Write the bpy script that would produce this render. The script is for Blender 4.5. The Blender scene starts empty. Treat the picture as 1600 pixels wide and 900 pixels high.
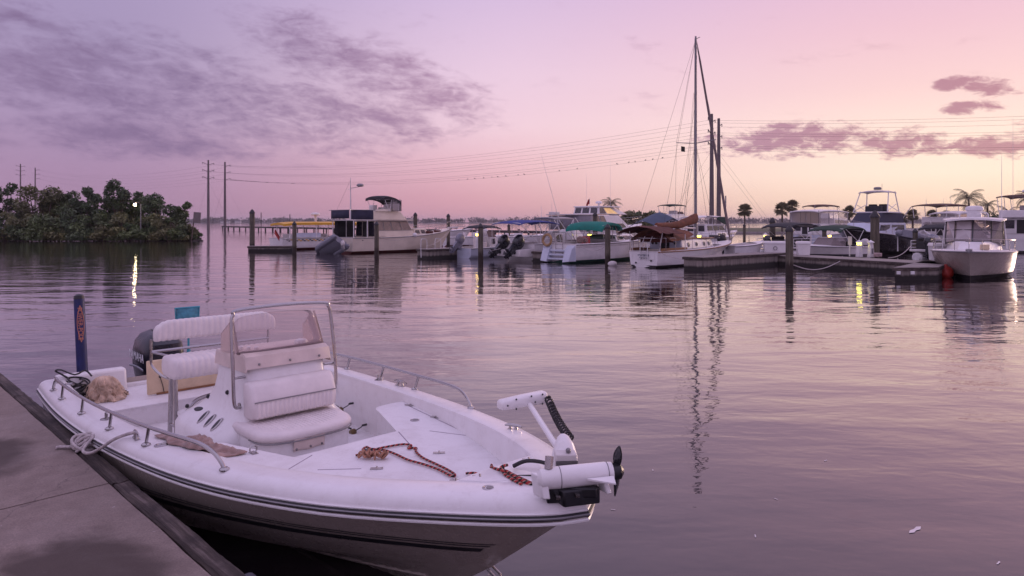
import bpy, bmesh, math, random
import numpy as np
from mathutils import Vector, Matrix, noise as mnoise
R = math.radians
PI = math.pi
rnd = random.Random(7)
scene = bpy.context.scene
col = scene.collection

# ------------------------------------------------------------------ camera
EYE, FPX, HZ = 2.2, 1067.0, 347.0          # eye height over the water, focal length and horizon row in photo pixels
cam = bpy.data.cameras.new('camera')
cam.sensor_width = 36.0
cam.lens = 36.0 * FPX / 1600.0
cam.shift_y = -(450.0 - HZ) / 1600.0       # level camera with a little vertical shift: uprights stay upright
cam.clip_start, cam.clip_end = 0.05, 9000.0
camo = bpy.data.objects.new('camera', cam)
camo.location = (0, 0, EYE)
camo.rotation_euler = (R(90), 0, 0)
col.objects.link(camo)
scene.camera = camo
scene.view_settings.view_transform = 'Standard'
scene.view_settings.look = 'None'
scene.view_settings.exposure = 0.26
scene.view_settings.gamma = 1.0
scene.render.resolution_x, scene.render.resolution_y = 1024, 576
try:
    scene.cycles.max_bounces = 8
    scene.cycles.transparent_max_bounces = 12
except Exception:
    pass


def lin(c):
    """sRGB 0..255 -> linear"""
    o = []
    for v in c[:3]:
        v /= 255.0
        o.append(v / 12.92 if v <= 0.04045 else ((v + 0.055) / 1.055) ** 2.4)
    return (o[0], o[1], o[2], 1.0)


# ------------------------------------------------------------------ node helpers
class NT:
    def __init__(s, tree):
        s.t = tree
        s.n = tree.nodes
        s.l = tree.links

    def put(s, sock, v):
        if v is None:
            return
        if isinstance(v, bpy.types.NodeSocket):
            s.l.new(v, sock)
        else:
            sock.default_value = v

    def math(s, op, a, b=None, c=None, clamp=False):
        n = s.n.new('ShaderNodeMath')
        n.operation = op
        n.use_clamp = clamp
        s.put(n.inputs[0], a); s.put(n.inputs[1], b); s.put(n.inputs[2], c)
        return n.outputs[0]

    def vmath(s, op, a, b=None):
        n = s.n.new('ShaderNodeVectorMath')
        n.operation = op
        s.put(n.inputs[0], a); s.put(n.inputs[1], b)
        return n.outputs['Value'] if op in ('DOT_PRODUCT', 'LENGTH') else n.outputs[0]

    def mapr(s, v, a, b, c=0.0, d=1.0, smooth=False):
        n = s.n.new('ShaderNodeMapRange')
        if smooth:
            n.interpolation_type = 'SMOOTHSTEP'
        s.put(n.inputs[0], v)
        for i, x in enumerate((a, b, c, d)):
            s.put(n.inputs[i + 1], x)
        return n.outputs[0]

    def mix(s, f, a, b, mode='MIX'):
        n = s.n.new('ShaderNodeMix')
        n.data_type = 'RGBA'
        n.blend_type = mode
        s.put(n.inputs[0], f); s.put(n.inputs[6], a); s.put(n.inputs[7], b)
        return n.outputs[2]

    def noise(s, vec, scale, detail=3.0, rough=0.5, dist=0.0):
        n = s.n.new('ShaderNodeTexNoise')
        s.put(n.inputs['Vector'], vec)
        n.inputs['Scale'].default_value = scale
        n.inputs['Detail'].default_value = detail
        n.inputs['Roughness'].default_value = rough
        n.inputs['Distortion'].default_value = dist
        return n.outputs[0]

    def comb(s, x, y, z):
        n = s.n.new('ShaderNodeCombineXYZ')
        s.put(n.inputs[0], x); s.put(n.inputs[1], y); s.put(n.inputs[2], z)
        return n.outputs[0]

    def sep(s, v):
        n = s.n.new('ShaderNodeSeparateXYZ')
        s.put(n.inputs[0], v)
        return n.outputs

    def ramp(s, f, stops):
        n = s.n.new('ShaderNodeValToRGB')
        e = n.color_ramp.elements
        while len(e) < len(stops):
            e.new(0.5)
        for k, (p, c) in enumerate(stops):
            e[k].position = p
            e[k].color = c
        s.put(n.inputs[0], f)
        return n.outputs[0]


# ------------------------------------------------------------------ world: dusk sky
SUN_AZ, SUN_EL = 47.0, 2.5                  # degrees right of the view axis / above the horizon
world = bpy.data.worlds.new('World')
scene.world = world
world.use_nodes = True
nt = NT(world.node_tree)
nt.n.clear()
tc = nt.n.new('ShaderNodeTexCoord')
D = tc.outputs['Generated']
dx, dy, dz = nt.sep(D)
el = nt.math('MULTIPLY', nt.math('ARCSINE', nt.math('MAXIMUM', dz, 0.0)), 180 / PI)
az = nt.math('MULTIPLY', nt.math('ARCTAN2', dx, dy), 180 / PI)
hl = nt.math('MAXIMUM', nt.math('SQRT', nt.math('ADD', nt.math('MULTIPLY', dx, dx), nt.math('MULTIPLY', dy, dy))), 1e-4)
dt = nt.math('DIVIDE', nt.math('ADD', nt.math('MULTIPLY', dx, math.sin(R(SUN_AZ))), nt.math('MULTIPLY', dy, math.cos(R(SUN_AZ)))), hl)
A = nt.math('MULTIPLY', nt.math('ARCCOSINE', nt.math('MINIMUM', nt.math('MAXIMUM', dt, -1.0), 1.0)), 180 / PI)
ef = nt.math('DIVIDE', el, 90.0)


def skyramp(stops):
    return nt.ramp(ef, [(e / 90.0, lin(c)) for e, c in stops])


r_sun = skyramp([(0, (228, 192, 168)), (1.6, (239, 210, 187)), (3.5, (245, 221, 202)), (6.5, (244, 216, 203)), (10, (233, 197, 197)), (14, (224, 184, 196)), (18, (214, 175, 198)), (36, (212, 188, 224)), (90, (204, 190, 230))])
r_mid = skyramp([(0, (196, 143, 156)), (2, (204, 152, 165)), (5, (218, 174, 186)), (8, (224, 192, 206)), (12, (218, 190, 210)), (18, (200, 176, 207)), (36, (206, 187, 228)), (90, (204, 190, 230))])
r_far = skyramp([(0, (152, 120, 148)), (3.5, (157, 128, 159)), (8, (158, 137, 170)), (13, (154, 138, 172)), (18, (156, 140, 177)), (36, (184, 168, 212)), (90, (204, 190, 228))])
r_opp = skyramp([(0, (148, 130, 160)), (4, (170, 149, 181)), (12, (188, 169, 202)), (24, (200, 183, 218)), (50, (204, 188, 226)), (90, (204, 190, 228))])
sky = nt.mix(nt.mapr(A, 14, 55, smooth=True), r_sun, r_mid)
sky = nt.mix(nt.mapr(A, 46, 80, smooth=True), sky, r_far)
sky = nt.mix(nt.mapr(A, 90, 150, smooth=True), sky, r_opp)
# clouds: noise in azimuth / elevation stretched along the horizon, gathered into banks
tl_ = nt.math('ADD', el, nt.math('MULTIPLY', az, 0.06))
n1 = nt.noise(nt.vmath('ADD', nt.comb(nt.math('MULTIPLY', az, 0.085), nt.math('MULTIPLY', tl_, 0.30), 0.0), (3.7, 1.3, 0)), 1.2, 5.0, 0.6, 0.5)
n2 = nt.noise(nt.vmath('ADD', nt.comb(nt.math('MULTIPLY', az, 0.20), nt.math('MULTIPLY', tl_, 0.58), 0.0), (9.1, 4.2, 0)), 1.3, 6.0, 0.65, 0.6)
n3 = nt.noise(nt.vmath('ADD', nt.comb(nt.math('MULTIPLY', az, 0.55), nt.math('MULTIPLY', tl_, 1.15), 0.0), (2.1, 7.2, 0)), 1.4, 5.0, 0.65, 0.5)


def bank(px, py, rx, ry, tilt=0.0):
    """soft elliptical bank of cloud; centre and size given as directions (photo pixels turned to angles)"""
    a0 = math.degrees(math.atan((px - 800) / FPX))
    e0 = math.degrees(math.atan((HZ - py) / math.hypot(FPX, px - 800)))
    ra, re = rx / FPX * 180 / PI * math.cos(R(a0)) ** 2, ry / FPX * 180 / PI * math.cos(R(a0))
    u = nt.math('SUBTRACT', az, a0)
    v = nt.math('SUBTRACT', el, e0)
    v = nt.math('SUBTRACT', v, nt.math('MULTIPLY', u, tilt))
    q = nt.math('ADD', nt.math('POWER', nt.math('ABSOLUTE', nt.math('DIVIDE', u, ra)), 2.0), nt.math('POWER', nt.math('ABSOLUTE', nt.math('DIVIDE', v, re)), 2.0))
    return nt.mapr(q, 0.0, 1.0, 1.0, 0.0)


def total(ls):
    o = ls[0]
    for x in ls[1:]:
        o = nt.math('MAXIMUM', o, x)
    return o


soft = total([bank(120, 120, 420, 120), bank(420, 190, 400, 80), bank(560, 100, 230, 70, -0.25), bank(690, 150, 140, 45, -0.3), bank(-300, 150, 600, 150), bank(250, 215, 330, 45)])
firm = total([bank(1228, 219, 170, 34), bank(1398, 223, 110, 30), bank(1545, 138, 64, 20, -0.2), bank(1520, 167, 62, 14), bank(1570, 226, 140, 28), bank(1488, 130, 38, 14), bank(1800, 190, 260, 80), bank(2600, 160, 800, 90)])
nn_ = nt.math('ADD', nt.math('MULTIPLY', n1, 0.40), nt.math('ADD', nt.math('MULTIPLY', n2, 0.36), nt.math('MULTIPLY', n3, 0.24)))
nf_ = nt.math('ADD', nt.math('MULTIPLY', n2, 0.45), nt.math('MULTIPLY', n3, 0.55))
fs = nt.mapr(nt.math('ADD', nt.math('MULTIPLY', soft, 0.20), nn_), 0.53, 0.80, smooth=True)
ff = nt.mapr(nt.math('ADD', nt.math('MULTIPLY', firm, 0.20), nf_), 0.535, 0.715, smooth=True)
gen = nt.mapr(nn_, 0.54, 0.70, 0.0, 0.30, smooth=True)
cl_far = lin((120, 99, 134)); cl_mid = lin((158, 118, 148)); cl_sun = lin((168, 118, 136))
cc = nt.mix(nt.mapr(A, 10, 45, smooth=True), cl_sun, cl_mid)
cc = nt.mix(nt.mapr(A, 40, 75, smooth=True), cc, cl_far)
sky = nt.mix(nt.math('MULTIPLY', gen, nt.mapr(el, 3, 12)), sky, cc)
sky = nt.mix(nt.math('MULTIPLY', fs, nt.math('MULTIPLY', nt.mapr(soft, 0.0, 0.30), 0.86)), sky, cc)
sky = nt.mix(nt.math('MULTIPLY', ff, nt.math('MULTIPLY', nt.mapr(firm, 0.0, 0.25), 0.9)), sky, cc)
nis = nt.n.new('ShaderNodeTexSky')
nis.sky_type = 'NISHITA'
nis.sun_disc = False
nis.sun_elevation = R(SUN_EL)
nis.sun_rotation = R(SUN_AZ)
sky = nt.mix(1.0, sky, nt.mix(1.0, nis.outputs[0], (0.004, 0.004, 0.004, 1), 'MULTIPLY'), 'ADD')
bg = nt.n.new('ShaderNodeBackground')
nt.put(bg.inputs[0], sky)
bg.inputs[1].default_value = 1.0
wo = nt.n.new('ShaderNodeOutputWorld')
nt.l.new(bg.outputs[0], wo.inputs[0])

# ------------------------------------------------------------------ sun (just at the horizon, right of the frame)
sl = bpy.data.lights.new('sun', 'SUN')
sl.energy = 0.6
sl.angle = R(14)
sl.color = (1.0, 0.70, 0.55)
slo = bpy.data.objects.new('sun', sl)
sd = Vector((math.sin(R(SUN_AZ)) * math.cos(R(SUN_EL + 3)), math.cos(R(SUN_AZ)) * math.cos(R(SUN_EL + 3)), math.sin(R(SUN_EL + 3))))
slo.rotation_euler = sd.to_track_quat('Z', 'Y').to_euler()
col.objects.link(slo)

# ------------------------------------------------------------------ materials
MATS = {}


def mat(name, c, rough=0.5, metal=0.0, var=0.12, scale=6.0, bump=0.0, bscale=60.0, coat=0.0, spec=0.5, emit=0.0, ecol=None, sheen=0.0):
    m = bpy.data.materials.new(name)
    m.use_nodes = True
    k = NT(m.node_tree)
    b = k.n['Principled BSDF']
    t = k.n.new('ShaderNodeTexCoord').outputs['Object']
    c4 = (c[0], c[1], c[2], 1.0)
    if var > 0:
        n = k.noise(t, scale, 5.0, 0.6)
        f = k.mapr(n, 0.3, 0.7, 1 - var, 1 + var)
        k.put(b.inputs['Base Color'], k.mix(1.0, c4, k.comb(f, f, f), 'MULTIPLY'))
        k.put(b.inputs['Roughness'], k.mapr(n, 0.3, 0.7, max(0.02, rough - 0.08), min(1, rough + 0.1)))
    else:
        b.inputs['Base Color'].default_value = c4
        b.inputs['Roughness'].default_value = rough
    b.inputs['Metallic'].default_value = metal
    b.inputs['Specular IOR Level'].default_value = spec
    b.inputs['Coat Weight'].default_value = coat
    b.inputs['Coat Roughness'].default_value = 0.12
    b.inputs['Sheen Weight'].default_value = sheen
    if bump > 0:
        bn = k.n.new('ShaderNodeBump')
        bn.inputs['Strength'].default_value = 1.0
        bn.inputs['Distance'].default_value = bump
        k.put(bn.inputs['Height'], k.noise(t, bscale, 4.0, 0.6))
        k.l.new(bn.outputs[0], b.inputs['Normal'])
    if emit > 0:
        b.inputs['Emission Color'].default_value = tuple((ecol or c)[:3]) + (1.0,)
        b.inputs['Emission Strength'].default_value = emit
    MATS[name] = m
    return m


def glass(name, tint, clear=0.55, rough=0.05):
    m = bpy.data.materials.new(name)
    m.use_nodes = True
    k = NT(m.node_tree)
    b = k.n['Principled BSDF']
    b.inputs['Base Color'].default_value = tuple(tint) + (1.0,)
    b.inputs['Roughness'].default_value = rough
    tr = k.n.new('ShaderNodeBsdfTransparent')
    tr.inputs[0].default_value = tuple(min(1.0, 0.45 + x) for x in tint) + (1.0,)
    fr = k.n.new('ShaderNodeFresnel')
    fr.inputs[0].default_value = 1.45
    mx = k.n.new('ShaderNodeMixShader')
    k.put(mx.inputs[0], k.math('ADD', k.math('MULTIPLY', fr.outputs[0], 0.9), 1.0 - clear, clamp=True))
    k.l.new(tr.outputs[0], mx.inputs[1])
    k.l.new(b.outputs[0], mx.inputs[2])
    k.l.new(mx.outputs[0], k.n['Material Output'].inputs[0])
    MATS[name] = m
    return m




def worn(name, c, dirt, rough, coat, amount, bump=0.0, bscale=200.0, streak=False):
    """gelcoat that has been used: fine speckle, scuffs and thin brown grime"""
    m = bpy.data.materials.new(name)
    m.use_nodes = True
    k = NT(m.node_tree)
    b = k.n['Principled BSDF']
    t = k.n.new('ShaderNodeTexCoord').outputs['Object']
    x, y, z = k.sep(t)
    n = k.noise(t, 2.6, 6, 0.68, 0.3)
    f = k.noise(t, 48.0, 4, 0.7)
    tv = k.comb(k.math('MULTIPLY', x, 9.0), k.math('MULTIPLY', y, 9.0), k.math('MULTIPLY', z, 0.9 if streak else 9.0))
    s = k.noise(tv, 1.0, 5, 0.72)
    g = k.math('ADD', k.mapr(n, 0.45, 0.72, 0.0, 0.55), k.math('ADD', k.mapr(f, 0.58, 0.75, 0.0, 0.35), k.mapr(s, 0.55, 0.75, 0.0, 0.55)))
    k.put(b.inputs['Base Color'], k.mix(k.math('MULTIPLY', g, amount, clamp=True), tuple(c) + (1,), tuple(dirt) + (1,)))
    k.put(b.inputs['Roughness'], k.mapr(g, 0.0, 0.9, rough, min(1, rough + 0.25)))
    b.inputs['Coat Weight'].default_value = coat
    b.inputs['Coat Roughness'].default_value = 0.15
    if bump:
        bn = k.n.new('ShaderNodeBump')
        bn.inputs['Distance'].default_value = bump
        k.put(bn.inputs['Height'], k.noise(t, bscale, 3, 0.6))
        k.l.new(bn.outputs[0], b.inputs['Normal'])
    MATS[name] = m
    return m


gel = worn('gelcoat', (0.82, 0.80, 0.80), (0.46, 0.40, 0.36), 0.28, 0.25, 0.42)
nonskid = worn('nonskid', (0.80, 0.78, 0.79), (0.42, 0.36, 0.33), 0.55, 0.0, 0.55, 0.0014, 240)
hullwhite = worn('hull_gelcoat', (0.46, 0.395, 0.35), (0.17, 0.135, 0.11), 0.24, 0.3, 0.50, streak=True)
cream = mat('cream_gelcoat', (0.66, 0.58, 0.48), 0.35, var=0.10, scale=1.2)
white = mat('white_paint', (0.74, 0.71, 0.71), 0.38, var=0.10, scale=1.6)
offwhite = mat('weathered_white', (0.60, 0.56, 0.55), 0.5, var=0.2, scale=1.4)
bluewhite = mat('bluish_white', (0.50, 0.53, 0.62), 0.4, var=0.12, scale=1.4)
vinyl = mat('white_vinyl', (0.74, 0.68, 0.67), 0.5, var=0.07, scale=9, bump=0.0006, bscale=300)
vinyl2 = mat('beige_vinyl', (0.66, 0.55, 0.50), 0.55, var=0.10, scale=8, bump=0.0006, bscale=300)
tan = mat('tan_board', (0.62, 0.48, 0.32), 0.5, var=0.18, scale=5)
steel = mat('stainless', (0.44, 0.42, 0.42), 0.20, 1.0, var=0.05, scale=12)
alu = mat('white_tube', (0.70, 0.68, 0.68), 0.35, var=0.1)
dull = mat('dull_metal', (0.25, 0.24, 0.25), 0.45, 0.6, var=0.2)
black = mat('black_plastic', (0.014, 0.014, 0.017), 0.35, var=0.25)
rubber = mat('dark_rubber', (0.022, 0.020, 0.022), 0.6, var=0.3)
navy = mat('navy_cowling', (0.008, 0.009, 0.020), 0.30, var=0.2, coat=0.15)
blackpaint = mat('black_cowling', (0.018, 0.019, 0.024), 0.25, var=0.3, coat=0.4)
bluepad = mat('blue_pad', (0.010, 0.016, 0.10), 0.5, var=0.35, scale=10)
teal = mat('teal_mesh', (0.06, 0.24, 0.32), 0.6, var=0.3, scale=30)
tealdark = mat('teal_frame', (0.04, 0.26, 0.34), 0.5, var=0.2)
darkcanvas = mat('dark_canvas', (0.030, 0.030, 0.036), 0.85, var=0.3, scale=3, bump=0.004, bscale=12)
navycanvas = mat('navy_canvas', (0.022, 0.030, 0.11), 0.85, var=0.3, scale=3, bump=0.004, bscale=12)
bluecanvas = mat('blue_canvas', (0.03, 0.05, 0.22), 0.85, var=0.25, scale=3, bump=0.004, bscale=12)
slatecanvas = mat('slate_canvas', (0.06, 0.085, 0.13), 0.85, var=0.25, scale=3, bump=0.004, bscale=12)
greencanvas = mat('green_canvas', (0.010, 0.17, 0.13), 0.85, var=0.25, scale=3, bump=0.004, bscale=12)
olivecanvas = mat('olive_canvas', (0.03, 0.055, 0.04), 0.9, var=0.3, scale=3, bump=0.004, bscale=12)
rustcanvas = mat('rust_canvas', (0.165, 0.062, 0.034), 0.9, var=0.4, scale=4, bump=0.012, bscale=7)
marooncanvas = mat('maroon_canvas', (0.085, 0.022, 0.018), 0.9, var=0.35, scale=3, bump=0.008, bscale=9)
yellow = mat('yellow_roof', (0.66, 0.36, 0.025), 0.5, var=0.12, scale=2)
brownroof = mat('brown_canvas', (0.10, 0.055, 0.04), 0.85, var=0.3)
darkglass = mat('dark_glass', (0.022, 0.020, 0.030), 0.08, var=0.15, spec=0.8)
tanglass = mat('curtained_glass', (0.24, 0.18, 0.15), 0.15, var=0.3, scale=3)
litglass = mat('lit_window', (0.62, 0.38, 0.16), 0.3, var=0.2, emit=0.35, ecol=(1.0, 0.62, 0.25))
clearvinyl = glass('clear_vinyl', (0.62, 0.57, 0.57), 0.80, 0.12)
shield = glass('windshield_acrylic', (0.62, 0.52, 0.52), 0.88, 0.04)
shield2 = glass('windshield_side_acrylic', (0.7, 0.6, 0.6), 0.975, 0.04)
screenglass = glass('boat_windscreen', (0.45, 0.40, 0.40), 0.78, 0.06)
bottomred = mat('red_bottom', (0.10, 0.016, 0.012), 0.7, var=0.4)
bottomdark = mat('dark_bottom', (0.016, 0.013, 0.015), 0.7, var=0.4)
bottomgreen = mat('green_bottom', (0.012, 0.075, 0.05), 0.6, var=0.35)
darkhull = mat('dark_hull', (0.030, 0.026, 0.028), 0.22, var=0.2, coat=0.4)
greytube = mat('grey_inflatable', (0.21, 0.21, 0.25), 0.55, var=0.15)
teak = mat('teak', (0.26, 0.12, 0.05), 0.55, var=0.3, scale=8)
redbuoy = mat('red_buoy', (0.32, 0.022, 0.014), 0.45, var=0.25)
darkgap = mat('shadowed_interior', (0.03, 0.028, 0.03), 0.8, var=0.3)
striped = mat('grey_graphic', (0.030, 0.030, 0.036), 0.35, var=0.15)
print_white = mat('white_print', (0.74, 0.74, 0.78), 0.4, var=0.0)
print_red = mat('orange_print', (0.62, 0.24, 0.14), 0.4, var=0.0)
net = mat('tan_net', (0.56, 0.42, 0.31), 0.9, var=0.35, scale=14, bump=0.006, bscale=45)
towelm = mat('brown_towel', (0.33, 0.215, 0.185), 0.95, var=0.3, scale=12, bump=0.004, bscale=150, sheen=0.3)
ropewhite = mat('white_rope', (0.46, 0.41, 0.40), 0.85, var=0.3, scale=40, bump=0.003, bscale=90)
lampglow = mat('dock_light', (1.0, 0.75, 0.25), 0.4, var=0.0, emit=5.0, ecol=(1.0, 0.66, 0.13))
lampgreen = mat('greenish_dock_light', (0.9, 0.85, 0.2), 0.4, var=0.0, emit=6.0, ecol=(0.95, 0.85, 0.10))
streetglow = mat('street_light', (1.0, 0.9, 0.6), 0.4, var=0.0, emit=36.0, ecol=(1.0, 0.82, 0.50))
bark = mat('bark', (0.10, 0.075, 0.06), 0.9, var=0.35, scale=5)
polewood = mat('pole_concrete', (0.13, 0.105, 0.11), 0.8, var=0.15, scale=0.6)
wirem = mat('cable', (0.03, 0.028, 0.03), 0.6, var=0.0)
flagred = mat('flag_red', (0.36, 0.05, 0.05), 0.8, var=0.3)
dockdeck = mat('dock_concrete', (0.26, 0.225, 0.21), 0.85, var=0.22, scale=1.5, bump=0.004, bscale=30)


def leafmat(name, c, var=0.45):
    m = bpy.data.materials.new(name)
    m.use_nodes = True
    k = NT(m.node_tree)
    b = k.n['Principled BSDF']
    t = k.n.new('ShaderNodeTexCoord').outputs['Object']
    n = k.noise(t, 0.8, 3.0, 0.7)
    f = k.mapr(n, 0.3, 0.7, 1 - var, 1 + var)
    n2 = k.noise(k.vmath('ADD', t, (31, 7, 3)), 0.5, 2.0)
    base = k.mix(k.mapr(n2, 0.4, 0.65), tuple(c) + (1,), (c[0] * 1.18, c[1] * 1.06, c[2] * 0.85, 1))
    k.put(b.inputs['Base Color'], k.mix(1.0, base, k.comb(f, f, f), 'MULTIPLY'))
    b.inputs['Roughness'].default_value = 0.6
    MATS[name] = m
    return m


leaf_a = leafmat('mangrove_leaf', (0.080, 0.118, 0.046))
leaf_b = leafmat('mangrove_leaf_pale', (0.120, 0.132, 0.058))
leaf_c = leafmat('mangrove_leaf_deep', (0.056, 0.090, 0.040))
leaf_p = leafmat('palm_leaf', (0.17, 0.16, 0.10))
leaf_f = leafmat('far_leaf', (0.10, 0.10, 0.10), 0.3)


def piling_mat():
    """weathered timber with a dark wet band above the waterline (a growth line fixed to the wood)"""
    m = bpy.data.materials.new('piling_wood')
    m.use_nodes = True
    k = NT(m.node_tree)
    b = k.n['Principled BSDF']
    t = k.n.new('ShaderNodeTexCoord').outputs['Object']
    x, y, z = k.sep(t)
    n = k.noise(k.comb(k.math('MULTIPLY', x, 14), k.math('MULTIPLY', y, 14), k.math('MULTIPLY', z, 1.6)), 1.0, 4, 0.65)
    c = k.ramp(n, [(0.25, (0.040, 0.034, 0.026, 1)), (0.55, (0.115, 0.098, 0.072, 1)), (0.8, (0.20, 0.17, 0.13, 1))])
    wet = k.mapr(k.math('ADD', z, k.math('MULTIPLY', n, 0.35)), 0.55, 0.85, 1.0, 0.0, smooth=True)
    k.put(b.inputs['Base Color'], k.mix(wet, c, (0.030, 0.020, 0.014, 1)))
    b.inputs['Roughness'].default_value = 0.8
    bn = k.n.new('ShaderNodeBump')
    bn.inputs['Distance'].default_value = 0.02
    k.put(bn.inputs['Height'], n)
    k.l.new(bn.outputs[0], b.inputs['Normal'])
    return m


pilewood = piling_mat()
pilecap = mat('piling_cap', (0.026, 0.024, 0.027), 0.5, var=0.2)


def concrete_float_mat():
    """floating dock side: pale streaked concrete, black weed band near the water"""
    m = bpy.data.materials.new('float_concrete')
    m.use_nodes = True
    k = NT(m.node_tree)
    b = k.n['Principled BSDF']
    t = k.n.new('ShaderNodeTexCoord').outputs['Object']
    x, y, z = k.sep(t)
    st = k.noise(k.comb(k.math('MULTIPLY', x, 5), k.math('MULTIPLY', y, 5), k.math('MULTIPLY', z, 0.6)), 1.0, 5, 0.7)
    c = k.ramp(st, [(0.28, (0.070, 0.058, 0.050, 1)), (0.48, (0.20, 0.17, 0.15, 1)), (0.75, (0.31, 0.27, 0.24, 1))])
    band = k.mapr(k.math('ADD', z, k.math('MULTIPLY', st, 0.16)), 0.22, 0.34, 1.0, 0.0, smooth=True)
    k.put(b.inputs['Base Color'], k.mix(band, c, (0.018, 0.015, 0.013, 1)))
    b.inputs['Roughness'].default_value = 0.8
    return m


floatside = concrete_float_mat()


def near_concrete_mat():
    m = bpy.data.materials.new('slab_concrete')
    m.use_nodes = True
    k = NT(m.node_tree)
    b = k.n['Principled BSDF']
    t = k.n.new('ShaderNodeTexCoord').outputs['Object']
    fine = k.noise(t, 95.0, 5, 0.75)
    mid = k.noise(t, 7.0, 6, 0.65)
    big = k.noise(k.vmath('ADD', t, (5.2, 1.55, 0.0)), 1.15, 4, 0.6, 0.4)
    c = k.mix(k.mapr(mid, 0.3, 0.7), (0.23, 0.178, 0.152, 1), (0.33, 0.262, 0.228, 1))
    c = k.mix(k.mapr(fine, 0.38, 0.62, 0.0, 0.5), c, (0.125, 0.102, 0.095, 1))
    vo = k.n.new('ShaderNodeTexVoronoi')
    vo.feature = 'DISTANCE_TO_EDGE'
    vo.inputs['Scale'].default_value = 0.75
    k.put(vo.inputs['Vector'], k.vmath('ADD', t, k.comb(k.math('MULTIPLY', mid, 0.28), k.math('MULTIPLY', fine, 0.05), 0.0)))
    crack = k.mapr(vo.outputs['Distance'], 0.0, 0.004, 0.55, 0.0)
    c = k.mix(crack, c, (0.05, 0.04, 0.04, 1))
    sp = k.noise(k.vmath('ADD', t, (3, 9, 0)), 16.0, 2, 0.5)
    c = k.mix(k.mapr(sp, 0.73, 0.76, 0.0, 0.5), c, (0.48, 0.44, 0.42, 1))
    # damp brown stains where something has been standing
    x, y, z = k.sep(t)
    st = None
    for sx, sy, rx, ry in ((3.30, -0.62, 0.55, 0.36), (5.75, -0.52, 0.75, 0.30), (6.9, -0.9, 0.9, 0.6), (0.6, -1.2, 0.8, 0.5)):
        q = k.math('ADD', k.math('POWER', k.math('ABSOLUTE', k.math('DIVIDE', k.math('SUBTRACT', x, sx), rx)), 2.0), k.math('POWER', k.math('ABSOLUTE', k.math('DIVIDE', k.math('SUBTRACT', y, sy), ry)), 2.0))
        e_ = k.mapr(k.math('ADD', q, k.math('MULTIPLY', k.math('SUBTRACT', big, 0.5), 3.2)), 0.35, 1.35, 1.0, 0.0, smooth=True)
        st = e_ if st is None else k.math('MAXIMUM', st, e_)
    c = k.mix(k.math('MULTIPLY', st, 0.88), c, (0.062, 0.045, 0.038, 1))
    k.put(b.inputs['Base Color'], c)
    k.put(b.inputs['Roughness'], k.mapr(big, 0.5, 0.62, 0.88, 0.62))
    bn = k.n.new('ShaderNodeBump')
    bn.inputs['Distance'].default_value = 0.004
    bn.inputs['Strength'].default_value = 0.7
    k.put(bn.inputs['Height'], k.math('ADD', fine, k.math('MULTIPLY', mid, 0.6)))
    k.l.new(bn.outputs[0], b.inputs['Normal'])
    return m


slabm = near_concrete_mat()


def timber_mat():
    m = bpy.data.materials.new('weathered_timber')
    m.use_nodes = True
    k = NT(m.node_tree)
    b = k.n['Principled BSDF']
    t = k.n.new('ShaderNodeTexCoord').outputs['Object']
    x, y, z = k.sep(t)
    n = k.noise(k.comb(k.math('MULTIPLY', x, 1.3), k.math('MULTIPLY', y, 26), k.math('MULTIPLY', z, 26)), 1.0, 6, 0.7, 0.3)
    p = k.noise(t, 3.2, 5, 0.65)
    c = k.ramp(n, [(0.28, (0.012, 0.009, 0.008, 1)), (0.48, (0.060, 0.043, 0.035, 1)), (0.72, (0.20, 0.16, 0.145, 1))])
    c = k.mix(k.mapr(p, 0.42, 0.66), c, (0.026, 0.018, 0.017, 1))
    k.put(b.inputs['Base Color'], c)
    b.inputs['Roughness'].default_value = 0.85
    bn = k.n.new('ShaderNodeBump')
    bn.inputs['Distance'].default_value = 0.012
    k.put(bn.inputs['Height'], k.math('ADD', n, k.math('MULTIPLY', p, 0.8)))
    k.l.new(bn.outputs[0], b.inputs['Normal'])
    return m


timber = timber_mat()


def braid_mat():
    """red and black twisted cord with pale flecks: spiral print along the rope (UV: x along, y around)"""
    m = bpy.data.materials.new('red_black_rope')
    m.use_nodes = True
    k = NT(m.node_tree)
    b = k.n['Principled BSDF']
    uv = k.n.new('ShaderNodeTexCoord').outputs['UV']
    x, y, z = k.sep(uv)
    s = k.math('FRACT', k.math('ADD', k.math('MULTIPLY', x, 27.0), k.math('MULTIPLY', y, 1.0)))
    c = k.ramp(s, [(0.0, (0.36, 0.022, 0.024, 1)), (0.36, (0.40, 0.032, 0.030, 1)), (0.42, (0.012, 0.010, 0.012, 1)), (0.78, (0.014, 0.012, 0.014, 1)), (0.84, (0.50, 0.30, 0.22, 1)), (0.97, (0.44, 0.26, 0.2, 1))])
    k.put(b.inputs['Base Color'], c)
    b.inputs['Roughness'].default_value = 0.85
    return m


braid = braid_mat()


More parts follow.
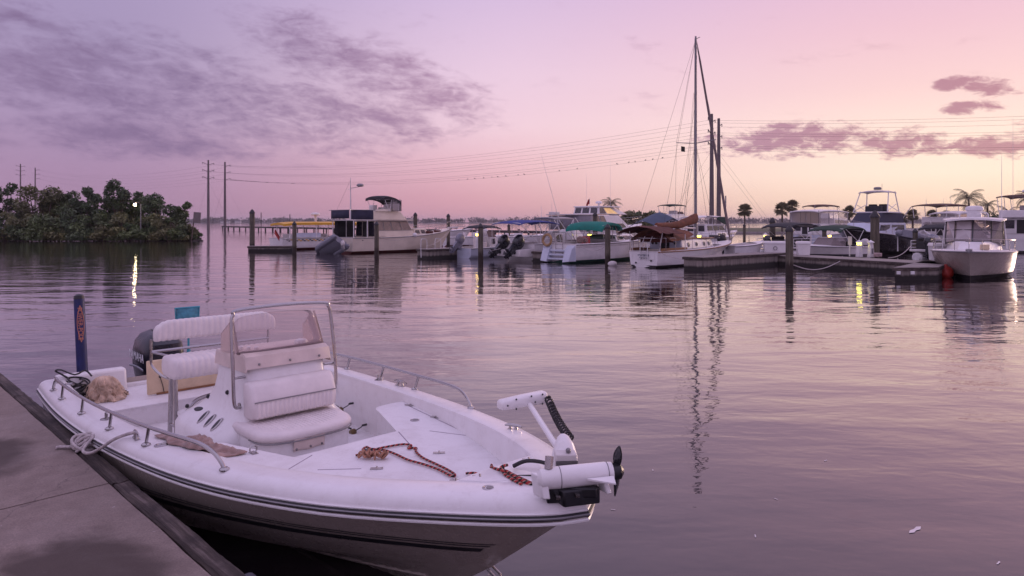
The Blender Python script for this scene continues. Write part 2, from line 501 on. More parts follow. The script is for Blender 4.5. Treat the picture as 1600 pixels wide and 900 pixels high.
def water_mat():
    m = bpy.data.materials.new('water')
    m.use_nodes = True
    k = NT(m.node_tree)
    b = k.n['Principled BSDF']
    t = k.n.new('ShaderNodeTexCoord').outputs['Object']
    x, y, z = k.sep(t)
    v1 = k.comb(k.math('MULTIPLY', x, 0.42), y, 0.0)
    patch = k.mapr(k.noise(k.comb(k.math('MULTIPLY', x, 0.05), k.math('MULTIPLY', y, 0.09), 0.0), 1.0, 3, 0.55), 0.36, 0.66, 0.30, 1.2)
    w1 = k.noise(v1, 0.75, 2.0, 0.45, 0.25)
    w2 = k.noise(k.vmath('ADD', v1, (13, 5, 0)), 2.3, 2.5, 0.5, 0.4)
    w3 = k.noise(k.comb(k.math('MULTIPLY', x, 0.6), y, 2.0), 7.5, 2.0, 0.5, 0.3)
    h = k.math('ADD', k.math('MULTIPLY', w1, 0.037), k.math('MULTIPLY', k.math('ADD', k.math('MULTIPLY', w2, 0.014), k.math('MULTIPLY', w3, k.mapr(x, -10.0, 3.0, 0.0052, 0.0034))), patch))
    bn = k.n.new('ShaderNodeBump')
    bn.inputs['Distance'].default_value = 1.0
    bn.inputs['Strength'].default_value = 1.0
    k.put(bn.inputs['Height'], h)
    k.n.remove(b)
    body = k.n.new('ShaderNodeBsdfDiffuse')
    body.inputs['Color'].default_value = (0.020, 0.014, 0.020, 1)
    gl = k.n.new('ShaderNodeBsdfGlossy')
    gl.inputs['Roughness'].default_value = 0.035
    gl.inputs['Color'].default_value = (1, 0.98, 0.97, 1)
    k.l.new(bn.outputs[0], gl.inputs['Normal'])
    fr = k.n.new('ShaderNodeFresnel')
    fr.inputs['IOR'].default_value = 1.36
    k.l.new(bn.outputs[0], fr.inputs['Normal'])
    mx = k.n.new('ShaderNodeMixShader')
    k.put(mx.inputs[0], k.math('SUBTRACT', 1.0, k.math('POWER', k.math('SUBTRACT', 1.0, fr.outputs[0]), 2.0)))
    k.l.new(body.outputs[0], mx.inputs[1])
    k.l.new(gl.outputs[0], mx.inputs[2])
    k.l.new(mx.outputs[0], k.n['Material Output'].inputs[0])
    return m


waterm = water_mat()


# ------------------------------------------------------------------ mesh helpers
class MB:
    def __init__(s):
        s.v, s.f, s.uv = [], [], None

    def add(s, vs, fs, mx=None):
        o = len(s.v)
        for p in vs:
            p = Vector(p)
            s.v.append(tuple(mx @ p if mx else p))
        for f in fs:
            s.f.append(tuple(i + o for i in f))
        return s

    def box(s, c, d, rz=0.0, mx=None):
        hx, hy, hz = d[0] / 2, d[1] / 2, d[2] / 2
        cr, sr = math.cos(rz), math.sin(rz)
        vs = [(c[0] + x * cr - y * sr, c[1] + x * sr + y * cr, c[2] + z) for z in (-hz, hz) for x, y in ((-hx, -hy), (hx, -hy), (hx, hy), (-hx, hy))]
        return s.add(vs, [(3, 2, 1, 0), (4, 5, 6, 7), (0, 1, 5, 4), (1, 2, 6, 5), (2, 3, 7, 6), (3, 0, 4, 7)], mx)

    def hexa(s, b4, t4, mx=None):
        return s.add(list(b4) + list(t4), [(3, 2, 1, 0), (4, 5, 6, 7), (0, 1, 5, 4), (1, 2, 6, 5), (2, 3, 7, 6), (3, 0, 4, 7)], mx)

    def plate(s, q, th, mx=None):
        """flat plate of any corner count standing proud of the polygon q along its normal"""
        q = [Vector(p) for p in q]
        n = (q[1] - q[0]).cross(q[-1] - q[0]).normalized() * th
        k = len(q)
        vs = [tuple(p - n * 0.3) for p in q] + [tuple(p + n) for p in q]
        fs = [tuple(range(k - 1, -1, -1)), tuple(range(k, 2 * k))] + [(i, (i + 1) % k, k + (i + 1) % k, k + i) for i in range(k)]
        return s.add(vs, fs, mx)

    def sideprism(s, poly, y0, y1, mx=None):
        k = len(poly)
        vs = [(x, y0, z) for x, z in poly] + [(x, y1, z) for x, z in poly]
        fs = [tuple(range(k)), tuple(range(2 * k - 1, k - 1, -1))] + [(i, k + i, k + (i + 1) % k, (i + 1) % k) for i in range(k)]
        return s.add(vs, fs, mx)

    def prism(s, poly, z0, z1, mx=None):
        k = len(poly)
        vs = [(x, y, z0) for x, y in poly] + [(x, y, z1) for x, y in poly]
        fs = [tuple(range(k - 1, -1, -1)), tuple(range(k, 2 * k))] + [(i, (i + 1) % k, k + (i + 1) % k, k + i) for i in range(k)]
        return s.add(vs, fs, mx)

    def loft(s, rings, caps=True, mx=None):
        n = len(rings[0])
        vs = [p for r in rings for p in r]
        fs = []
        for i in range(len(rings) - 1):
            for j in range(n):
                a, b = i * n + j, i * n + (j + 1) % n
                fs.append((a, b, b + n, a + n))
        if caps:
            fs.append(tuple(range(n - 1, -1, -1)))
            fs.append(tuple(range((len(rings) - 1) * n, len(rings) * n)))
        return s.add(vs, fs, mx)

    def grid(s, rows, mx=None):
        n = len(rows[0])
        vs = [p for r in rows for p in r]
        fs = [(i * n + j, i * n + j + 1, (i + 1) * n + j + 1, (i + 1) * n + j) for i in range(len(rows) - 1) for j in range(n - 1)]
        return s.add(vs, fs, mx)

    def sheet(s, rows, th, mx=None):
        """curved sheet with thickness th downward"""
        n, m = len(rows[0]), len(rows)
        top = [p for r in rows for p in r]
        bot = [(p[0], p[1], p[2] - th) for p in top]
        k = len(top)
        fs = []
        for i in range(m - 1):
            for j in range(n - 1):
                a = i * n + j
                fs.append((a, a + 1, a + n + 1, a + n))
                fs.append((k + a, k + a + n, k + a + n + 1, k + a + 1))
        edge = [j for j in range(n)] + [i * n + n - 1 for i in range(1, m)] + [(m - 1) * n + j for j in range(n - 2, -1, -1)] + [i * n for i in range(m - 2, 0, -1)]
        for q in range(len(edge)):
            a, b = edge[q], edge[(q + 1) % len(edge)]
            fs.append((b, a, k + a, k + b))
        return s.add(top + bot, fs, mx)

    def tube(s, pts, r, n=6, closed=False, mx=None):
        P = [Vector(p) for p in pts]
        m = len(P)
        rs = r if isinstance(r, (list, tuple)) else [r] * m
        T = []
        for i in range(m):
            a = P[i - 1] if (i or closed) else P[i]
            b = P[(i + 1) % m] if (i < m - 1 or closed) else P[i]
            t = (b - a)
            T.append(t.normalized() if t.length > 1e-9 else Vector((0, 0, 1)))
        u = T[0].orthogonal().normalized()
        rings = []
        for i in range(m):
            u = (u - T[i] * u.dot(T[i]))
            u = u.normalized() if u.length > 1e-6 else T[i].orthogonal().normalized()
            w = T[i].cross(u)
            rings.append([tuple(P[i] + (u * math.cos(2 * PI * j / n) + w * math.sin(2 * PI * j / n)) * rs[i]) for j in range(n)])
        if closed:
            rings.append(rings[0])
        return s.loft(rings, not closed, mx)

    def lathe(s, c, prof, n=12, mx=None):
        rings = [[(c[0] + r * math.cos(2 * PI * j / n), c[1] + r * math.sin(2 * PI * j / n), c[2] + z) for j in range(n)] for r, z in prof]
        return s.loft(rings, True, mx)

    def ball(s, c, r, n=10, sq=(1, 1, 1)):
        rings = []
        for i in range(1, n // 2 + 2):
            a = PI * (i - 0.5) / (n // 2 + 1)
            rings.append([(c[0] + sq[0] * r * math.sin(a) * math.cos(2 * PI * j / n), c[1] + sq[1] * r * math.sin(a) * math.sin(2 * PI * j / n), c[2] - sq[2] * r * math.cos(a)) for j in range(n)])
        return s.loft(rings, True)

    def build(s, name, m, parent=None, smooth=35, bevel=0.0, seg=2, loc=None):
        me = bpy.data.meshes.new(name)
        me.from_pydata(s.v, [], s.f)
        me.validate()
        bm = bmesh.new()
        bm.from_mesh(me)
        bmesh.ops.recalc_face_normals(bm, faces=bm.faces)
        bm.to_mesh(me)
        bm.free()
        if smooth:
            me.polygons.foreach_set('use_smooth', [True] * len(me.polygons))
            me.set_sharp_from_angle(angle=R(smooth))
        me.materials.append(m)
        o = bpy.data.objects.new(name, me)
        col.objects.link(o)
        if parent is not None:
            o.parent = parent
        if loc:
            o.location = loc
        if bevel:
            b = o.modifiers.new('bevel', 'BEVEL')
            b.width = bevel
            b.segments = seg
            b.limit_method = 'ANGLE'
            b.angle_limit = R(32)
        return o


def thing(name, label, cat, loc=(0, 0, 0), rz=0.0, group=None):
    o = bpy.data.objects.new(name, None)
    o.empty_display_size = 0.2
    col.objects.link(o)
    o.location = loc
    o.rotation_euler = (0, 0, rz)
    return tag(o, label, cat, group)


def tag(o, label, cat, group=None):
    o['label'] = label
    o['category'] = cat
    if group:
        o['group'] = group
    return o


def struct(o, kind='structure'):
    o['kind'] = kind
    return o


def copy_tree(o, parent=None):
    c = o.copy()
    col.objects.link(c)
    if parent is not None:
        c.parent = parent
        c.matrix_parent_inverse = o.matrix_parent_inverse.copy()
    for ch in [x for x in bpy.data.objects if x.parent == o]:
        copy_tree(ch, c)
    return c


def at(px, Y, z=0.0):
    """the place that photo column px shows at a distance of Y metres"""
    return Vector(((px - 800) / FPX * Y, Y, z))


def far(row):
    """how far away the water shown at a photo row is"""
    return EYE * FPX / (row - HZ)


def smooth01(t):
    t = min(1, max(0, t))
    return t * t * (3 - 2 * t)


def interp(x, tab):
    for (a, b), (c, d) in zip(tab, tab[1:]):
        if x <= c:
            return b + (d - b) * max(0.0, (x - a)) / (c - a)
    return tab[-1][1]


def smoothtab(tab):
    """Catmull-Rom through (x, value) pairs"""
    def f(x):
        k = 0
        while k < len(tab) - 2 and x > tab[k + 1][0]:
            k += 1
        x1, y1 = tab[k]; x2, y2 = tab[k + 1]
        t = min(1, max(0, (x - x1) / (x2 - x1)))
        m1 = (y2 - tab[k - 1][1]) / (x2 - tab[k - 1][0]) if k > 0 else (y2 - y1) / (x2 - x1)
        m2 = (tab[k + 2][1] - y1) / (tab[k + 2][0] - x1) if k < len(tab) - 2 else (y2 - y1) / (x2 - x1)
        h = x2 - x1
        return (2 * t**3 - 3 * t**2 + 1) * y1 + (t**3 - 2 * t**2 + t) * h * m1 + (-2 * t**3 + 3 * t**2) * y2 + (t**3 - t**2) * h * m2
    return f


def sub(q, u0, u1, v0, v1):
    """part of a quad (bl, br, tr, tl)"""
    a, b, c, d = [Vector(p) for p in q]
    def P(u, v):
        return a * (1 - u) * (1 - v) + b * u * (1 - v) + c * u * v + d * (1 - u) * v
    return [P(u0, v0), P(u1, v0), P(u1, v1), P(u0, v1)]


def text(body, size, m, parent, mx, name='lettering', depth=0.001, sx=1.0, spacing=1.0):
    cu = bpy.data.curves.new(name, 'FONT')
    cu.body = body
    cu.size = size
    cu.extrude = depth
    cu.align_x = 'CENTER'
    cu.align_y = 'CENTER'
    cu.space_character = spacing
    cu.materials.append(m)
    tmp = bpy.data.objects.new(name, cu)
    col.objects.link(tmp)
    dg = bpy.context.evaluated_depsgraph_get()
    me = bpy.data.meshes.new_from_object(tmp.evaluated_get(dg))
    bpy.data.objects.remove(tmp)
    bpy.data.curves.remove(cu)
    me.name = name
    if not me.materials:
        me.materials.append(m)
    o = bpy.data.objects.new(name, me)
    col.objects.link(o)
    o.parent = parent
    o.matrix_local = mx @ Matrix.Diagonal((sx, 1, 1, 1))
    return o


def frame(origin, xdir, zdir):
    x = Vector(xdir).normalized()
    z = Vector(zdir)
    z = (z - x * z.dot(x)).normalized()
    y = z.cross(x)
    m = Matrix((x, y, z)).transposed().to_4x4()
    m.translation = Vector(origin)
    return m

# ================================================================== WATER
w = MB()
w.add([(-4500, -300, 0), (4500, -300, 0), (4500, 6000, 0), (-4500, 6000, 0)], [(0, 1, 2, 3)])
struct(w.build('water', waterm, smooth=0))

# ================================================================== NEAR DOCK
DZ = 0.55
dock = bpy.data.objects.new('dock', None)
col.objects.link(dock)
struct(dock)
dock.location = (-5.67, 7.56, 0)
dock.rotation_euler = (0, 0, math.atan2(-0.701, 0.713))


def slab(x0, x1, y0, y1):
    m = MB()
    xs = [x0 + (x1 - x0) * i / 60 for i in range(61)]
    e = lambda x: 0.006 * mnoise.noise((x * 2.3, 1.7, 0)) + 0.003 * mnoise.noise((x * 11, 4.4, 0))
    rows = []
    for x in xs:
        rows.append([(x, y0, DZ - 0.30), (x, y0, DZ), (x, (y0 + y1) / 2, DZ), (x, y1 - 0.012 + e(x), DZ), (x, y1 - 0.002 + e(x), DZ - 0.010), (x, y1 + e(x), DZ - 0.30)])
    m.grid(rows)
    for x in (x0, x1):
        m.add([(x, y0, DZ - 0.3), (x, y0, DZ), (x, y1 - 0.012, DZ), (x, y1, DZ - 0.3)], [(0, 1, 2, 3)])
    return m.build('slab', slabm, dock, smooth=50)


slab(-7.0, 4.495, -6.5, -0.115)
slab(4.512, 12.0, -6.5, -0.115)
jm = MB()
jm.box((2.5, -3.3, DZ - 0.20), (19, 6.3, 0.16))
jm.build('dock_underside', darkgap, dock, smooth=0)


def rough_timber(x0, x1, y0, y1, z0, z1, seed, name='edge_timber', step=0.05, amp=0.006):
    m = MB()
    n = int((x1 - x0) / step)
    rings = []
    c = 0.012
    for i in range(n + 1):
        x = x0 + (x1 - x0) * i / n
        base = [(y0 + c, z0), (y1 - c, z0), (y1, z0 + c), (y1, z1 - c), (y1 - c, z1), ((y0 + y1) / 2, z1 - 0.004), (y0 + c, z1), (y0, z1 - c), (y0, z0 + c)]
        r = []
        for j, (y, z) in enumerate(base):
            q = amp * (mnoise.noise((x * 1.6 + seed, j * 3.1, 0)) + 0.8 * mnoise.noise((x * 9.0 + seed, j * 1.3, 2)))
            r.append((x, y + q, z + q * 0.9 - (0.01 * max(0, mnoise.noise((x * 4 + seed, 7.7, j * .2))) if j in (4, 5) else 0)))
        rings.append(r)
    m.loft(rings)
    return m.build(name, timber, dock, smooth=40)


rough_timber(-7.0, 1.40, -0.105, 0.0, DZ - 0.20, DZ - 0.004, 1.0)
rough_timber(1.408, 4.485, -0.105, 0.0, DZ - 0.20, DZ - 0.008, 4.0)
rough_timber(4.52, 9.0, -0.105, 0.0, DZ - 0.20, DZ - 0.006, 9.0)
rough_timber(-7.0, 3.1, 0.004, 0.075, DZ - 0.34, DZ - 0.10, 15.0, 'rub_timber')
rough_timber(3.108, 6.05, 0.004, 0.075, DZ - 0.34, DZ - 0.11, 19.0, 'rub_timber')
bp = MB()
greyrub = mat('grey_rubber', (0.10, 0.095, 0.12), 0.7, var=0.3)
for k in range(3):
    bp = MB()
    bp.box((6.12 + k * 0.20, 0.055, DZ - 0.135), (0.185, 0.10, 0.10 + 0.01 * (k % 2)))
    bp.build('bumper_block', greyrub, dock, bevel=0.02)
for k in range(4):
    p = MB()
    p.lathe((-2 + k * 3.2, -0.6, -1.5), [(0.15, 0), (0.15, 1.72)], 12)
    p.build('dock_pile', pilewood, dock)

# ================================================================== NEAR BAY BOAT (x forward, y to port, z up from the water)
TH = R(-46.0)
boat = thing('bay_boat', 'open white centre console bay boat with quilted seats tied up at the concrete dock', 'boat', (-3.87, 7.58, 0), TH)
hb = smoothtab([(0, 1.16), (0.7, 1.21), (1.4, 1.24), (2.1, 1.235), (2.8, 1.19), (3.6, 1.10), (4.2, 0.985), (4.8, 0.81), (5.2, 0.645), (5.55, 0.46), (5.85, 0.265), (6.0, 0.13), (6.08, 0.0)])
gz = smoothtab([(0, 0.62), (1.5, 0.675), (3.0, 0.715), (4.1, 0.765), (4.9, 0.825), (5.5, 0.88), (6.08, 0.925)])
fs_ = [i * 0.16 for i in range(34)] + [5.36, 5.46, 5.55, 5.64, 5.73, 5.80, 5.86, 5.91, 5.95, 5.985, 6.015, 6.04, 6.06, 6.073, 6.08]
out = [(f, max(0.0, hb(f))) for f in fs_]
nrm = []
for i in range(len(out)):
    a, b = out[max(0, i - 1)], out[min(len(out) - 1, i + 1)]
    tx, ty = b[0] - a[0], b[1] - a[1]
    l = math.hypot(tx, ty)
    nrm.append((-ty / l, tx / l))
nrm[-1] = (1.0, 0.0)
nrm[0] = (0.0, 1.0)


def inset(i, o, side):
    f, y = out[i]
    y2 = y - nrm[i][1] * o
    f2 = f - nrm[i][0] * o
    if y2 < 0:
        y2 = 0.0
    return f2, side * y2


# outer hull -------------------------------------------------------
LW = smoothtab([(-0.40, 3.6), (-0.15, 4.55), (0.0, 4.93), (0.2, 5.24), (0.36, 5.44), (0.5, 5.62), (0.66, 5.82), (0.84, 6.05)])


def hullpt(i, k, side):
    """row k (0 sheer .. 6 keel) at station i"""
    f, h = out[i]
    t = f / 6.08
    zs = gz(f) - 0.09
    rise = max(0.0, (t - 0.55) / 0.45)
    z = [zs, zs - 0.03, zs * 0.78 + 0.03, zs * 0.60 + 0.05 * rise, 0.16 + 0.22 * rise ** 2, 0.13 + 0.21 * rise ** 2, -0.30 + 0.28 * rise ** 2.2][k]
    sc = [1.0, 0.985, 0.975 - 0.06 * rise, 0.955 - 0.16 * rise, 0.90 - 0.36 * rise, 0.86 - 0.36 * rise, 0.0][k]
    x = t * LW(z)
    return (x, side * h * sc, z)


m = MB()
for side in (-1, 1):
    m.grid([[hullpt(i, k, side) for k in range(7)] for i in range(len(out))])
tr = [hullpt(0, k, -1) for k in range(7)] + [hullpt(0, k, 1) for k in range(5, -1, -1)]
m.add(tr, [tuple(range(len(tr)))])
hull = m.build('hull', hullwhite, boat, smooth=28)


def on_hull(f, v, side, off=0.004):
    """a point on the topside between sheer (v=0) and chine (v=1)"""
    k = min(len(out) - 2, max(0, next((i for i in range(len(out) - 1) if out[i + 1][0] >= f), len(out) - 2)))
    u = (f - out[k][0]) / max(1e-6, out[k + 1][0] - out[k][0])
    kk = min(2, int(v * 3)) + 1
    w_ = v * 3 - (kk - 1)
    P = []
    for i in (k, k + 1):
        a, b = Vector(hullpt(i, kk, side)), Vector(hullpt(i, kk + 1, side))
        P.append(a.lerp(b, w_))
    p = P[0].lerp(P[1], u)
    return (p.x + off * 0.3, p.y + side * off, p.z - off * 0.2)


for side in (-1, 1):
    for va, vb, f1 in ((0.60, 0.618, 5.965), (0.645, 0.665, 5.955), (0.695, 0.755, 5.94)):
        st = MB()
        fl = [1.2 + (f1 - 1.2) * q / 70 for q in range(71)]
        st.grid([[on_hull(f, va + (vb - va) * j / 2, side) for j in range(3)] for f in fl])
        st.build('hull_stripe', striped, hull, smooth=60)
# lifting strake and bow eye
for side in (-1, 1):
    s_ = MB()
    pts = []
    for i in range(0, len(out) - 8):
        a, b = Vector(hullpt(i, 5, side)), Vector(hullpt(i, 6, side))
        pts.append(tuple(a.lerp(b, 0.42)))
    s_.tube(pts, 0.016, 5)
    s_.build('strake', hullwhite, hull)
be = MB()
be.tube([(5.40, -0.02, 0.33), (5.46, -0.02, 0.31), (5.47, -0.02, 0.27), (5.44, -0.02, 0.245), (5.36, -0.02, 0.27)], 0.007, 6)
be.tube([(5.40, 0.02, 0.33), (5.46, 0.02, 0.31), (5.47, 0.02, 0.27), (5.44, 0.02, 0.245), (5.36, 0.02, 0.27)], 0.007, 6)
be.build('bow_eye', steel, boat)

# rub rail ---------------------------------------------------------
line = [(f, -h, gz(f) - 0.09) for f, h in out] + [(f, h, gz(f) - 0.09) for f, h in reversed(out[:-1])]
nn = [(n[0], -n[1]) for n in nrm] + [(n[0], n[1]) for n in reversed(nrm[:-1])]


def railtube(off, dz, r, name, m_, nseg=6):
    t_ = MB()
    t_.tube([(p[0] + q[0] * off, p[1] + q[1] * off, p[2] + dz) for p, q in zip(line, nn)], r, nseg)
    return t_.build(name, m_, boat)


rub = railtube(0.003, -0.004, 0.0135, 'rub_rail', rubber)
railtube(0.013, -0.003, 0.006, 'rub_rail_insert', dull)
railtube(0.004, -0.030, 0.0085, 'rub_rail_lip', gel)
railtube(0.002, 0.016, 0.006, 'rub_rail_lip', gel)

# deck cap / gunwale -----------------------------------------------
prof = [(0.0, 0.0), (0.004, 0.030), (0.013, 0.056), (0.030, 0.076), (0.055, 0.088), (0.085, 0.092), (0.14, 0.093), (0.20, 0.093), (0.212, 0.088), (0.216, 0.075)]
m = MB()
for side in (-1, 1):
    m.grid([[inset(i, o, side) + (gz(out[i][0]) - 0.09 + dz,) for o, dz in prof] for i in range(len(out))])
m.build('gunwale', gel, boat, smooth=40)


def floor_y(f):
    """half width inside the hull at cockpit floor height"""
    t = min(0.99, f / LW(0.24))
    rise = max(0.0, (t - 0.55) / 0.45)
    return max(0.05, min(hb(f) - 0.22, hb(t * 6.08) * (0.91 - 0.34 * rise) - 0.05))


m = MB()
inner_n = next(i for i in range(len(out)) if inset(i, 0.20, 1)[0] > 5.40)
for side in (-1, 1):
    rows = []
    for i in range(inner_n + 1):
        a = inset(i, 0.215, side); b = inset(i, 0.235, side)
        z0 = gz(out[i][0]) - 0.015
        zb = 0.24 if out[i][0] < 3.40 else 0.60
        rows.append([a + (z0,), inset(i, 0.222, side) + (z0 - 0.05,), inset(i, 0.228, side) + (0.62,), (b[0], side * min(abs(b[1]), floor_y(b[0])) if zb < 0.3 else b[1], zb)])
    m.grid(rows)
m.build('inner_liner', gel, boat, smooth=40)
# raised bow plate
m = MB()
rows = []
for i in range(inner_n, len(out)):
    a = inset(i, 0.20, -1); b = inset(i, 0.20, 1)
    z = gz(out[i][0]) + 0.0015
    cr = 0.006
    if i == inner_n:
        rows.append([(a[0] - 0.02, a[1] + (b[1] - a[1]) * j / 8, 0.64) for j in range(9)])
        rows.append([(a[0] - 0.012, a[1] + (b[1] - a[1]) * j / 8, z - 0.012) for j in range(9)])
    rows.append([(a[0], a[1] + (b[1] - a[1]) * j / 8, z + cr * (1 - (j / 4 - 1) ** 2)) for j in range(9)])
m.grid(rows)
m.build('bow_deck', gel, boat, smooth=35)

# decks ------------------------------------------------------------
CD = 0.66


def inner_y(f, o=0.226):
    return max(0.0, hb(f) - o)


m = MB()
rc = 0.12


def wing_in(f):
    if f < 3.26 + rc:
        t = (3.26 + rc - f) / rc
        return 0.60 + rc - rc * math.sqrt(max(0, 1 - t * t))
    return 0.60 - (f - 3.26 - rc) * 0.36
mm = MB()
for sd in (-1, 1):
    rows = []
    n = 24
    for i in range(n + 1):
        f = 3.26 + (3.93 - 3.26) * (i / n) ** 1.6
        rows.append([(f, sd * (wing_in(f) * (1 - j / 4) + inner_y(f) * j / 4), CD) for j in range(5)])
    mm.grid(rows)
rows = []
for i in range(21):
    f = 3.93 + (5.44 - 3.93) * i / 20
    rows.append([(f, -inner_y(f) + 2 * inner_y(f) * j / 12, CD) for j in range(13)])
mm.grid(rows)
cdeck = mm.build('casting_deck', nonskid, boat, smooth=30)
sk = MB()
ed = []
for sd in (-1, 1):
    e_ = [(3.26, sd * inner_y(3.26))]
    for i in range(13):
        f = 3.26 + rc * (i / 12) ** 1.6
        e_.append((f, sd * wing_in(f)))
    e_ += [(f, sd * wing_in(f)) for f in (3.5, 3.65, 3.8, 3.93)]
    sk.grid([[(f, y, CD + 0.0), (f, y, CD - 0.018), (f + 0.006, y + sd * 0.004, CD - 0.024), (f + 0.01, sd * min(abs(y + sd * 0.006), floor_y(f)), 0.24)] for f, y in e_])
sk.grid([[(3.93, y, CD), (3.93, y, CD - 0.018), (3.936, y, CD - 0.024), (3.945, y, 0.24)] for y in (-0.402, -0.2, 0, 0.2, 0.402)])
sk.build('deck_riser', gel, boat, smooth=30)
m = MB()
m.grid([[(f, -floor_y(f) + 2 * floor_y(f) * j / 8, 0.245) for j in range(9)] for f in [0.9 + 0.14 * i for i in range(22)]])
m.build('cockpit_floor', nonskid, boat)
AD = 0.44
m = MB()
m.grid([[(f, -inner_y(f, 0.22) + 2 * inner_y(f, 0.22) * j / 8, AD) for j in range(9)] for f in [0.02 + 0.107 * i for i in range(10)]])
fa = 0.02 + 0.107 * 9
m.grid([[(fa, -inner_y(fa, .22) + 2 * inner_y(fa, .22) * j / 8, z) for j in range(9)] for z in (AD, AD - 0.012)] + [[(fa - 0.01, -inner_y(fa, .22) + 2 * inner_y(fa, .22) * j / 8, z) for j in range(9)] for z in (AD - 0.02, 0.24)])
m.build('aft_deck', nonskid, boat, smooth=30)
for y0, y1 in ((-1.03, -0.40), (0.40, 1.03)):
    m = MB()
    m.hexa([(0.0, y0, 0.40), (0.19, y0, 0.40), (0.19, y1, 0.40), (0.0, y1, 0.40)], [(0.0, y0, 0.665), (0.13, y0, 0.665), (0.13, y1, 0.665), (0.0, y1, 0.665)])
    m.build('transom_block', gel, boat, bevel=0.03, seg=3)
m = MB()
m.box((0.03, 0, 0.42), (0.06, 0.80, 0.12))
m.build('motor_well_lip', gel, boat, bevel=0.01)

# deck fittings ----------------------------------------------------
def seam(pts, z=CD, w_=0.006):
    s_ = MB()
    for a, b in zip(pts, pts[1:]):
        a, b = Vector(a + (z,)), Vector(b + (z,))
        t = (b - a).normalized() * w_ * 0.5
        n_ = Vector((-t.y, t.x, 0))
        s_.hexa([tuple(a - t - n_), tuple(b + t - n_), tuple(b + t + n_), tuple(a - t + n_)], [tuple(a - t - n_ + Vector((0, 0, .0016))), tuple(b + t - n_ + Vector((0, 0, .0016))), tuple(b + t + n_ + Vector((0, 0, .0016))), tuple(a - t + n_ + Vector((0, 0, .0016)))])
    s_.build('hatch_seam', mat_seam, boat, smooth=0)


mat_seam = mat('seam_gap', (0.30, 0.25, 0.30), 0.8, var=0.1)
seam([(3.35, 1.02 - 0.14), (4.32, 0.84 - 0.1)])
seam([(4.36, 0.70), (4.10, 0.58), (3.94, 0.30)][:2])
seam([(3.96, 0.40), (4.45, 0.22)])
seam([(3.68, -0.80), (4.16, -0.66)])
seam([(4.18, -0.64), (3.98, -0.30)])
seam([(4.25, -0.40), (4.42, -0.20)])


def hinge(f, y, a, z=CD, name='hinge'):
    h = MB()
    mx = Matrix.Translation((f, y, z)) @ Matrix.Rotation(a, 4, 'Z')
    h.box((0.022, 0, 0.003), (0.034, 0.030, 0.006), mx=mx)
    h.box((-0.022, 0, 0.003), (0.034, 0.030, 0.006), mx=mx)
    h.tube([tuple(mx @ Vector((0, -0.02, 0.006))), tuple(mx @ Vector((0, 0.02, 0.006)))], 0.006, 6)
    h.build(name, steel, boat, smooth=30)


for f, y, a in ((3.42, 0.88, 0.3), (3.85, 0.82, 0.3), (4.22, 0.78, 0.3), (4.07, -0.70, 1.2), (4.53, 0.33, 0.9), (4.99, 0.10, 0.9), (4.49, -0.13, 0.9)):
    hinge(f, y, a)
for f, y in ((5.50, 0.20), (5.50, -0.16)):
    hinge(f, y, 0.9, gz(f) + 0.008)
# flush latches / pull rings
for f, y, z in ((3.80, 0.66, CD), (3.34, 0.95, CD), (5.66, -0.24, gz(5.66) + 0.004), (4.16, 0.02, CD)):
    l = MB()
    l.lathe((f, y, z), [(0.036, 0.0), (0.036, 0.004), (0.028, 0.006), (0.026, 0.003)], 16)
    o_ = l.build('flush_latch', steel, boat)
    l = MB()
    l.lathe((f + 0.004, y, z + 0.001), [(0.019, 0.0), (0.019, 0.0062)], 12)
    l.build('latch_pull', dull, o_)
lr = MB()
lr.tube([(3.67 + 0.0, -0.56 + 0.024 * math.cos(a * PI / 8), CD + 0.026 + 0.024 * math.sin(a * PI / 8)) for a in range(16)], 0.006, 6, closed=True)
lr.box((3.67, -0.56, CD + 0.002), (0.07, 0.04, 0.004))
lr.build('lifting_ring', steel, boat)
# anchor locker lid at the bow
m = MB()
lid = [(5.455, -0.27), (5.455, 0.27), (5.58, 0.20), (5.72, 0.08), (5.72, -0.06), (5.60, -0.20)]
lz = gz(5.5) - 0.005
m.add([(f, y, gz(f) + 0.006) for f, y in lid] + [(f, y, gz(f) + 0.016) for f, y in lid], [tuple(range(6, 12))] + [(i, (i + 1) % 6, 6 + (i + 1) % 6, 6 + i) for i in range(6)])
m.build('anchor_locker_lid', nonskid, boat, smooth=20, bevel=0.004)


def cleat(f, y, z, a, name='cleat', s=1.0):
    c = MB()
    mx = Matrix.Translation((f, y, z)) @ Matrix.Rotation(a, 4, 'Z') @ Matrix.Scale(s, 4)
    c.tube([tuple(mx @ Vector(p)) for p in ((-0.085, 0, 0.034), (-0.05, 0, 0.042), (0, 0, 0.043), (0.05, 0, 0.042), (0.085, 0, 0.034))], [0.006, 0.010, 0.011, 0.010, 0.006], 8)
    for x in (-0.025, 0.025):
        c.tube([tuple(mx @ Vector((x * 1.3, 0, 0))), tuple(mx @ Vector((x, 0, 0.04)))], [0.013, 0.009], 8)
    c.box((0, 0, 0.003), (0.11, 0.032, 0.006), mx=mx)
    return c.build(name, steel, boat)


